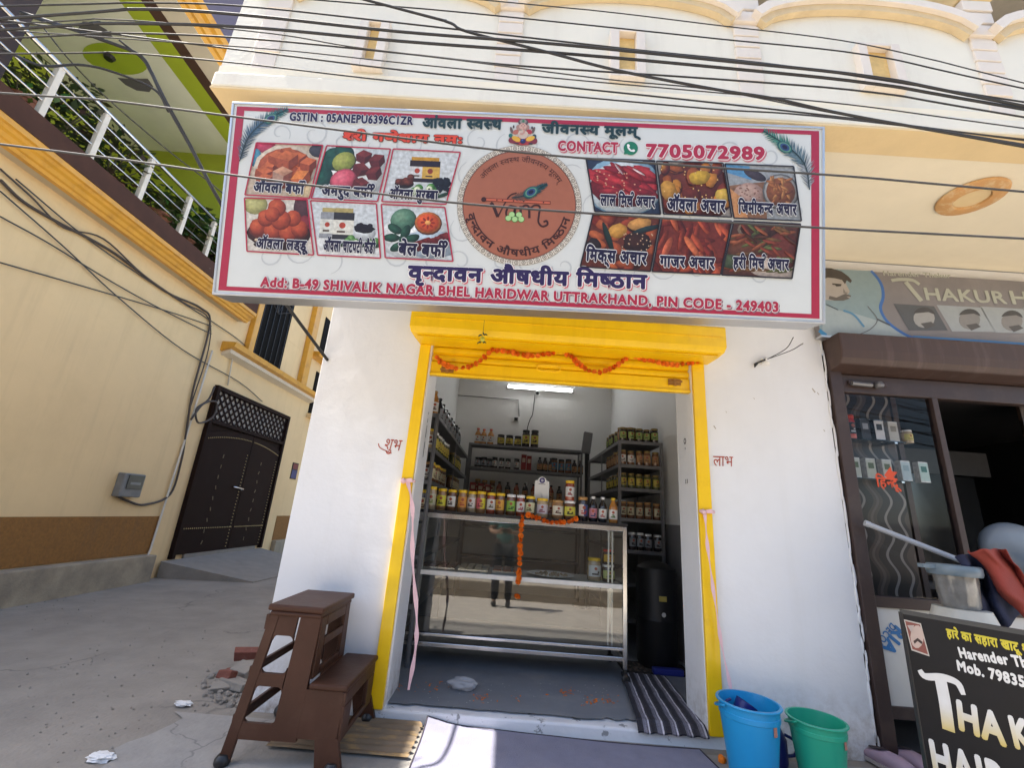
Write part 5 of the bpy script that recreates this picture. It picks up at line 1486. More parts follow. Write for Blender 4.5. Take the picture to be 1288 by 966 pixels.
for i in range(RW):
    for j in range(RD):
        x0 = 0.99 + i * 0.0165; y0 = 3.80 + 0.14 + j * 0.03
        e_ = i in (0, RW - 1) or j in (0, RD - 1)
        cc_ = C('#1e1c1c') if e_ else C(rr.choice(('#3a322c', '#2a2624', '#5a5048', '#1f1d1d', '#46382e')))
        rg.add([(x0, y0, .088), (x0 + .0165, y0, .088), (x0 + .0165, y0 + .03, .088), (x0, y0 + .03, .088)], [(0, 1, 2, 3)], cc_)
rg.box(0.99, 0.99 + RW * .0165, 3.94, 3.94 + RD * .03, .082, .087, C('#1e1c1c'))
solo('patterned_rug', rg, ink('woven_rug', 0.95, 0.3, 90), 'dark patterned rug on the floor behind the striped mat', 'rug')
# ------------------------------------------------------------------ brown two step plastic stool
stm = mat('brown_moulded_plastic', (0.060, 0.025, 0.015), 0.45, spec=0.22, var=0.16, scale=5, bump=0.12, bscale=50, dirt=(0.11, 0.058, 0.038), dscale=3.5, dlo=0.5, dhi=0.75, dmax=0.5)
so_ = thing('step_stool', 'brown moulded plastic two step stool standing before the white pillar', 'step stool', (-0.95, 2.70, 0.0))
def lerp(a, b, t): return a + (b - a) * t
ZT, ZL = 0.68, 0.355
# side panels: outline in (x, z) on the near and far side, splayed towards the floor
def side(yt, yb, name, sgn):
    def P(x, z, d): return Vector((x, lerp(yb, yt, min(1, z / ZT)) + d * sgn, z))
    b = MB()
    def piece(poly, d0=0.0, d1=0.022):
        b.prism(poly, lambda a, q, d: P(a, q, d), d0, d1)
    xl = lambda z: lerp(-1.255, -1.165, z / ZT)          # outer edge of the rear leg
    xr = -0.915                                            # riser line between the steps
    e = 0.05
    piece([(xl(0.02), 0.02), (xl(0.02) + e, 0.02), (xl(ZT - .03) + e * .9, ZT - 0.03), (xl(ZT - .03), ZT - 0.03)])           # rear leg
    piece([(-1.035, 0.115), (xr, 0.115), (xr + 0.004, ZT - 0.03), (-1.015, ZT - 0.03)])                                # inner upright
    for z0, z1 in ((0.11, 0.175), (0.323, 0.377), (0.54, ZT - 0.031)):
        piece([(xl(z0) + e - .002, z0), (-1.033, z0), (-1.030, z1), (xl(z1) + e - .004, z1)], 0.002, 0.020)
    # rounded corners of the two openings
    for z0, z1 in ((0.175, 0.323), (0.377, 0.54)):
        for zc, dz in ((z0, 1), (z1, -1)):
            for xc, dx in ((xl(zc) + e - .003, 1), (-1.031, -1)):
                q = [(xc, zc)] + [(xc + dx * 0.026 * (1 - math.sin(t * PI / 12)), zc + dz * 0.026 * (1 - math.cos(t * PI / 12))) for t in range(7)]
                piece(q, 0.003, 0.019)
    piece([(xr, 0.13), (-0.73, 0.13), (-0.725, ZL - 0.03), (xr, ZL - 0.03)], 0.001, 0.021)                                    # lower step panel
    piece([(-0.805, 0.012), (-0.680, 0.012), (-0.722, 0.14), (-0.83, 0.14)], -0.001, 0.023)                                   # front leg
    piece([(xr - .03, 0.13), (-0.78, 0.13), (-0.78, 0.165), (xr - .03, 0.178)], 0.003, 0.019)
    b.build(name, stm, so_, bevel=0.007)
    # feet
    for x in (-1.235, -0.73):
        f = MB(); c = P(x, 0.0, 0.011); f.lathe([(0, 0), (.03, 0), (.036, .012), (.034, .03), (.022, .045), (0, .046)], (c.x, c.y, 0.005), 14)
        f.build('foot', blackp, so_, smooth='auto')
side(2.485, 2.43, 'side_panel', 1)
side(2.905, 2.99, 'side_panel', -1)
b = MB()
b.prism([(-1.185, 2.465), (-0.90, 2.465), (-0.895, 2.925), (-1.19, 2.925)], lambda a, q, d: (a, q, d), ZT - 0.03, ZT)
b.prism([(-1.175, 2.475), (-0.91, 2.475), (-0.905, 2.915), (-1.18, 2.915)], lambda a, q, d: (a, q, d), ZT - 0.055, ZT - 0.031)
b.build('top_tread', stm, so_, bevel=0.009)
b = MB()
b.prism([(-0.90, 2.445), (-0.712, 2.445), (-0.706, 2.945), (-0.898, 2.945)], lambda a, q, d: (a, q, d), ZL - 0.028, ZL)
b.build('lower_tread', stm, so_, bevel=0.009)
b = MB()                                  # riser with two openings, and the front apron under the lower step
R0 = lambda z: -0.915 + 0.012 * (1 - z / ZT)
for y0, y1, z0, z1 in ((2.49, 2.56, ZL, ZT - .05), (2.83, 2.90, ZL, ZT - .05), (2.56, 2.83, ZT - .10, ZT - .05), (2.56, 2.83, .485, .525), (2.56, 2.83, ZL, .39)):
    b.box(-0.925, -0.905, y0, y1, z0 + .001, z1)
b.build('riser', stm, so_, bevel=0.005)
b = MB()
for y0, y1, z0, z1 in ((2.45, 2.93, .27, ZL - .028), (2.45, 2.56, .14, .27), (2.82, 2.93, .14, .27), (2.45, 2.93, .12, .15)):
    b.box(-0.735, -0.715, y0, y1, z0, z1)
b.build('front_apron', stm, so_, bevel=0.005)
b = MB()                                  # back frame of the tall side
for z0, z1 in ((.15, .20), (.36, .40), (.56, .63)):
    b.bar((lerp(-1.25, -1.17, z0 / ZT), lerp(2.45, 2.49, z0 / ZT), (z0 + z1) / 2), (lerp(-1.25, -1.17, z0 / ZT), lerp(2.97, 2.90, z0 / ZT), (z0 + z1) / 2), 0.018, z1 - z0)
b.build('back_rail', stm, so_, bevel=0.004)

# ------------------------------------------------------------------ buckets
def bucket(label, c, r, h, m, gap):
    o = thing('bucket', label, 'bucket', c, 'plastic buckets by the white pillar')
    x, y, z = c; b = MB(); rb = r * 0.74
    b.lathe([(0, .006), (rb * .92, .006), (rb, .0), (rb * 1.02, .02), (r * .955, h * .80), (r * .985, h * .81), (r * .99, h * .87), (r * .97, h * .88), (r * .985, h * .965), (r * 1.06, h * .972), (r * 1.075, h * .985), (r * 1.06, h), (r * .97, h), (r * .95, h * .95), (rb * .96, .03), (0, .022)], (x, y, z), 40)
    b.build('body', m, o, smooth='auto')
    b = MB(); pts = []
    for i in range(19):
        t = PI * i / 18
        pts.append((x + r * 1.09 * math.cos(t + .35), y + r * 1.09 * math.sin(t + .35), z + h * .93 + 0.012 - 0.05 * math.sin(t)))
    b.tube(pts, 0.006, 6); b.build('handle', m, o, smooth=True)
    b = MB(); a = -PI / 2 + gap
    b.add([(x + (r * .955) * math.cos(a + da) * 1.0 + 0.0, y + (r * .955) * math.sin(a + da), z + h * zz) for da, zz in ((-.09, .68), (.09, .68), (.09, .80), (-.09, .80))], [(0, 1, 2, 3)], C('#c98a7a'))
    b.v = [Vector((x + (p.x - x) * 1.012, y + (p.y - y) * 1.012, p.z)) for p in b.v]
    b.build('sticker', printm, o)
    return o
bluep = mat('sky_blue_plastic', (0.01, 0.30, 0.62), 0.35, var=0.05, scale=4); greenp = mat('sea_green_plastic', (0.015, 0.36, 0.22), 0.35, var=0.05, scale=4)
bucket('large sky blue plastic bucket between the yellow rail and the green bucket', (1.335, 2.70, 0.004), .148, .345, bluep, 0.45)
bucket('smaller sea green plastic bucket beside the blue bucket', (1.685, 2.70, 0.004), .132, .29, greenp, 0.55)
mg = thing('plastic_mug', 'dark blue plastic mug lying inside the sky blue bucket', 'mug', (1.30, 2.76, .23))
b = MB(); b.lathe([(0, 0), (.05, 0), (.055, .11), (.05, .11), (.045, .01), (0, .01)], (1.31, 2.77, .22), 18, R=Matrix.Rotation(.5, 3, 'Y')); b.build('cup', mat('navy_plastic', (0.012, 0.02, 0.16), 0.4), mg, smooth='auto')
b = MB(); b.tube(catmull([(1.27, 2.76, .33), (1.235, 2.74, .32), (1.24, 2.74, .26), (1.27, 2.76, .25)], 4), .007, 6); b.build('handle', MATS['navy_plastic'], mg, smooth=True)
b = MB(); b.lathe([(0, 0), (.055, 0), (.06, .02), (.06, .12), (.035, .17), (.03, .2), (0, .2)], (1.555, 2.88, .004), 18); b.tube(catmull([(1.60, 2.86, .05), (1.64, 2.84, .07), (1.64, 2.84, .13), (1.60, 2.86, .15)], 4), .008, 6)
solo('plastic_jug', b, MATS['navy_plastic'], 'navy plastic jug on the ground between the two buckets', 'jug', smooth='auto')
# lilac clogs
clog = mat('lilac_rubber', (0.38, 0.28, 0.36), 0.6, var=0.08, bump=0.1)
def shoe(label, c, ang):
    o = thing('clog', label, 'shoe', c, 'pair of lilac clogs')
    R = Matrix.Rotation(ang, 3, 'Z'); b = MB(); rings = []
    secs = [(-.13, .020, .030, .018), (-.12, .036, .05, .03), (-.06, .042, .07, .04), (.0, .044, .085, .045), (.05, .050, .085, .045), (.10, .048, .07, .04), (.135, .034, .05, .03), (.15, .012, .03, .02)]
    n = 14; vs = []; fs = []
    for x, w_, zt, zm in secs:
        for j in range(n):
            t = 2 * PI * j / n; y = w_ * math.cos(t); z = zm + (zt - zm) * math.sin(t) if math.sin(t) > 0 else zm + (zm - .006) * max(-1, math.sin(t) * 1.4)
            vs.append(Vector(c) + R @ Vector((x, y, z)))
    for i in range(len(secs) - 1):
        for j in range(n): fs.append((i * n + j, i * n + (j + 1) % n, (i + 1) * n + (j + 1) % n, (i + 1) * n + j))
    fs += [tuple(range(n - 1, -1, -1)), tuple((len(secs) - 1) * n + j for j in range(n))]
    b.add(vs, fs); b.build('upper', clog, o, smooth=True)
    b = MB(); b.add([Vector(c) + R @ Vector((-.055 + .05 * math.cos(t * PI / 8), .03 * math.sin(t * PI / 8), .0775 + .010 * math.cos(t * PI / 8))) for t in range(16)], [tuple(range(16))]); b.build('opening', mat('shoe_lining', (0.03, 0.02, 0.025), 0.9), o)
    b = MB(); ol = [(-.135, 0), (-.12, .036), (-.05, .042), (.05, .05), (.11, .045), (.15, .01), (.15, -.01), (.11, -.045), (.05, -.05), (-.05, -.042), (-.12, -.036)]
    b.prism(ol, lambda a, q, d: Vector(c) + R @ Vector((a * 1.03, q * 1.04, d)), 0.0, .018); b.build('sole', mat('pale_sole', (0.4, 0.36, 0.36), 0.7), o)
shoe('lilac clog nearer the green bucket, toe towards the street', (2.19, 2.90, .012), -1.3)
shoe('lilac clog nearer the black banner', (2.345, 2.93, .012), -1.45)

# ------------------------------------------------------------------ mats, sheet, litter
mm = mat('grey_mauve_carpet', (0.25, 0.25, 0.33), 0.95, var=0.14, scale=7, bump=0.7, bscale=220, dirt=(0.33, 0.32, 0.36), dscale=5, dlo=0.5, dhi=0.8, dmax=0.35)
NX, NY = 26, 12
b = MB(); vs = []; fs = []
def matz(x, y):
    z = 0.014 + 0.003 * mnoise.noise(Vector((x * 3, y * 3, 1)))
    t = max(0, 1 - math.hypot(x + 0.38, y - 3.0) / 0.25); z += 0.045 * t * t
    return z
def matp(i, j):
    s_ = i / NX; t = j / NY; x = -0.385 + (1.165 + 0.09 * (1 - t) + .385) * s_; yb = 2.15; yt = 2.985 - 0.045 * s_ + 0.012 * math.sin(s_ * 7)
    y = lerp(yb, yt, t)
    return x, y
for e in (0, 1):
    for i in range(NX + 1):
        for j in range(NY + 1):
            x, y = matp(i, j); vs.append((x, y, matz(x, y) - .006 * e))
K = (NX + 1) * (NY + 1)
for i in range(NX):
    for j in range(NY):
        a = i * (NY + 1) + j; fs.append((a, a + NY + 1, a + NY + 2, a + 1)); fs.append((K + a, K + a + 1, K + a + NY + 2, K + a + NY + 1))
b.add(vs, fs)
o = thing('door_mat', 'grey mauve carpet mat on the ground before the white sill, one corner turned up', 'mat', (0.4, 2.6, 0.01))
b.build('carpet', mm, o, smooth=True)
b = MB()
pt = [matp(0, j) for j in range(NY + 1)] + [matp(i, NY) for i in range(1, NX + 1)] + [matp(NX, j) for j in range(NY - 1, -1, -1)]
b.tube([(x, y, matz(x, y) - .002) for x, y in pt], 0.0055, 6); b.build('binding', mat('mat_binding', (0.035, 0.03, 0.045), 0.9), o, smooth=True)
# striped mat draped over the sill
b = MB(); rr = random.Random(6); vs = []; fs = []; NXs, NYs = 40, 26
cols_ = []
for i in range(NXs):
    k = i % 8
    cols_.append(C(['#2b2a31', '#2b2a31', '#34333a', '#6f6d78', '#7d7b86', '#6a6873', '#b9b7bf', '#3a3940'][k]))
for i in range(NXs + 1):
    for j in range(NYs + 1):
        s_ = i / NXs; t = j / NYs
        x = lerp(0.825, 1.232, s_) + 0.12 * (t) * (1 - s_ * .55) ; y = lerp(2.965, 3.86, t)
        z = 0.100 + .0035 * math.sin(s_ * 31.4) + .002 * math.sin(t * 20 + s_ * 3)
        if y < 3.03: z -= (3.03 - y) * 0.55
        vs.append((x + .004 * mnoise.noise(Vector((s_ * 5, t * 9, 0))), y, z))
for i in range(NXs):
    for j in range(NYs):
        a = i * (NYs + 1) + j; f_ = rr.uniform(.75, 1.2)
        b.add([vs[a], vs[a + NYs + 1], vs[a + NYs + 2], vs[a + 1]], [(0, 1, 2, 3)], tuple(q * f_ for q in cols_[i]))
o = solo('striped_mat', b, ink('woven_stripes', 0.95, 0.35, 160), 'black, grey and white striped mat draped over the sill beside the right rail', 'mat', weld=True)
sd2 = o.modifiers.new('thick', 'SOLIDIFY'); sd2.thickness = 0.012; sd2.offset = 0.0
# corrugated sheet lying beside the mat
b = MB(); vs = []; fs = []; N = 60
for i in range(N + 1):
    y = lerp(2.60, 2.975, i / N)
    for x in (-1.12, -0.415): vs.append((x + .01 * math.sin(i * .7), y, 0.022 + .008 * math.sin(i * 2 * PI / 9.5)))
for i in range(N): fs.append((2 * i, 2 * i + 1, 2 * i + 3, 2 * i + 2))
b.add(vs, fs)
solo('corrugated_sheet', b, mat('rusty_sheet', (0.20, 0.15, 0.10), 0.7, metal=0.2, var=0.3, scale=9, dirt=(0.42, 0.27, 0.11), dscale=7, dlo=0.52, dhi=0.62, dmax=0.7, stretch=(0.5, 2, 1)), 'rusty corrugated sheet lying on the ground under the brown stool', 'metal sheet', smooth=True)
# plastic bag on the floor
c0 = at_z(582, 868, 0.085)
b = MB(); b.blob(c0 + Vector((0, 0, .035)), 0.075, 4, .42, 1.7, (1.2, .65, .5))
b.v = [Vector((p.x, p.y, max(p.z, .0835))) for p in b.v]
bagm = mat('thin_white_polythene', (0.55, 0.56, 0.58), 0.3, var=0.1, alpha=0.5)
solo('plastic_bag', b, bagm, 'crumpled translucent plastic bag on the grey floor before the counter', 'bag', smooth=True)
# scattered petals and confetti
b = MB(); rr = random.Random(12)
for cx, cy, n_, sp in ((494, 862, 16, 8), (555, 862, 14, 14), (605, 878, 22, 8), (712, 870, 26, 9), (745, 881, 36, 14), (768, 883, 16, 8), (640, 878, 8, 25), (520, 868, 8, 14)):
    for k in range(n_):
        p = at_z(cx + rr.gauss(0, sp * .75), cy + rr.gauss(0, 3.0), .0835)
        if p.y < 3.07: p.y = 3.07 + rr.random() * .1
        a = rr.uniform(0, 6); s_ = rr.uniform(.006, .014); u = Vector((math.cos(a), math.sin(a), rr.uniform(0, .3))); v = Vector((-math.sin(a), math.cos(a), rr.uniform(0, .3)))
        b.add([p + u * s_, p + v * s_ * .5, p - u * s_, p - v * s_ * .5], [(0, 1, 2, 3)])
o = b.build('petals', marig); o['kind'] = 'stuff'; o['label'] = 'loose orange marigold petals scattered on the grey shop floor'; o['category'] = 'petals'
b = MB()
for k in range(60):
    p = at_z(rr.uniform(500, 790), rr.uniform(860, 886), .0832)
    if p.y < 3.08: continue
    a = rr.uniform(0, 6); s_ = rr.uniform(.002, .006); u = Vector((math.cos(a), math.sin(a), 0)); v = Vector((-math.sin(a), math.cos(a), 0))
    b.add([p + u * s_, p + v * s_ * .6, p - u * s_, p - v * s_ * .6], [(0, 1, 2, 3)])
o = b.build('paper_bits', whitep); o['kind'] = 'stuff'; o['label'] = 'tiny white paper bits scattered on the grey shop floor'; o['category'] = 'litter'
# rubble and litter in the lane
brick = mat('broken_brick', (0.19, 0.065, 0.045), 0.9, var=0.2, scale=20, bump=0.5, dirt=(0.35, 0.25, 0.2), dscale=9, dlo=.55)
def chunk(name, label, u, v, size, m, grp, seed, cat_, lift=0.0):
    rr = random.Random(seed); p = at_z(u, v, 0.0)
    b = MB(); R = Matrix.Rotation(rr.uniform(0, 3), 3, 'Z') @ Matrix.Rotation(rr.uniform(-.35, .35), 3, 'X')
    b.obox((p.x, p.y, size[2] * .5 + lift), size, R)
    b.v = [q + Vector((mnoise.noise(q * 9 + Vector((seed, 0, 0))), mnoise.noise(q * 9 + Vector((0, seed, 0))), mnoise.noise(q * 9))) * size[2] * .35 for q in b.v]
    o = solo(name, b, m, label, cat_, grp, bevel=0.006)
chunk('broken_brick', 'broken red brick leaning at the top of the rubble heap', 306, 838, (.15, .08, .06), brick, 'broken bricks in the lane', 1, 'brick', .05)
chunk('broken_brick', 'small red brick chip in front of the rubble heap', 283, 862, (.09, .06, .05), brick, 'broken bricks in the lane', 2, 'brick', .03)
chunk('broken_brick', 'flat red brick at the lane side of the rubble heap', 296, 848, (.11, .06, .04), brick, 'broken bricks in the lane', 3, 'brick')
for k, (u, v, sz, lb) in enumerate(((298, 866, (.22, .12, .045), 'flat grey concrete slab at the bottom of the rubble heap'), (280, 868, (.14, .1, .04), 'small grey concrete slab at the lane edge of the rubble'), (306, 852, (.16, .12, .07), 'thick grey concrete lump under the red bricks'), (312, 866, (.1, .08, .04), 'grey concrete chip next to the brown stool leg'))):
    chunk('concrete_chunk', lb, u, v, sz, slabcon, 'concrete rubble in the lane', 20 + k, 'rubble')
for u, v, lb, s_ in ((230, 889, 'crumpled white paper lying in the lane short of the rubble', .045), (126, 957, 'open white paper wrapper on the near lane ground', .055)):
    p = at_z(u, v, 0); b = MB(); b.blob(p + Vector((0, 0, .015)), s_, 3, .7, 2.5, (1, .6, .25)); solo('paper_scrap', b, whitep, lb, 'paper')
rr = random.Random(31); b = MB()
for k in range(220):
    u = rr.uniform(20, 330); v = rr.uniform(735, 966); p = at_z(u, v, 0); s_ = rr.uniform(.002, .007)
    b.blob(p + Vector((0, 0, s_ * .4)), s_, 1, .4)
for k in range(120):
    p = at_z(rr.uniform(255, 335), rr.uniform(845, 890), 0); s_ = rr.uniform(.005, .02); b.blob(p + Vector((0, 0, s_ * .4)), s_, 1, .5)
o = b.build('grit', slabcon); o['kind'] = 'stuff'; o['label'] = 'loose grit and small stones on the lane'; o['category'] = 'grit'
p = at_z(880, 945, 0)
b = MB(); b.blob((1.24, 2.84, .02), .022, 2, .4); solo('orange_peel', b, marig, 'small orange flower head on the ground beside the blue bucket', 'flower')

# ------------------------------------------------------------------ neighbouring salon front
sl2 = thing('salon_shop', 'dark brown metal salon shopfront with a roller shutter box over it', 'shop', (3.2, 3.0, 0.0))
b = MB(); b.box(2.222, 2.305, 2.97, 3.06, 0.02, 2.42); b.build('frame_post', brownalu, sl2, bevel=0.004)
zb = at_y(1065, 457, 2.86).z; zt = 2.60
b = MB()
prof = [(3.02, zt), (2.84, zt), (2.835, zb + .10), (2.845, zb + .04), (2.87, zb), (3.02, zb - .03)]
n_ = len(prof)
b.add([(2.225, y, z) for y, z in prof] + [(5.2, y, z) for y, z in prof], [(i, (i + 1) % n_, n_ + (i + 1) % n_, n_ + i) for i in range(n_)] + [tuple(range(n_)), tuple(range(2 * n_ - 1, n_ - 1, -1))])
b.build('shutter_box', mat('dusty_brown_shutter', (0.062, 0.035, 0.028), 0.55, metal=0.05, var=0.15, dirt=(0.13, 0.09, 0.078), dscale=5, stretch=(3, 1, .4)), sl2, bevel=0.012)
zh = at_y(1040, 492, 3.0).z
b = MB(); b.box(2.305, 5.2, 2.99, 3.05, zh, zb - 0.035); b.bar((2.35, 2.98, (zh + zb) / 2 - .01), (2.62, 2.98, (zh + zb) / 2 - .015), .012, .03); b.build('header', brownalu, sl2, bevel=0.004)
b = MB(); b.tube([(2.36, 2.965, zh + .06), (2.5, 2.965, zh + .055)], .016, 8); b.lathe([(0, 0), (.025, 0), (.03, .02), (.02, .04), (0, .04)], (2.55, 2.96, zh + .04), 10); b.build('lock', rackmetal, sl2)
zm = at_y(1110, 757, 3.02).z; zq = at_y(1130, 892, 3.02).z
b = MB(); b.box(2.305, 3.4, 2.985, 3.04, zm - .03, zm + .035); b.box(2.305, 3.4, 2.985, 3.04, zq - .045, zq + .02); b.box(2.305, 3.4, 2.985, 3.04, 0.02, 0.05); b.box(2.93, 2.97, 2.985, 3.04, zm + .035, zh); b.build('door_rail', brownalu, sl2, bevel=0.003)
b = MB(); b.box(2.305, 3.4, 3.0, 3.02, zq + .02, zm - .03); dp = b.build('door_panel', mat('pale_film_panel', (0.62, 0.60, 0.56), 0.35, var=0.06), sl2)
# lettering left on the protective film, running up the panel
b = MB(); BLU = C('#2a7ab8')
A = at_y(1127, 786, 2.996); B = at_y(1109, 816, 2.996)
t = MB(); write(t, 'RIA', (A.x, A.z), (B.x, B.z), 0.072, 0, BLU, BX); b.add([(p.x, 2.996 - p.z, p.y) for p in t.v], t.f, BLU)
A = at_y(1121, 783, 2.996); B = at_y(1101, 808, 2.996)
t = MB(); write(t, 'DECOR', (A.x, A.z), (B.x, B.z), 0.042, 0, BLU, BB); b.add([(p.x, 2.996 - p.z, p.y) for p in t.v], t.f, BLU)
b.build('lettering', printm, dp)
b = MB(); b.add([(2.305, 3.012, zm + .035), (2.93, 3.012, zm + .035), (2.93, 3.012, zh), (2.305, 3.012, zh)], [(0, 1, 2, 3)]); b.build('door_pane', glass('salon_glass', (0.88, 0.88, 0.88), 1.3), sl2)
# orange word and flag stuck on the glass
b = MB(); OR2 = C('#e8501c')
on_wall(b, 'िह{न}दू', 1103, 612, 1131, 614, 12, 3.0085, OR2, BB)
q = [at_y(u, v, 3.0085) for u, v in ((1112, 598), (1120, 587), (1122, 593), (1129, 594), (1124, 600), (1128, 606), (1118, 603))]
b.add(q, [tuple(range(7))], OR2)
b.build('glass_sticker', printm, sl2)
# room of the salon
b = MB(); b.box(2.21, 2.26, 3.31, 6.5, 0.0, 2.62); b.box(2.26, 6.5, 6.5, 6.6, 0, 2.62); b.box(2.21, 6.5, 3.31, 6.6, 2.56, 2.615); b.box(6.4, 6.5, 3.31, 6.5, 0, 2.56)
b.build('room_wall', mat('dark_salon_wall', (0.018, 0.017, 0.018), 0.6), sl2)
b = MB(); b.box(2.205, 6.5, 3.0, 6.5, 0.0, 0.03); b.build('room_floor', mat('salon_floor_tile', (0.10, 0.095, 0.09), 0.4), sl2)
# panels with the wavy decor
decor = bpy.data.materials.new('wavy_decor'); decor.use_nodes = True
t = decor.node_tree; bs = t.nodes['Principled BSDF']; bs.inputs['Roughness'].default_value = 0.35
tc = t.nodes.new('ShaderNodeTexCoord'); mp = t.nodes.new('ShaderNodeMapping'); mp.inputs['Scale'].default_value = (1, 1, 1)
sx_ = t.nodes.new('ShaderNodeSeparateXYZ'); t.links.new(tc.outputs['Object'], sx_.inputs[0])
def mth(op, a, b_=None):
    n = t.nodes.new('ShaderNodeMath'); n.operation = op
    for i, q in enumerate((a, b_)):
        if q is None: continue
        if isinstance(q, (int, float)): n.inputs[i].default_value = q
        else: t.links.new(q, n.inputs[i])
    return n.outputs[0]
wv = mth('MULTIPLY', mth('SINE', mth('MULTIPLY', sx_.outputs['Z'], 24.0)), 0.028)
wv = mth('ADD', wv, mth('MULTIPLY', mth('SINE', mth('MULTIPLY', sx_.outputs['Z'], 7.3)), 0.02))
ph = mth('MULTIPLY', mth('ADD', sx_.outputs['X'], wv), 62.0)
s1 = mth('SINE', ph); s2_ = mth('SINE', mth('MULTIPLY', ph, 0.37))
f1 = mth('GREATER_THAN', s1, 0.82); f2 = mth('GREATER_THAN', s2_, 0.70)
r_ = t.nodes.new('ShaderNodeMix'); r_.data_type = 'RGBA'; r_.inputs[6].default_value = (0.014, 0.009, 0.008, 1); r_.inputs[7].default_value = (0.24, 0.21, 0.19, 1); t.links.new(f1, r_.inputs['Factor'])
r2_ = t.nodes.new('ShaderNodeMix'); r2_.data_type = 'RGBA'; r2_.inputs[7].default_value = (0.07, 0.045, 0.035, 1); t.links.new(mth('MULTIPLY', f2, 0.8), r2_.inputs['Factor']); t.links.new(r_.outputs[2], r2_.inputs[6])
t.links.new(r2_.outputs[2], bs.inputs['Base Color'])
b = MB(); b.box(2.262, 2.98, 3.40, 3.43, 0.1, 2.5); b.build('decor_panel', decor, sl2)
b = MB(); b.box(4.62, 5.4, 3.90, 3.93, 0.1, 2.5); b.build('decor_panel', decor, sl2)
b = MB(); b.box(3.0, 3.04, 3.40, 3.46, 0.05, 2.5); b.build('mirror_frame', brownalu, sl2)
b = MB(); b.box(3.1, 5.4, 5.2, 5.22, 0.9, 2.0); b.build('mirror', mat('dim_mirror', (.10, .105, .11), .15, metal=.8), sl2)
b = MB(); b.box(3.1, 5.6, 4.9, 5.19, .78, .84); b.box(3.1, 5.6, 5.19, 5.21, 2.02, 2.3); b.build('counter_ledge', mat('grey_salon_ledge', (.12, .12, .125), .4), sl2)
# two glass shelves of salon products
for k, (v0, u1) in enumerate(((552, 1160), (600, 1170))):
    p = at_y(1060, v0, 3.32); q = at_y(u1, v0 + 2, 3.32)
    o = thing('glass_shelf', 'upper glass shelf of salon products behind the glass' if k == 0 else 'lower glass shelf of salon cartons behind the glass', 'shelf', (2.6, 3.33, p.z))
    b = MB(); b.box(2.262, 2.95, 3.27, 3.40, p.z - .008, p.z - .001); b.build('pane', glass('shelf_glass', (0.8, 0.85, 0.85), 1.5), o)
    b = MB()
    for x in (2.34, 2.87): b.box(x - .01, x + .01, 3.27, 3.40, p.z - .02, p.z - .008)
    b.build('bracket', steel, o)
    SHZ = p.z if k == 0 else SHZ2
    if k == 0: SH1 = p.z; SHZ2 = at_y(1060, 600, 3.32).z
    else: SH2 = p.z
cont['sred'] = content('red_spray_can', (0.45, 0.03, 0.03)); cont['sblk'] = content('black_salon_bottle', (0.02, 0.02, 0.025)); cont['swht'] = content('white_tube', (0.62, 0.6, 0.58))
g_ = 'salon products on the upper shelf'
X_ = lambda u, v=530: at_y(u, v, 3.32).x
jar('red spray can with black band on the upper salon shelf', (X_(1068), 3.32, SH1), 'round', .034, .19, 'sred', 'red', ('#1c1c22', '#b8b8bc'), g_, 0)
jar('plain black bottle between the red can and white label bottle', (X_(1084), 3.32, SH1), 'box', .035, .165, 'sblk', 'black', ('#22242c', '#8a8c92'), g_, 0, name='bottle', cat='bottle')
jar('black bottle with white label on the upper salon shelf', (X_(1101), 3.32, SH1), 'box', .036, .165, 'sblk', 'black', ('#c9c9cc', '#1a1a1e'), g_, 0, name='bottle', cat='bottle')
jar('white cream tube on the upper salon shelf', (X_(1118), 3.32, SH1), 'box', .036, .155, 'swht', 'white', ('#b8b4ac', '#8a8378'), g_, 0, name='tube', cat='tube')
jar('small clear jar with yellow label at the end of the upper salon shelf', (X_(1137), 3.32, SH1), 'round', .036, .10, 'pale', 'white', ('#c0b25a', '#8a7a3a'), g_, 0)
for u, cl, lb in ((1073, ('#b9bdb0', '#5a6a4a'), 'pale green carton first on the lower salon shelf by the brown post'), (1092, ('#b4b8aa', '#4f5f42'), 'pale green carton second from the brown post on the lower shelf'), (1112, ('#b6b8ae', '#5a664a'), 'pale green carton behind the orange word on the glass'), (1135, ('#a9bcc2', '#8aa2aa'), 'plain pale blue carton on the lower salon shelf'), (1157, ('#a8c0ba', '#2f6a62'), 'white and teal carton at the end of the lower salon shelf')):
    jar(lb, (X_(u, 585), 3.32, SH2), 'box', .035, .15, 'swht', 'white', cl, 'cartons on the lower salon shelf', 0, name='carton', cat='carton')

# salon sign board
ns = thing('salon_sign', 'dusty grey blue salon sign board with a man portrait and face photos', 'sign', (3.2, 2.93, 2.6))
NY_ = 2.93
def nsp(x, y): p = at_y(1030 + x / 4.6, 320 + y / 4.6, NY_); return (p.x, p.z)
zb_ = 2.605; zt_ = 3.165
b = MB(); b.box(2.16, 5.2, NY_, NY_ + .05, zb_, zt_); b.build('board', mat('dusty_charcoal_vinyl', (0.20, 0.185, 0.19), 0.5, var=0.12, scale=3, dirt=(0.30, 0.27, 0.25), dscale=2), ns)
b = MB(); b.box(2.16, 5.2, NY_ - .008, NY_ + .055, zb_ - .014, zb_); b.build('trim', aluminium, ns)
b = MB()
def nsf(pts, col, k): b.add([(p[0], NY_ - .0012 - .0004 * k, p[1]) for p in pts], [tuple(range(len(pts)))], C(col))
b.box(2.16, 2.165, NY_ - .001, NY_, zb_, zb_ + .01, C('#8fa6ae'))
arcb = [nsp(x, y) for x, y in ((300, 95), (340, 140), (365, 190), (370, 250), (355, 310), (380, 370), (430, 420), (500, 465), (560, 490))]
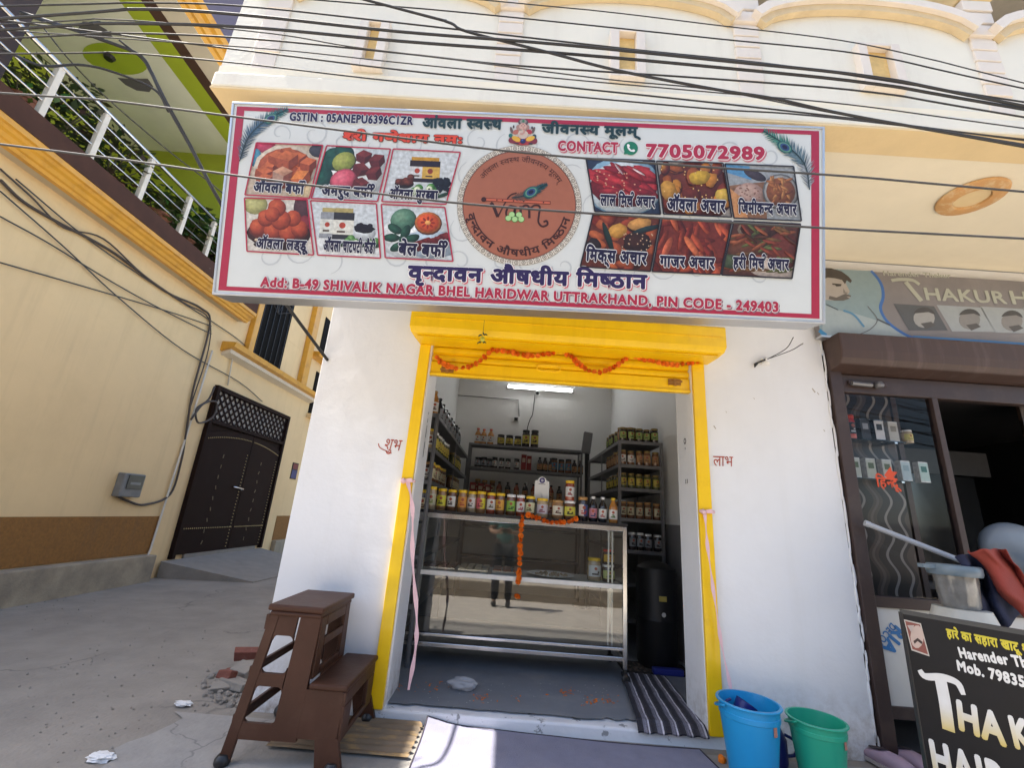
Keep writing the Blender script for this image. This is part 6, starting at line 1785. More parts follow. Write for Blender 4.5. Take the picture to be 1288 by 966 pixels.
nsf([(2.161, zt_ - .003), nsp(300, 95)] + arcb + [(2.161, zb_ + .003)], '#8ea4aa', 0)
stroke_pts = MB(); stroke(stroke_pts, arcb, .022, 0, C('#3f72b8')); b.add([(p.x, NY_ - .0022 - p.z, p.y) for p in stroke_pts.v], stroke_pts.f, C('#3f72b8'))
q = [nsp(x, y) for x, y in ((540, 470), (900, 492), (1187, 512), (1700, 560), (1700, 600), (1187, 540), (560, 492))]
nsf(q[:3] + q[5:], '#3f7fb8', 2)
# man in profile: hair, face, beard, shirt
nsf([nsp(x, y) for x, y in ((10, 78), (70, 80), (130, 98), (170, 128), (190, 152), (182, 166), (160, 150), (150, 172), (132, 148), (90, 138), (50, 134), (10, 150))], '#4a4440', 3)
nsf([nsp(x, y) for x, y in ((25, 128), (100, 128), (150, 145), (158, 175), (178, 215), (166, 232), (180, 250), (150, 266), (90, 268), (30, 262))], '#b4aca4', 2)
nsf([nsp(x, y) for x, y in ((60, 240), (100, 250), (132, 236), (152, 228), (184, 238), (184, 246), (158, 244), (178, 256), (140, 268), (90, 268), (55, 258))], '#6b6560', 4); nsf([nsp(x, y) for x, y in ((90, 176), (104, 172), (128, 178), (126, 184), (100, 186))], '#3a3634', 5); nsf([nsp(x, y) for x, y in ((140, 196), (152, 218), (168, 222), (158, 228), (140, 224))], '#8a837d', 4)
nsf([nsp(x, y) for x, y in ((75, 168), (130, 172), (128, 180), (78, 176))], '#4a4440', 4)
nsf([nsp(x, y) for x, y in ((20, 285), (110, 320), (200, 340), (330, 380), (420, 420), (520, 480), (20, 470))], '#aab8bc', 1)
for pts, w_, cl in (([(40, 290), (110, 322)], .008, '#4a5a66'), ([(140, 325), (200, 350), (260, 420)], .016, '#5a92b8'), ([(230, 465), (300, 430), (335, 375), (280, 300)], .006, '#6a6a6e'), ([(335, 375), (410, 410)], .012, '#5a5a60'), ([(0, 440), (40, 470)], .03, '#3f8fc0')):
    s_ = MB(); stroke(s_, [nsp(*p) for p in pts], w_, 0, C(cl)); b.add([(p.x, NY_ - .0036 - p.z, p.y) for p in s_.v], s_.f, C(cl))
b.build('portrait', printm, ns)
b = MB()
for k, (x0, x1, kd) in enumerate(((430, 745, 0), (680, 1020, 1), (930, 1260, 1), (1180, 1500, 1))):
    sk = [(x0, 285 + k * 8), (x1 - 80, 300 + k * 8), (x1, 440 + k * 9), (x0 + 90, 440 + k * 6), ]
    nsf([nsp(*p) for p in sk], '#a7adb0' if kd else '#5a5c60', 1)
    cx, cy = (x0 + x1) / 2 + 20, 370 + k * 9
    nsf([nsp(cx + 62 * math.cos(t), cy + 55 * math.sin(t)) for t in [i * .42 for i in range(15)]], '#8d8a88' if kd else '#a7a6a4', 2)
    nsf([nsp(cx + 66 * math.cos(t), cy - 6 - 58 * math.sin(t)) for t in [PI * (0.08 + .80 * i / 10) for i in range(11)]] + [nsp(cx - 40, cy - 30), nsp(cx + 25, cy - 36)], '#4a4848', 3)
    nsf([nsp(cx - 20, cy + 30), nsp(cx + 40, cy + 20), nsp(cx + 66, cy + 40), nsp(cx + 10, cy + 62)], '#5a5654', 3)
b.build('face_photos', printm, ns)
b = MB(); GR = C('#b9bcae')
def ns_text(s, x0, y0, x1, y1, hh, col, bold, sh_=0.0):
    A = nsp(x0, y0); B = nsp(x1, y1); h = nsp(x0, y0 - hh)[1] - A[1]
    t = MB(); write(t, s, A, B, h, 0, col, bold, shear=sh_); b.add([(p.x, NY_ - .003 - p.z, p.y) for p in t.v], t.f, col)
ns_text('Harender Thakur', 370, 122, 765, 137, 26, GR, BB); ns_text('HAKUR', 612, 262, 1090, 285, 70, GR, BB); ns_text('HAIR', 1110, 285, 1480, 305, 75, GR, BB)
s_ = MB(); stroke(s_, [nsp(x, y) for x, y in ((418, 152), (470, 145), (540, 150), (580, 175))], .026, 0, GR); stroke(s_, [nsp(500, 160), nsp(545, 215), nsp(592, 270)], .034, .0002, GR, 1, False); b.add([(p.x, NY_ - .003 - p.z, p.y) for p in s_.v], s_.f, GR)
b.build('lettering', printm, ns)

# black banner board leaning at the right
BA = Vector((1.894, 2.304, 0.89)); BD = Vector((0.218, -0.329, 0)).normalized(); BNn = Vector((BD.y, -BD.x, 0))
if BNn.y > 0: BNn = -BNn
bo = thing('banner_stand', 'black salon banner board with large white and gold lettering standing on the pavement', 'banner', (BA.x + .3, BA.y - .4, 0.01))
def bn(x, y):                     # measured on an enlarged crop
    d = ray(1080 + x / 4.274, 740 + y / 4.274); t = ((BA - CAM).dot(BNn)) / d.dot(BNn); p = CAM + d * t - BA
    return (p.dot(BD), p.z)
def b3(s_, zz, e): return BA + BD * s_ + Vector((0, 0, zz)) + BNn * e
b = MB(); L_ = 1.05
b.prism([(0, -0.86), (L_, -0.86), (L_, 0), (0, 0)], lambda a, q, d: b3(a, q, d), 0.0, -0.012)
b.build('board', mat('black_flex', (0.010, 0.0095, 0.011), 0.4, spec=0.2, var=0.25, scale=6, bump=0.25, bscale=6), bo)
b = MB()
for a, c in (((0, .002), (L_, .002)), ((0.004, -.86), (0.004, 0)), ((L_, -.86), (L_, 0))): b.bar(b3(a[0], a[1], -.008), b3(c[0], c[1], -.008), .018, .018)
b.build('frame', mat('dull_black_frame', (.06, .06, .06), .45, metal=.6), bo)
b = MB()
for s_ in (0.05, L_ - .05): b.bar(b3(s_, -.05, -.02), b3(s_, -.88, -.35), .018, .018)
b.build('leg', steel, bo)
b = MB(); WHT = (0.82, 0.82, 0.80); GLD = C('#d8bf5a'); YEL = C('#d8c832')
def bt(s, x0, y0, x1, y1, hh, col, bold, e=.0015, sh_=0.0):
    A = bn(x0, y0); B = bn(x1, y1); h = math.dist(bn(x0, y0 - hh), A)
    t = MB(); write(t, s, A, B, h, 0, col, bold, shear=sh_); b.add([b3(p.x, p.y, e + p.z) for p in t.v], t.f, col)
bt('हारे का सहारा खाटू {श}याम', 478, 262, 1010, 372, 42, YEL, BX); bt('Harender Thakur', 545, 372, 1060, 452, 52, WHT, BX); bt('Mob. 79835', 532, 440, 905, 535, 52, WHT, BX)
def fade(za, zb):                         # white letters turning gold towards their feet
    def f_(v):
        t = max(0, min(1, (za - (v.z - BA.z)) / (za - zb))); return tuple(a_ + (b_ - a_) * t for a_, b_ in zip(WHT, GLD))
    return f_
bt('HA', 535, 752, 800, 850, 150, fade(bn(600, 660)[1], bn(600, 800)[1]), BX); bt('KUR', 835, 850, 1200, 960, 155, fade(bn(900, 760)[1], bn(900, 900)[1]), BX)
bt('HAIR', 400, 985, 830, 1150, 165, fade(bn(400, 900)[1], bn(400, 1040)[1]), BX)
s_ = MB(); stroke(s_, [bn(x, y) for x, y in ((328, 440), (360, 475), (450, 480), (530, 510), (565, 575))], .026, 0, WHT, 6, True, lambda t: .35 + .75 * math.sin(PI * (0.15 + .75 * t))); stroke(s_, [bn(440, 490), bn(465, 620), bn(485, 768)], .040, .0002, WHT, 4)
b.add([b3(p.x, p.y, .0015 + p.z) for p in s_.v], s_.f, fade(bn(470, 640)[1], bn(470, 780)[1]))
b.build('lettering', printm, bo)
b = MB()
F = lambda pts, col, e: b.add([b3(*bn(x, y), e) for x, y in pts], [tuple(range(len(pts)))], C(col))
F([(243, 168), (335, 190), (382, 368), (285, 335)], '#c9c2b8', .001); F([(250, 176), (330, 196), (374, 358), (290, 328)], '#8a4a40', .0015)
F([(315 + 36 * math.cos(t), 262 + 62 * math.sin(t)) for t in [i * .45 for i in range(14)]], '#c9b2a6', .002); F([(295, 285), (318, 268), (345, 290), (340, 302), (318, 285), (302, 300)], '#3a2422', .0025); F([(262, 200), (300, 200), (285, 240)], '#c0b0a8', .002)
b.build('picture', printm, bo)

# things behind the banner
b = MB(); P_ = [at_y(1088, 658, 2.92), at_y(1212, 707, 2.78)]; b.tube(P_, .016, 10); b.tube([P_[0] + (P_[0] - P_[1]).normalized() * .003, P_[0] + (P_[1] - P_[0]) * .05], .019, 10)
solo('grey_pole', b, mat('grey_pipe', (0.45, 0.46, 0.48), 0.35, var=0.05), 'long pale grey pole leaning across the salon door', 'pole', base=P_[1])
c0 = at_y(1203, 735, 2.62)
cw = thing('water_jug', 'clear water jug with a grey blue lid on a white stand behind the banner', 'water jug', (c0.x, c0.y, c0.z - .15))
b = MB(); b.lathe([(.088, .10), (.112, .10), (.118, .115), (.118, .145), (.11, .155), (0, .158)], c0 - Vector((0, 0, .055)), 28); b.box(c0.x - .18, c0.x - .09, c0.y - .02, c0.y + .02, c0.z + .075, c0.z + .095); b.build('lid', mat('grey_blue_plastic', (0.17, 0.22, 0.25), 0.35), cw, smooth='auto')
b = MB(); b.lathe([(0, -.12), (.075, -.12), (.085, -.10), (.095, .045), (.0, .045)], c0, 24); b.build('body', mat('cloudy_water_jug', (0.22, 0.21, 0.19), 0.15, var=0.3, scale=14, coat=0.6), cw, smooth='auto')
b = MB(); b.lathe([(0, -.22), (.15, -.22), (.12, -.121), (0, -.121)], c0, 20); b.lathe([(.15, -.23), (.18, -.82), (.16, -.82), (.13, -.23)], c0, 20); b.build('stand', mat('ivory_plastic', (0.55, 0.52, 0.44), 0.45), cw, smooth='auto')
def cloth(label, quad, col, seed, Y, depth=.06):
    b = MB(); N = 22; vs = []; fs = []
    for i in range(N + 1):
        for j in range(N + 1):
            s_, t_ = i / N, j / N
            u = lerp(lerp(quad[0][0], quad[1][0], s_), lerp(quad[3][0], quad[2][0], s_), t_); v = lerp(lerp(quad[0][1], quad[1][1], s_), lerp(quad[3][1], quad[2][1], s_), t_)
            d = depth * mnoise.noise(Vector((s_ * 3 + seed, t_ * 2.2, seed))) + .045 * math.sin(s_ * 9 + t_ * 3 + seed); u += 9 * mnoise.noise(Vector((s_ * 2.5, t_ * 2.5, seed))); v += 12 * mnoise.noise(Vector((t_ * 2.5, s_ * 3.0, seed + 5)))
            vs.append(at_y(u, v, Y + d - .10 * (1 - t_)))
    for i in range(N):
        for j in range(N): a = i * (N + 1) + j; fs.append((a, a + N + 1, a + N + 2, a + 1))
    b.add(vs, fs); o = solo('cloth', b, mat(label.split()[0] + '_cloth', col, 0.9, var=0.15, bump=0.3, bscale=120), label, 'cloth', smooth=True)
    m_ = o.modifiers.new('thick', 'SOLIDIFY'); m_.thickness = .008
    m2 = o.modifiers.new('sub', 'SUBSURF'); m2.levels = 1; m2.render_levels = 2
cloth('navy cloth hanging below the red cloth beside the water jug', [(1200, 700), (1236, 692), (1288, 775), (1240, 790)], (0.02, 0.025, 0.06), 3, 2.66)
cloth('red cloth thrown over the salon chair arm', [(1216, 692), (1262, 690), (1310, 745), (1300, 790)], (0.30, 0.05, 0.035), 7, 2.60)
sc = thing('salon_chair', 'grey rounded salon chair inside the dark salon', 'chair', (3.42, 3.05, .03))
c0 = at_y(1275, 690, 3.35)
b = MB(); b.blob(c0, .2, 3, .05, 1, (1.2, .5, .9)); b.build('backrest', mat('grey_vinyl_upholstery', (0.22, 0.25, 0.28), 0.35), sc, smooth=True)
b = MB(); b.obox(c0 + Vector((.05, -.2, -.34)), (.5, .45, .12)); b.build('seat', MATS['grey_vinyl_upholstery'], sc, bevel=.04)
b = MB(); b.tube([c0 + Vector((.05, -.2, -.40)), Vector((c0.x + .05, c0.y - .2, .06))], .04, 12); b.lathe([(0, 0), (.25, 0), (.22, .03), (0, .05)], (c0.x + .05, c0.y - .2, .031), 20); b.build('base', steel, sc)
b = MB(); b.obox(c0 + Vector((.10, -.30, -.13)), (.42, .06, .13), Matrix.Rotation(.15, 3, 'Y')); b.build('armrest', mat('ivory_armrest', (0.5, 0.48, 0.44), 0.5), sc, bevel=.02)
# ------------------------------------------------------------------ the beige house across the lane
HX = -4.9
ho = thing('beige_house', 'tall beige house with gold cornices and a railed balcony across the lane', 'house', (HX, 6.0, 0))
YN, YF = 1.75, 13.0  # unseen near end, drawn out so its shadow covers the lane foreground
b = MB(); b.box(-7.5, HX, YN, YF, -0.1, 4.40); b.build('wall', housewall, ho)
b = MB(); b.box(-7.5, HX, 6.97, YF, 4.402, 6.79); b.build('wall', housewall, ho)
for y0, y1 in ((YN, 6.48), (9.75, YF)):
    b = MB(); b.box(HX, HX + .012, y0, y1, .34, .83); b.build('dado_band', ochre, ho)
plm = mat('stained_plinth', (0.40, 0.335, 0.235), 0.9, var=.12, bump=.3, dirt=(0.19, .165, .13), dscale=2.5, dlo=.42, dhi=.7, dmax=.8)
for y0, y1, w_ in ((YN, 6.44, .16), (9.75, YF, .10)):
    b = MB(); b.box(HX, HX + w_, y0, y1, -.02, .335); b.build('plinth', plm, ho, bevel=.015)
# balcony: soffit strip, gold cornice, brown fascia, floor
def run(prof, y0, y1, mb=None):
    b = mb or MB(); n = len(prof)
    b.add([(x, y0, z) for x, z in prof] + [(x, y1, z) for x, z in prof], [(i, (i + 1) % n, n + (i + 1) % n, n + i) for i in range(n)] + [tuple(range(n)), tuple(range(2 * n - 1, n - 1, -1))])
    return b
YB1 = 6.97
run([(HX, 4.052), (-4.735, 4.052), (-4.735, 4.10), (HX, 4.10)], YN, YB1).build('soffit', mat('grey_beige_soffit', (0.50, 0.42, 0.30), .8, var=.08), ho)
run([(-4.79, 4.045), (-4.735, 4.045), (-4.72, 4.075), (-4.70, 4.085), (-4.68, 4.12), (-4.655, 4.14), (-4.64, 4.165), (-4.615, 4.175), (-4.61, 4.225), (-4.79, 4.225)], YN, YB1 + .02).build('cornice', gold, ho)
run([(-4.80, 4.227), (-4.60, 4.227), (-4.60, 4.45), (-4.80, 4.45)], YN, YB1).build('fascia', mat('peeling_maroon_paint', (0.075, 0.036, 0.025), .8, spec=.2, var=.2, dirt=(0.42, .38, .32), dscale=5, dlo=.66, dhi=.72, dmax=.8), ho)
b = MB(); b.box(-7.0, -4.80, YN, YB1, 4.402, 4.44); b.build('balcony_floor', greybeige, ho)
yend = at_z(228, 191, 6.8).y
b = MB(); b.box(-7.2, -7.0, YN, YB1 + 1, 4.40, 6.8); b.box(-7.0, -4.62, yend, yend + .2, 4.44, 6.8); b.build('balcony_wall', limegreen, ho)
b = MB(); b.box(-4.80, -4.62, yend - .10, yend - .002, 4.45, 6.8); b.build('corner_post', maroon, ho)
b = MB(); b.box(-5.30, -4.72, 2.60, 2.96, 4.45, 6.79); b.build('corner_post', mat('dark_timber', (0.045, .025, .018), .6, var=.3, stretch=(1, 1, .2)), ho)
# railing
rl = MB()
RX = -4.63
for z, r in ((5.05, .024), (4.90, .010), (4.76, .010), (4.60, .010)): rl.tube([(RX, 2.3, z), (RX, yend, z)], r, 8)
rl_o = rl.build('railing', steel, ho, smooth=True)
for u, v in ((76, 87), (132, 150), (190, 205), (238, 252), (268, 286)):
    y = at_x(u, v, RX).y
    b = MB(); b.box(RX - .028, RX + .028, y - .028, y + .028, 4.45, 5.02); b.lathe([(.03, 0), (.036, .01), (.02, .03), (0, .03)], (RX, y, 5.0), 8); b.build('railing_post', mat('ivory_post', (0.68, .62, .52), .5), rl_o, bevel=.004)
# upper slab with its painted underside
ZC = 6.8
b = MB(); b.box(-7.2, -4.39, YN, 9.5, ZC, ZC + .22); b.build('upper_slab', mat('pale_beige_soffit', (0.68, .60, .47), .75, var=.05), ho)
b = MB()
def ceil_face(pts, e=.004, col=None): b.add([(x, y, ZC - e) for x, y in pts], [tuple(range(len(pts)))], col)
ceil_face([(-6.99, YN + .36), (-5.12, YN + .36), (-5.12, yend), (-6.99, yend)], .003, (0.74, .74, .62)); ceil_face([(-5.12, YN + .36), (-4.84, YN + .36), (-4.84, yend), (-5.12, yend)], .003, (.38, .46, .03)); ceil_face([(-4.84, YN + .3), (-4.68, YN + .3), (-4.68, 9.5), (-4.84, 9.5)], .003, (.075, .036, .025))
def cz(cu, cv, a, c, rot, n=28):
    o = []
    for i in range(n):
        t = 2 * PI * i / n; x = a * math.cos(t); y = c * math.sin(t)
        p = at_z(cu + x * math.cos(rot) - y * math.sin(rot), cv + x * math.sin(rot) + y * math.cos(rot), ZC); o.append((p.x, p.y))
    return o
ceil_face(cz(145, 73, 42, 18, .24), .007, (.36, .46, .03)); ceil_face([(p.x, p.y) for p in (at_z(u, v, ZC) for u, v in ((98, 36), (104, 26), (118, 27), (134, 36), (142, 45), (128, 48), (108, 46)))], .007, (.13, .12, .14))
ceil_face([(p.x, p.y) for p in (at_z(u, v, ZC) for u, v in ((148, 97), (160, 98), (186, 98), (193, 108), (188, 115), (172, 113), (158, 106)))], .007, (.13, .12, .14))
b.build('painted_ceiling', ink('ceiling_paint', .7, .06, 3), ho)
c0 = at_z(138, 70, ZC); b = MB(); b.lathe([(0, -.05), (.05, -.05), (.07, 0)], (c0.x, c0.y, ZC - .008), 12); b.build('ceiling_hook', blackp, ho)
run([(-4.60, ZC + .05), (-4.39, ZC + .002), (-4.36, ZC + .05), (-4.33, ZC + .06), (-4.30, ZC + .13), (-4.25, ZC + .15), (-4.22, ZC + .22), (-4.60, ZC + .22)], YN, 9.5).build('upper_cornice', gold, ho)
b = MB(); b.box(-6.0, -4.30, 3.4, 9.5, ZC + .222, 8.4); b.build('upper_wall', purple, ho)
# gate
ga = MB()
GY0, GY1, GZ0, GZ1, GZM = 6.86, 9.30, .23, 2.88, 2.30
for y0, y1, z0, z1 in ((GY0, GY0 + .07, GZ0, GZ1), (GY1 - .07, GY1, GZ0, GZ1), (GY0 + .07, GY1 - .07, GZ1 - .07, GZ1), (GY0 + .07, GY1 - .07, GZM - .03, GZM + .03)): ga.box(HX, HX + .07, y0, y1, z0, z1)
gate = ga.build('gate', darkbrown, ho, bevel=.004)
lt = MB(); nn = 15
y0, y1, z0, z1 = GY0 + .07, GY1 - .07, GZM + .03, GZ1 - .07
for k in range(-8, nn + 8):
    for s_ in (1, -1):
        a = y0 + (y1 - y0) * k / nn; c = a + s_ * (z1 - z0) * 1.0
        pts = []
        for t in (0, 1):
            pts.append((lerp(a, c, t), lerp(z0, z1, t)))
        (ya, za), (yc, zc_) = pts
        if max(ya, yc) < y0 or min(ya, yc) > y1: continue
        def cut(q, p_, lim): t = (lim - q[0]) / (p_[0] - q[0]); return (lim, q[1] + (p_[1] - q[1]) * t)
        A_, B_ = (ya, za), (yc, zc_)
        if A_[0] < y0: A_ = cut(A_, B_, y0)
        if A_[0] > y1: A_ = cut(A_, B_, y1)
        if B_[0] < y0: B_ = cut(A_, B_, y0)
        if B_[0] > y1: B_ = cut(A_, B_, y1)
        lt.bar((HX + .03 + .006 * s_, A_[0], A_[1]), (HX + .03 + .006 * s_, B_[0], B_[1]), .034, .010, up=(1, 0, 0))
lt.build('lattice', darkbrown, gate)
b = MB(); b.add([(HX + .004, y0, z0), (HX + .004, y1, z0), (HX + .004, y1, z1), (HX + .004, y0, z1)], [(0, 1, 2, 3)]); b.build('lattice_backing', mat('painted_gap_light', (0.62, .58, .52), .8), gate)  # pale sheet stands in for daylight showing through the lattice
b = MB(); b.box(HX, HX + .010, GY0 + .07, GY1 - .07, GZ0 + .05, GZM - .03); b.build('back_plate', darkbrown, gate)
ym = (GY0 + GY1) / 2 + .12
for (a, c) in ((GY0 + .075, ym - .006), (ym + .006, GY1 - .075)):
    lf = MB(); zt_ = lambda y: GZM - .04 - .16 * ((y - (GY0 + GY1) / 2) / ((GY1 - GY0) / 2)) ** 2
    poly = [(a, GZ0 + .05), (c, GZ0 + .05)] + [(lerp(c, a, i / 8), zt_(lerp(c, a, i / 8))) for i in range(9)]
    lf.prism(poly, lambda p, q, d: (HX + d, p, q), .012, .040)
    leaf = lf.build('leaf', darkbrown, gate, bevel=.003)
    st2 = MB(); n_ = 26
    for i in range(n_):
        y = lerp(a + .05, c - .05, i / (n_ - 1))
        for zz in (GZ0 + .42, zt_(y) - .10): st2.blob((HX + .042, y, zz), .011, 1, 0)
    for i in range(30):
        z = lerp(GZ0 + .1, GZM - .4, i / 29); st2.blob((HX + .042, c - .07, z), .011, 1, 0); 
    st2.build('studs', mat('brass_studs', (0.55, .42, .2), .35, metal=.8), leaf, smooth=True)
    b = MB(); yy = lerp(a, c, .42); rr = random.Random(int(a * 10))
    for i in range(9): z = lerp(GZ0 + .2, GZM - .5, i / 8); b.obox((HX + .043, yy + rr.uniform(-.015, .015), z), (.006, .018, .06), Matrix.Rotation(rr.uniform(-.5, .5), 3, 'X'))
    b.build('scroll_ornament', mat('dull_gold_ornament', (.16, .12, .07), .6, metal=.3), leaf)
b = MB(); b.tube(catmull([(HX + .05, ym - .05, 1.28), (HX + .10, ym - .05, 1.30), (HX + .10, ym - .3, 1.32), (HX + .05, ym - .3, 1.32)], 4), .014, 8); b.build('bolt', steel, gate, smooth=True)
b = MB(); b.box(HX, HX + .035, GY0 + .3, GY1 - .2, .215, GZ0 + .048); b.build('threshold', slabcon, ho)
# window over the gate, on a gold ledge
b = MB(); b.box(HX, HX + .02, 7.45, 8.55, 3.66, 5.6); wn = b.build('window', mat('dark_window', (0.012, .011, .010), .7, spec=.05), ho)
for y0, y1 in ((7.30, 7.45),):
    b = MB(); b.box(HX, HX + .10, y0, y1, 3.60, 5.7); b.build('frame', gold, wn, bevel=.01)
b = MB()
for k in range(6): b.box(HX + .03, HX + .045, 7.55 + .18 * k, 7.562 + .18 * k, 3.66, 5.6)
for k in range(5): b.tube([(HX + .04, 8.0, 4.7), (HX + .04, 8.0 + .5 * math.cos(PI * (k + .5) / 5), 4.7 + .8 * math.sin(PI * (k + .5) / 5))], .009, 4)
b.build('grille', blackp, wn)
run([(HX, 3.44), (HX + .16, 3.50), (HX + .22, 3.52), (HX + .24, 3.60), (HX, 3.60)], 6.75, 10.15).build('window_ledge', gold, ho)
run([(HX, 3.38), (HX + .14, 3.43), (HX + .14, 3.50), (HX, 3.438)], 6.80, 10.1).build('ledge_underside', mat('pale_beige_soffit', (0.68, .60, .47)), ho)
b = MB(); b.box(HX, HX + .12, 9.33, 9.58, 3.602, 6.5); b.build('pilaster', gold, ho, bevel=.01)
run([(HX, 4.42), (HX + .2, 4.46), (HX + .24, 4.56), (HX, 4.56)], 9.7, 12.8).build('side_ledge', gold, ho)
b = MB(); b.box(HX, HX + .02, 10.15, 11.3, 3.15, 4.2); b.build('window', MATS['dark_window'], ho)
b = MB(); b.box(HX, HX + .02, 10.05, 11.3, 4.75, 5.6); b.build('window', MATS['dark_window'], ho)
run([(HX, 3.05), (HX + .14, 3.07), (HX + .14, 3.148), (HX, 3.148)], 10.1, 11.4).build('window_sill', housewall, ho)
b = MB(); b.box(HX, HX + .012, 9.95, 10.22, 1.62, 1.98); np_ = b.build('name_plate', printm, ho)
b = MB(); b.box(HX + .0125, HX + .014, 9.97, 10.20, 1.84, 1.96, C('#7a2a30')); b.box(HX + .0125, HX + .014, 9.97, 10.20, 1.64, 1.82, C('#2a3a7a')); b.build('print', printm, np_)
# thin drain pipe
b = MB(); b.tube([at_x(267, 441, HX + .03), at_x(240, 530, HX + .03), at_x(189, 692, HX + .03), at_x(183, 705, HX + .12)], .014, 8); b.build('drain_pipe', plastpipe, ho, smooth=True)
b = MB(); p = at_x(296, 430, HX + .03); b.tube([p, p + Vector((0, .1, -.75))], .012, 8); b.build('drain_pipe', plastpipe, ho, smooth=True)
# loose stones at the plinth end
chunk('concrete_chunk', 'flat grey slab resting against the plinth end by the gate', 205, 700, (.35, .3, .06), slabcon, 'slabs by the gate', 51, 'rubble', .05)
chunk('concrete_chunk', 'dark grey slab lying beside the gate ramp', 290, 700, (.5, .3, .05), mat('dark_slab', (.10, .095, .09), .9), 'slabs by the gate', 52, 'rubble', .04)
# electricity meter
me_ = thing('electricity_meter', 'grey electricity meter box on the beige house wall', 'meter', (HX, 5.8, 1.05))
b = MB(); b.box(HX, HX + .10, 5.60, 5.93, 1.07, 1.36); b.build('box', mat('grey_meter_plastic', (.16, .165, .165), .5, var=.2, dirt=(.3, .28, .24), dscale=9), me_, bevel=.015)
b = MB(); b.box(HX + .10, HX + .11, 5.66, 5.90, 1.17, 1.345); b.build('window', mat('dark_meter_window', (.03, .035, .035), .2), me_, bevel=.004)
b = MB(); b.box(HX + .1105, HX + .112, 5.7, 5.86, 1.225, 1.255, C('#8a8d8c')); b.build('display', printm, me_)

# ------------------------------------------------------------------ plants on the balcony
def plant(label, c, r, h, n, cols, seed, leaf=.07, droop=0.0, pot=True, name='potted_plant'):
    o = thing(name, label, 'plant', c, 'balcony plants')
    rr = random.Random(seed); b = MB(); c = Vector(c)
    stems = MB()
    for k in range(9):
        a = rr.uniform(0, 6.28); q = c + Vector((math.cos(a) * r * .6, math.sin(a) * r * .6, h * rr.uniform(.5, .95))); stems.tube(catmull([c + Vector((0, 0, .1)), (c + q) / 2 + Vector((rr.uniform(-.05, .05), rr.uniform(-.05, .05), .05)), q], 4), [.012] * 4 + [.008] * 4 + [.004], 5)
    stems.build('stem', mat('green_brown_stem', (.08, .07, .03), .8), o)
    for k in range(n):
        a = rr.uniform(0, 6.28); t = rr.random() ** .6; z = h * rr.uniform(.12, 1); w_ = r * t * (1.1 - abs(z / h - .55))
        p = c + Vector((math.cos(a) * w_, math.sin(a) * w_, z)); L = leaf * rr.uniform(.6, 1.4)
        d = Vector((math.cos(a) + rr.uniform(-.7, .7), math.sin(a) + rr.uniform(-.7, .7), rr.uniform(-.5, .8) - droop)).normalized(); s_ = d.cross(Vector((rr.uniform(-.3, .3), rr.uniform(-.3, .3), 1))).normalized(); up_ = s_.cross(d)
        cc = tuple(q * rr.uniform(.6, 1.4) for q in rr.choice(cols))
        b.add([p, p + d * L * .5 + s_ * L * .25 - up_ * .006, p + d * L - up_ * L * .1, p + d * L * .5 - s_ * L * .25 - up_ * .006], [(0, 1, 2, 3)], cc)
    b.build('foliage', leafm, o)
    if pot:
        b = MB(); b.lathe([(0, 0), (.12, 0), (.16, .2), (.17, .2), (.17, .23), (.14, .23), (.13, .18), (0, .18)], c, 16); b.build('pot', mat('clay_pot', (.30, .12, .07), .8), o, smooth='auto')
DKG = [(.035, .055, .02), (.05, .075, .025), (.06, .06, .035)]; MDG = [(.05, .10, .025), (.07, .13, .03), (.09, .15, .04)]
plant('dark bushy plant behind the near end of the balcony railing', (-5.15, 3.72, 4.44), .45, 0.95, 700, DKG, 1, .09)
plant('second dark bushy plant, behind the middle of the balcony railing', (-5.05, 4.35, 4.44), .42, .80, 600, DKG, 2, .085)
plant('pale trailing plant low behind the balcony railing', (-4.95, 3.3, 4.44), .3, .5, 260, MDG, 3, .07)
plant('bright green fern between the railing posts', (-4.92, 4.95, 4.44), .28, .55, 300, MDG, 4, .12, .5)
plant('large leafy fern at the far end of the balcony', (-4.98, 5.55, 4.44), .36, .75, 420, MDG, 5, .15, .4)
plant('broad leaved plant in the corner by the maroon post', (-5.05, 6.05, 4.44), .3, .8, 320, DKG, 6, .14, .3)

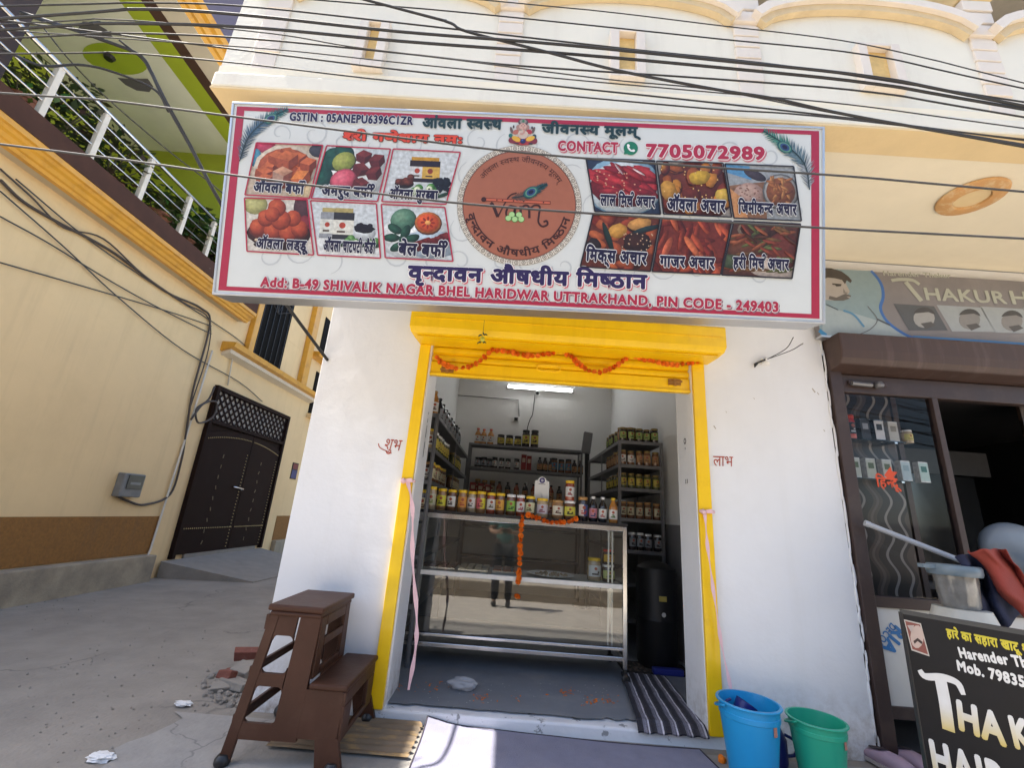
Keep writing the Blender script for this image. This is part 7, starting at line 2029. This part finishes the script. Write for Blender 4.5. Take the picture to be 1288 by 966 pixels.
# ------------------------------------------------------------------ cables
def wire(label, pts, Y, r, m, group=None, n=6):
    P = [at_y(u, v, Y) for u, v in pts]
    a = P[0] + (P[0] - P[1]).normalized() * 3.0; c = P[-1] + (P[-1] - P[-2]).normalized() * 3.0
    return cable(label, [a] + P + [c], r, m, n, group, name='overhead_cable', cat='cable')
GW = 'overhead cables across the front'
TH_ = 'thin overhead cable crossing before the arched balcony parapet'
wire('thick black overhead cable, upper of the two thick ones before the arches', [(45, 20), (174, 11), (303, 18), (500, 39), (700, 55), (900, 75), (1102, 97), (1288, 133)], 1.30, .006, wirem, GW)
wire('thick black overhead cable, lower of the two thick ones before the arches', [(32, 35), (124, 29), (300, 33), (500, 51), (700, 66), (900, 84), (1100, 105), (1288, 137)], 1.32, .006, wirem, GW)
for k, pts in enumerate(([(0, 30), (140, 24), (336, 41), (440, 58), (560, 73), (761, 99), (900, 113), (1066, 145), (1288, 181)],
            [(45, 46), (139, 41), (300, 47), (500, 66), (649, 82), (900, 99), (1100, 116), (1288, 147)],
            [(32, 67), (149, 66), (300, 79), (500, 102), (700, 119), (900, 137), (1020, 145), (1288, 175)],
            [(140, 47), (349, 62), (500, 78), (700, 98), (900, 116), (1066, 131), (1288, 161)],
            [(50, 6), (174, 3), (303, 7), (500, 28), (780, 60), (1000, 84), (1288, 128)],
            [(407, 0), (560, 13), (720, 29), (900, 48), (1093, 69), (1288, 111)],
            [(615, 0), (760, 14), (900, 31), (1056, 50), (1170, 74), (1288, 104)],
            [(300, 62), (500, 87), (700, 108), (900, 129), (1100, 152), (1288, 176)])):
    wire(TH_, pts, 1.34 + .02 * k, (.0027, .0038, .0032)[k % 3], wireg if k % 3 == 0 else wirem, GW)
wire('black cable running diagonally down to the right before the parapet', [(463, 0), (560, 26), (587, 39), (692, 66), (776, 88), (900, 112), (976, 124), (1066, 144), (1288, 184)], 1.31, .0055, wirem, GW)
wire('grey cable crossing the top of the big sign', [(20, 118), (124, 125), (300, 147), (480, 170), (660, 192), (860, 208), (1060, 221), (1288, 241)], 1.40, .0042, wireg, 'cables across the sign')
wire('grey cable crossing the middle of the big sign', [(0, 181), (150, 200), (300, 221), (450, 240), (595, 257), (800, 272), (1060, 288), (1288, 300)], 1.40, .0042, wireg, 'cables across the sign')
def free(label, pts, r, m, group=None, n=6):
    return cable(label, [at_y(u, v, Y) for u, v, Y in pts], r, m, n, group, name='hanging_cable', cat='cable')
free('heavy black cable bundle curving down past the balcony behind the sign', [(27, 16, 1.6), (94, 37, 1.9), (124, 48, 2.0), (174, 68, 2.1), (190, 90, 2.15), (206, 124, 2.2), (238, 181, 2.3), (269, 240, 2.35), (310, 310, 2.5), (358, 380, 2.6), (412, 453, 3.0)], .011, wirem)
free('black cable looping under the balcony ceiling towards the heavy bundle', [(0, 60, 1.7), (52, 82, 1.9), (99, 81, 2.0), (139, 89, 2.1), (194, 112, 2.2), (212, 140, 2.23)], .0075, wirem)
free('thin cable sloping from the railing down to the lime green wall', [(55, 35, 1.9), (90, 78, 2.0), (139, 127, 2.2), (214, 191, 2.4), (266, 231, 2.5), (300, 260, 2.6)], .004, wirem)
free('second strand beside the heavy black cable bundle', [(150, 50, 2.05), (184, 80, 2.14), (210, 128, 2.18), (243, 188, 2.28), (270, 242, 2.33), (306, 312, 2.5)], .006, wirem)
def onwall(label, pts, r, m, group=None, X=HX + .03):
    return cable(label, [at_x(u, v, X) for u, v in pts], r, m, 6, group, name='wall_cable', cat='cable')
onwall('brown cable bundle swagged along the beige wall down to the meter box', [(0, 226), (30, 254), (74, 280), (120, 304), (152, 324), (209, 367), (252, 387), (264, 408), (243, 490), (234, 545), (228, 580), (214, 622), (182, 635), (160, 630), (147, 624)], .015, wireb)
onwall('second brown cable strand tangled with the wall bundle', [(0, 212), (40, 248), (80, 286), (130, 300), (180, 345), (230, 380), (262, 400), (262, 440), (240, 510)], .009, wireb)
for pts, lb in (([(0, 272), (60, 305), (130, 348), (190, 382), (243, 409), (266, 420)], 'thin wire slanting across the upper beige wall to the gate corner'), ([(0, 330), (70, 350), (139, 370), (200, 388), (243, 402), (266, 410)], 'thin wire running lowest across the beige wall'), ([(0, 240), (80, 310), (150, 375), (230, 440), (300, 480), (330, 505)], 'thin wire falling steeply over the beige wall to the gate'), ([(20, 225), (110, 300), (190, 355), (290, 420), (330, 452), (420, 520)], 'thin wire passing below the window ledge above the gate')):
    onwall(lb, pts, .007, wireg)
onwall('loop of brown cable hanging at the gate corner', [(240, 528), (256, 508), (272, 506), (268, 524), (250, 532), (247, 515), (262, 503), (270, 486)], .015, wireb, X=HX + .09)

# ------------------------------------------------------------------ the far side of the street, seen in the counter glass
of = thing('compound_wall', 'low plastered compound wall on the far side of the street', 'wall', (0, -3.1, 0))
b = MB(); b.box(-14, 14, -3.2, -3.0, -.1, 1.5); b.build('wall', mat('dark_brown_plaster', (.10, .08, .065), .85, var=.15, bump=.2, dirt=(.16, .13, .1), dscale=1.5), of)  # wall coloured dark so its mirror image in the counter stays dark
b = MB(); b.box(-14, 14, -3.0, -1.3, -.05, .28); b.build('step', mat('sandy_plaster', (.46, .40, .32), .85, var=.1, bump=.2, dirt=(.32, .27, .2), dscale=1.5), of, bevel=.02)
b = MB(); b.box(-14, 14, -3.24, -2.96, 1.502, 1.57); b.build('coping', slabcon, of)
oh = thing('street_house', 'brown rendered house behind the compound wall across the street', 'house', (0, -10, 0))
b = MB(); b.box(-12, 12, -16, -10, -.1, 5.2); b.build('wall', mat('brown_render', (.22, .16, .12), .85, var=.12, dirt=(.12, .09, .07), dscale=1.2), oh)
for x in (-7, -2.5, 2.5, 7):
    b = MB(); b.box(x - .6, x + .6, -10.0, -9.97, 1.9, 3.3); wq = b.build('window', MATS['dark_window'], oh)
    b = MB()
    for q in ((x - .7, x - .6, 1.8, 3.4), (x + .6, x + .7, 1.8, 3.4), (x - .6, x + .6, 3.3, 3.4), (x - .6, x + .6, 1.8, 1.9)): b.box(q[0], q[1], -9.999, -9.93, q[2], q[3])
    b.build('frame', whitep, wq)

lh = thing('lane_house', 'plain pale house closing the far end of the side lane', 'house', (-3.5, 17, 0))
b = MB(); b.box(-9, 1.5, 17, 22, -.1, 7.5); b.build('wall', mat('pale_lane_house', (.55, .47, .36), .8, var=.06, streak=((.35, .28, .2), .4)), lh)
for x in (-6.2, -3.6):
    b = MB(); b.box(x - .55, x + .55, 16.97, 17.0, 3.6, 5.0); wq = b.build('window', MATS['dark_window'], lh)
    b = MB(); b.box(x - .65, x + .65, 16.86, 16.995, 3.48, 3.598); b.build('sill', gold, wq)
b = MB(); b.box(-5.2, -4.2, 16.96, 17.0, 0.0, 2.1); b.build('door', darkbrown, lh)
# ------------------------------------------------------------------ the person taking the picture (seen only as a reflection)
pe = thing('person', 'person in teal shirt and dark trousers holding up a phone, mirrored in glass', 'person', (-.03, -.42, 0))
ox, oy = -.03, -.42
def skinned(name, pts, edges, rads, m, root=0, lv=2):
    me = bpy.data.meshes.new(name); me.from_pydata([(x, y, z) for x, y, z in pts], edges, [])
    o = bpy.data.objects.new(name, me); COL.objects.link(o); o.parent = pe
    me.materials.append(m)
    sk = o.modifiers.new('skin', 'SKIN'); sk.use_smooth_shade = True
    for i, r in enumerate(rads):
        d = me.skin_vertices[0].data[i]; d.radius = (r, r) if not isinstance(r, tuple) else r
        d.use_root = (i == root)
    s_ = o.modifiers.new('sub', 'SUBSURF'); s_.levels = 1; s_.render_levels = lv
    return o
skin_m = mat('skin', (.33, .19, .12), .55, var=.05)
pts = [(0, 0, .95), (0, .0, 1.12), (0, .0, 1.30), (0, 0, 1.42), (0, .0, 1.50), (0, .02, 1.60), (0, .02, 1.70),
       (.17, 0, 1.40), (.24, .06, 1.14), (.11, .30, 1.12), (-.17, 0, 1.40), (-.24, .06, 1.14), (-.11, .30, 1.12),
       (.095, 0, .90), (.105, .01, .50), (.11, -.02, .09), (.115, .11, .03), (-.095, 0, .90), (-.105, .01, .50), (-.11, -.02, .09), (-.115, .11, .03)]
ed = [(0, 1), (1, 2), (2, 3), (3, 4), (4, 5), (5, 6), (3, 7), (7, 8), (8, 9), (3, 10), (10, 11), (11, 12), (0, 13), (13, 14), (14, 15), (15, 16), (0, 17), (17, 18), (18, 19), (19, 20)]
rd = [(.15, .10), (.135, .09), (.155, .10), (.12, .08), .05, (.075, .09), (.06, .075), .052, .042, .028, .052, .042, .028, .08, .056, .036, .034, .08, .056, .036, .034]
skinned('body', pts, ed, rd, skin_m)
teal = mat('teal_shirt', (.10, .30, .30), .85, var=.1)
sp = [(0, 0, .90), (0, 0, 1.12), (0, 0, 1.30), (0, 0, 1.43), (.18, 0, 1.40), (.235, .04, 1.20), (-.18, 0, 1.40), (-.235, .04, 1.20)]
skinned('shirt', sp, [(0, 1), (1, 2), (2, 3), (3, 4), (4, 5), (3, 6), (6, 7)], [(.17, .12), (.155, .11), (.175, .12), (.12, .09), .066, .06, .066, .06], teal)
tp = [(0, 0, .97), (.095, 0, .88), (.105, .01, .50), (.11, -.02, .08), (-.095, 0, .88), (-.105, .01, .50), (-.11, -.02, .08)]
skinned('trousers', tp, [(0, 1), (1, 2), (2, 3), (0, 4), (4, 5), (5, 6)], [(.155, .11), .095, .075, .06, .095, .075, .06], mat('charcoal_trousers', (.02, .022, .03), .9))
b = MB(); b.blob((ox, oy + .0, 1.70), .10, 3, .12, 2, (.85, 1.0, .62)); b.build('hair', mat('black_hair', (.012, .01, .01), .6), pe, smooth=True)
b = MB()
for s_ in (-1, 1): b.blob((ox + s_ * .03, oy + .105, 1.625), .011, 1, 0)
b.build('eye', whitep, pe)
b = MB(); b.blob((ox, oy + .115, 1.59), .018, 2, 0, 1, (.8, 1, 1.3)); b.blob((ox, oy + .098, 1.55), .02, 1, 0, 1, (1.3, .5, .35)); b.build('face', skin_m, pe, smooth=True)
for s_ in (-1, 1):
    b = MB()
    h0 = Vector((ox + s_ * .11, oy + .30, 1.12))
    b.blob(h0 + Vector((-s_ * .02, .035, .02)), .04, 2, .05, 1, (.55, .8, 1.1))
    for k in range(4):
        q = h0 + Vector((-s_ * .035, .055, .055 - .022 * k)); b.tube([q, q + Vector((-s_ * .015, .028, .004)), q + Vector((-s_ * .045, .030, .004))], [.009, .008, .006], 6)
    q = h0 + Vector((-s_ * .01, .01, .05)); b.tube([q, q + Vector((-s_ * .03, -.005, .03)), q + Vector((-s_ * .055, .01, .032))], [.011, .009, .007], 6)
    b.build('hand', skin_m, pe, smooth=True)
for s_ in (-1, 1):
    b = MB(); b.blob((ox + s_ * .113, oy + .045, .045), .05, 2, .05, 1, (.9, 2.3, .85)); b.v = [Vector((p.x, p.y, max(p.z, .006))) for p in b.v]; b.build('shoe', blackp, pe, smooth=True)
b = MB(); b.box(-.105, .045, -.075, -.067, 1.12, 1.19)
solo('phone', b, blackp, 'black phone held up in both hands by the person', 'phone', bevel=.003)
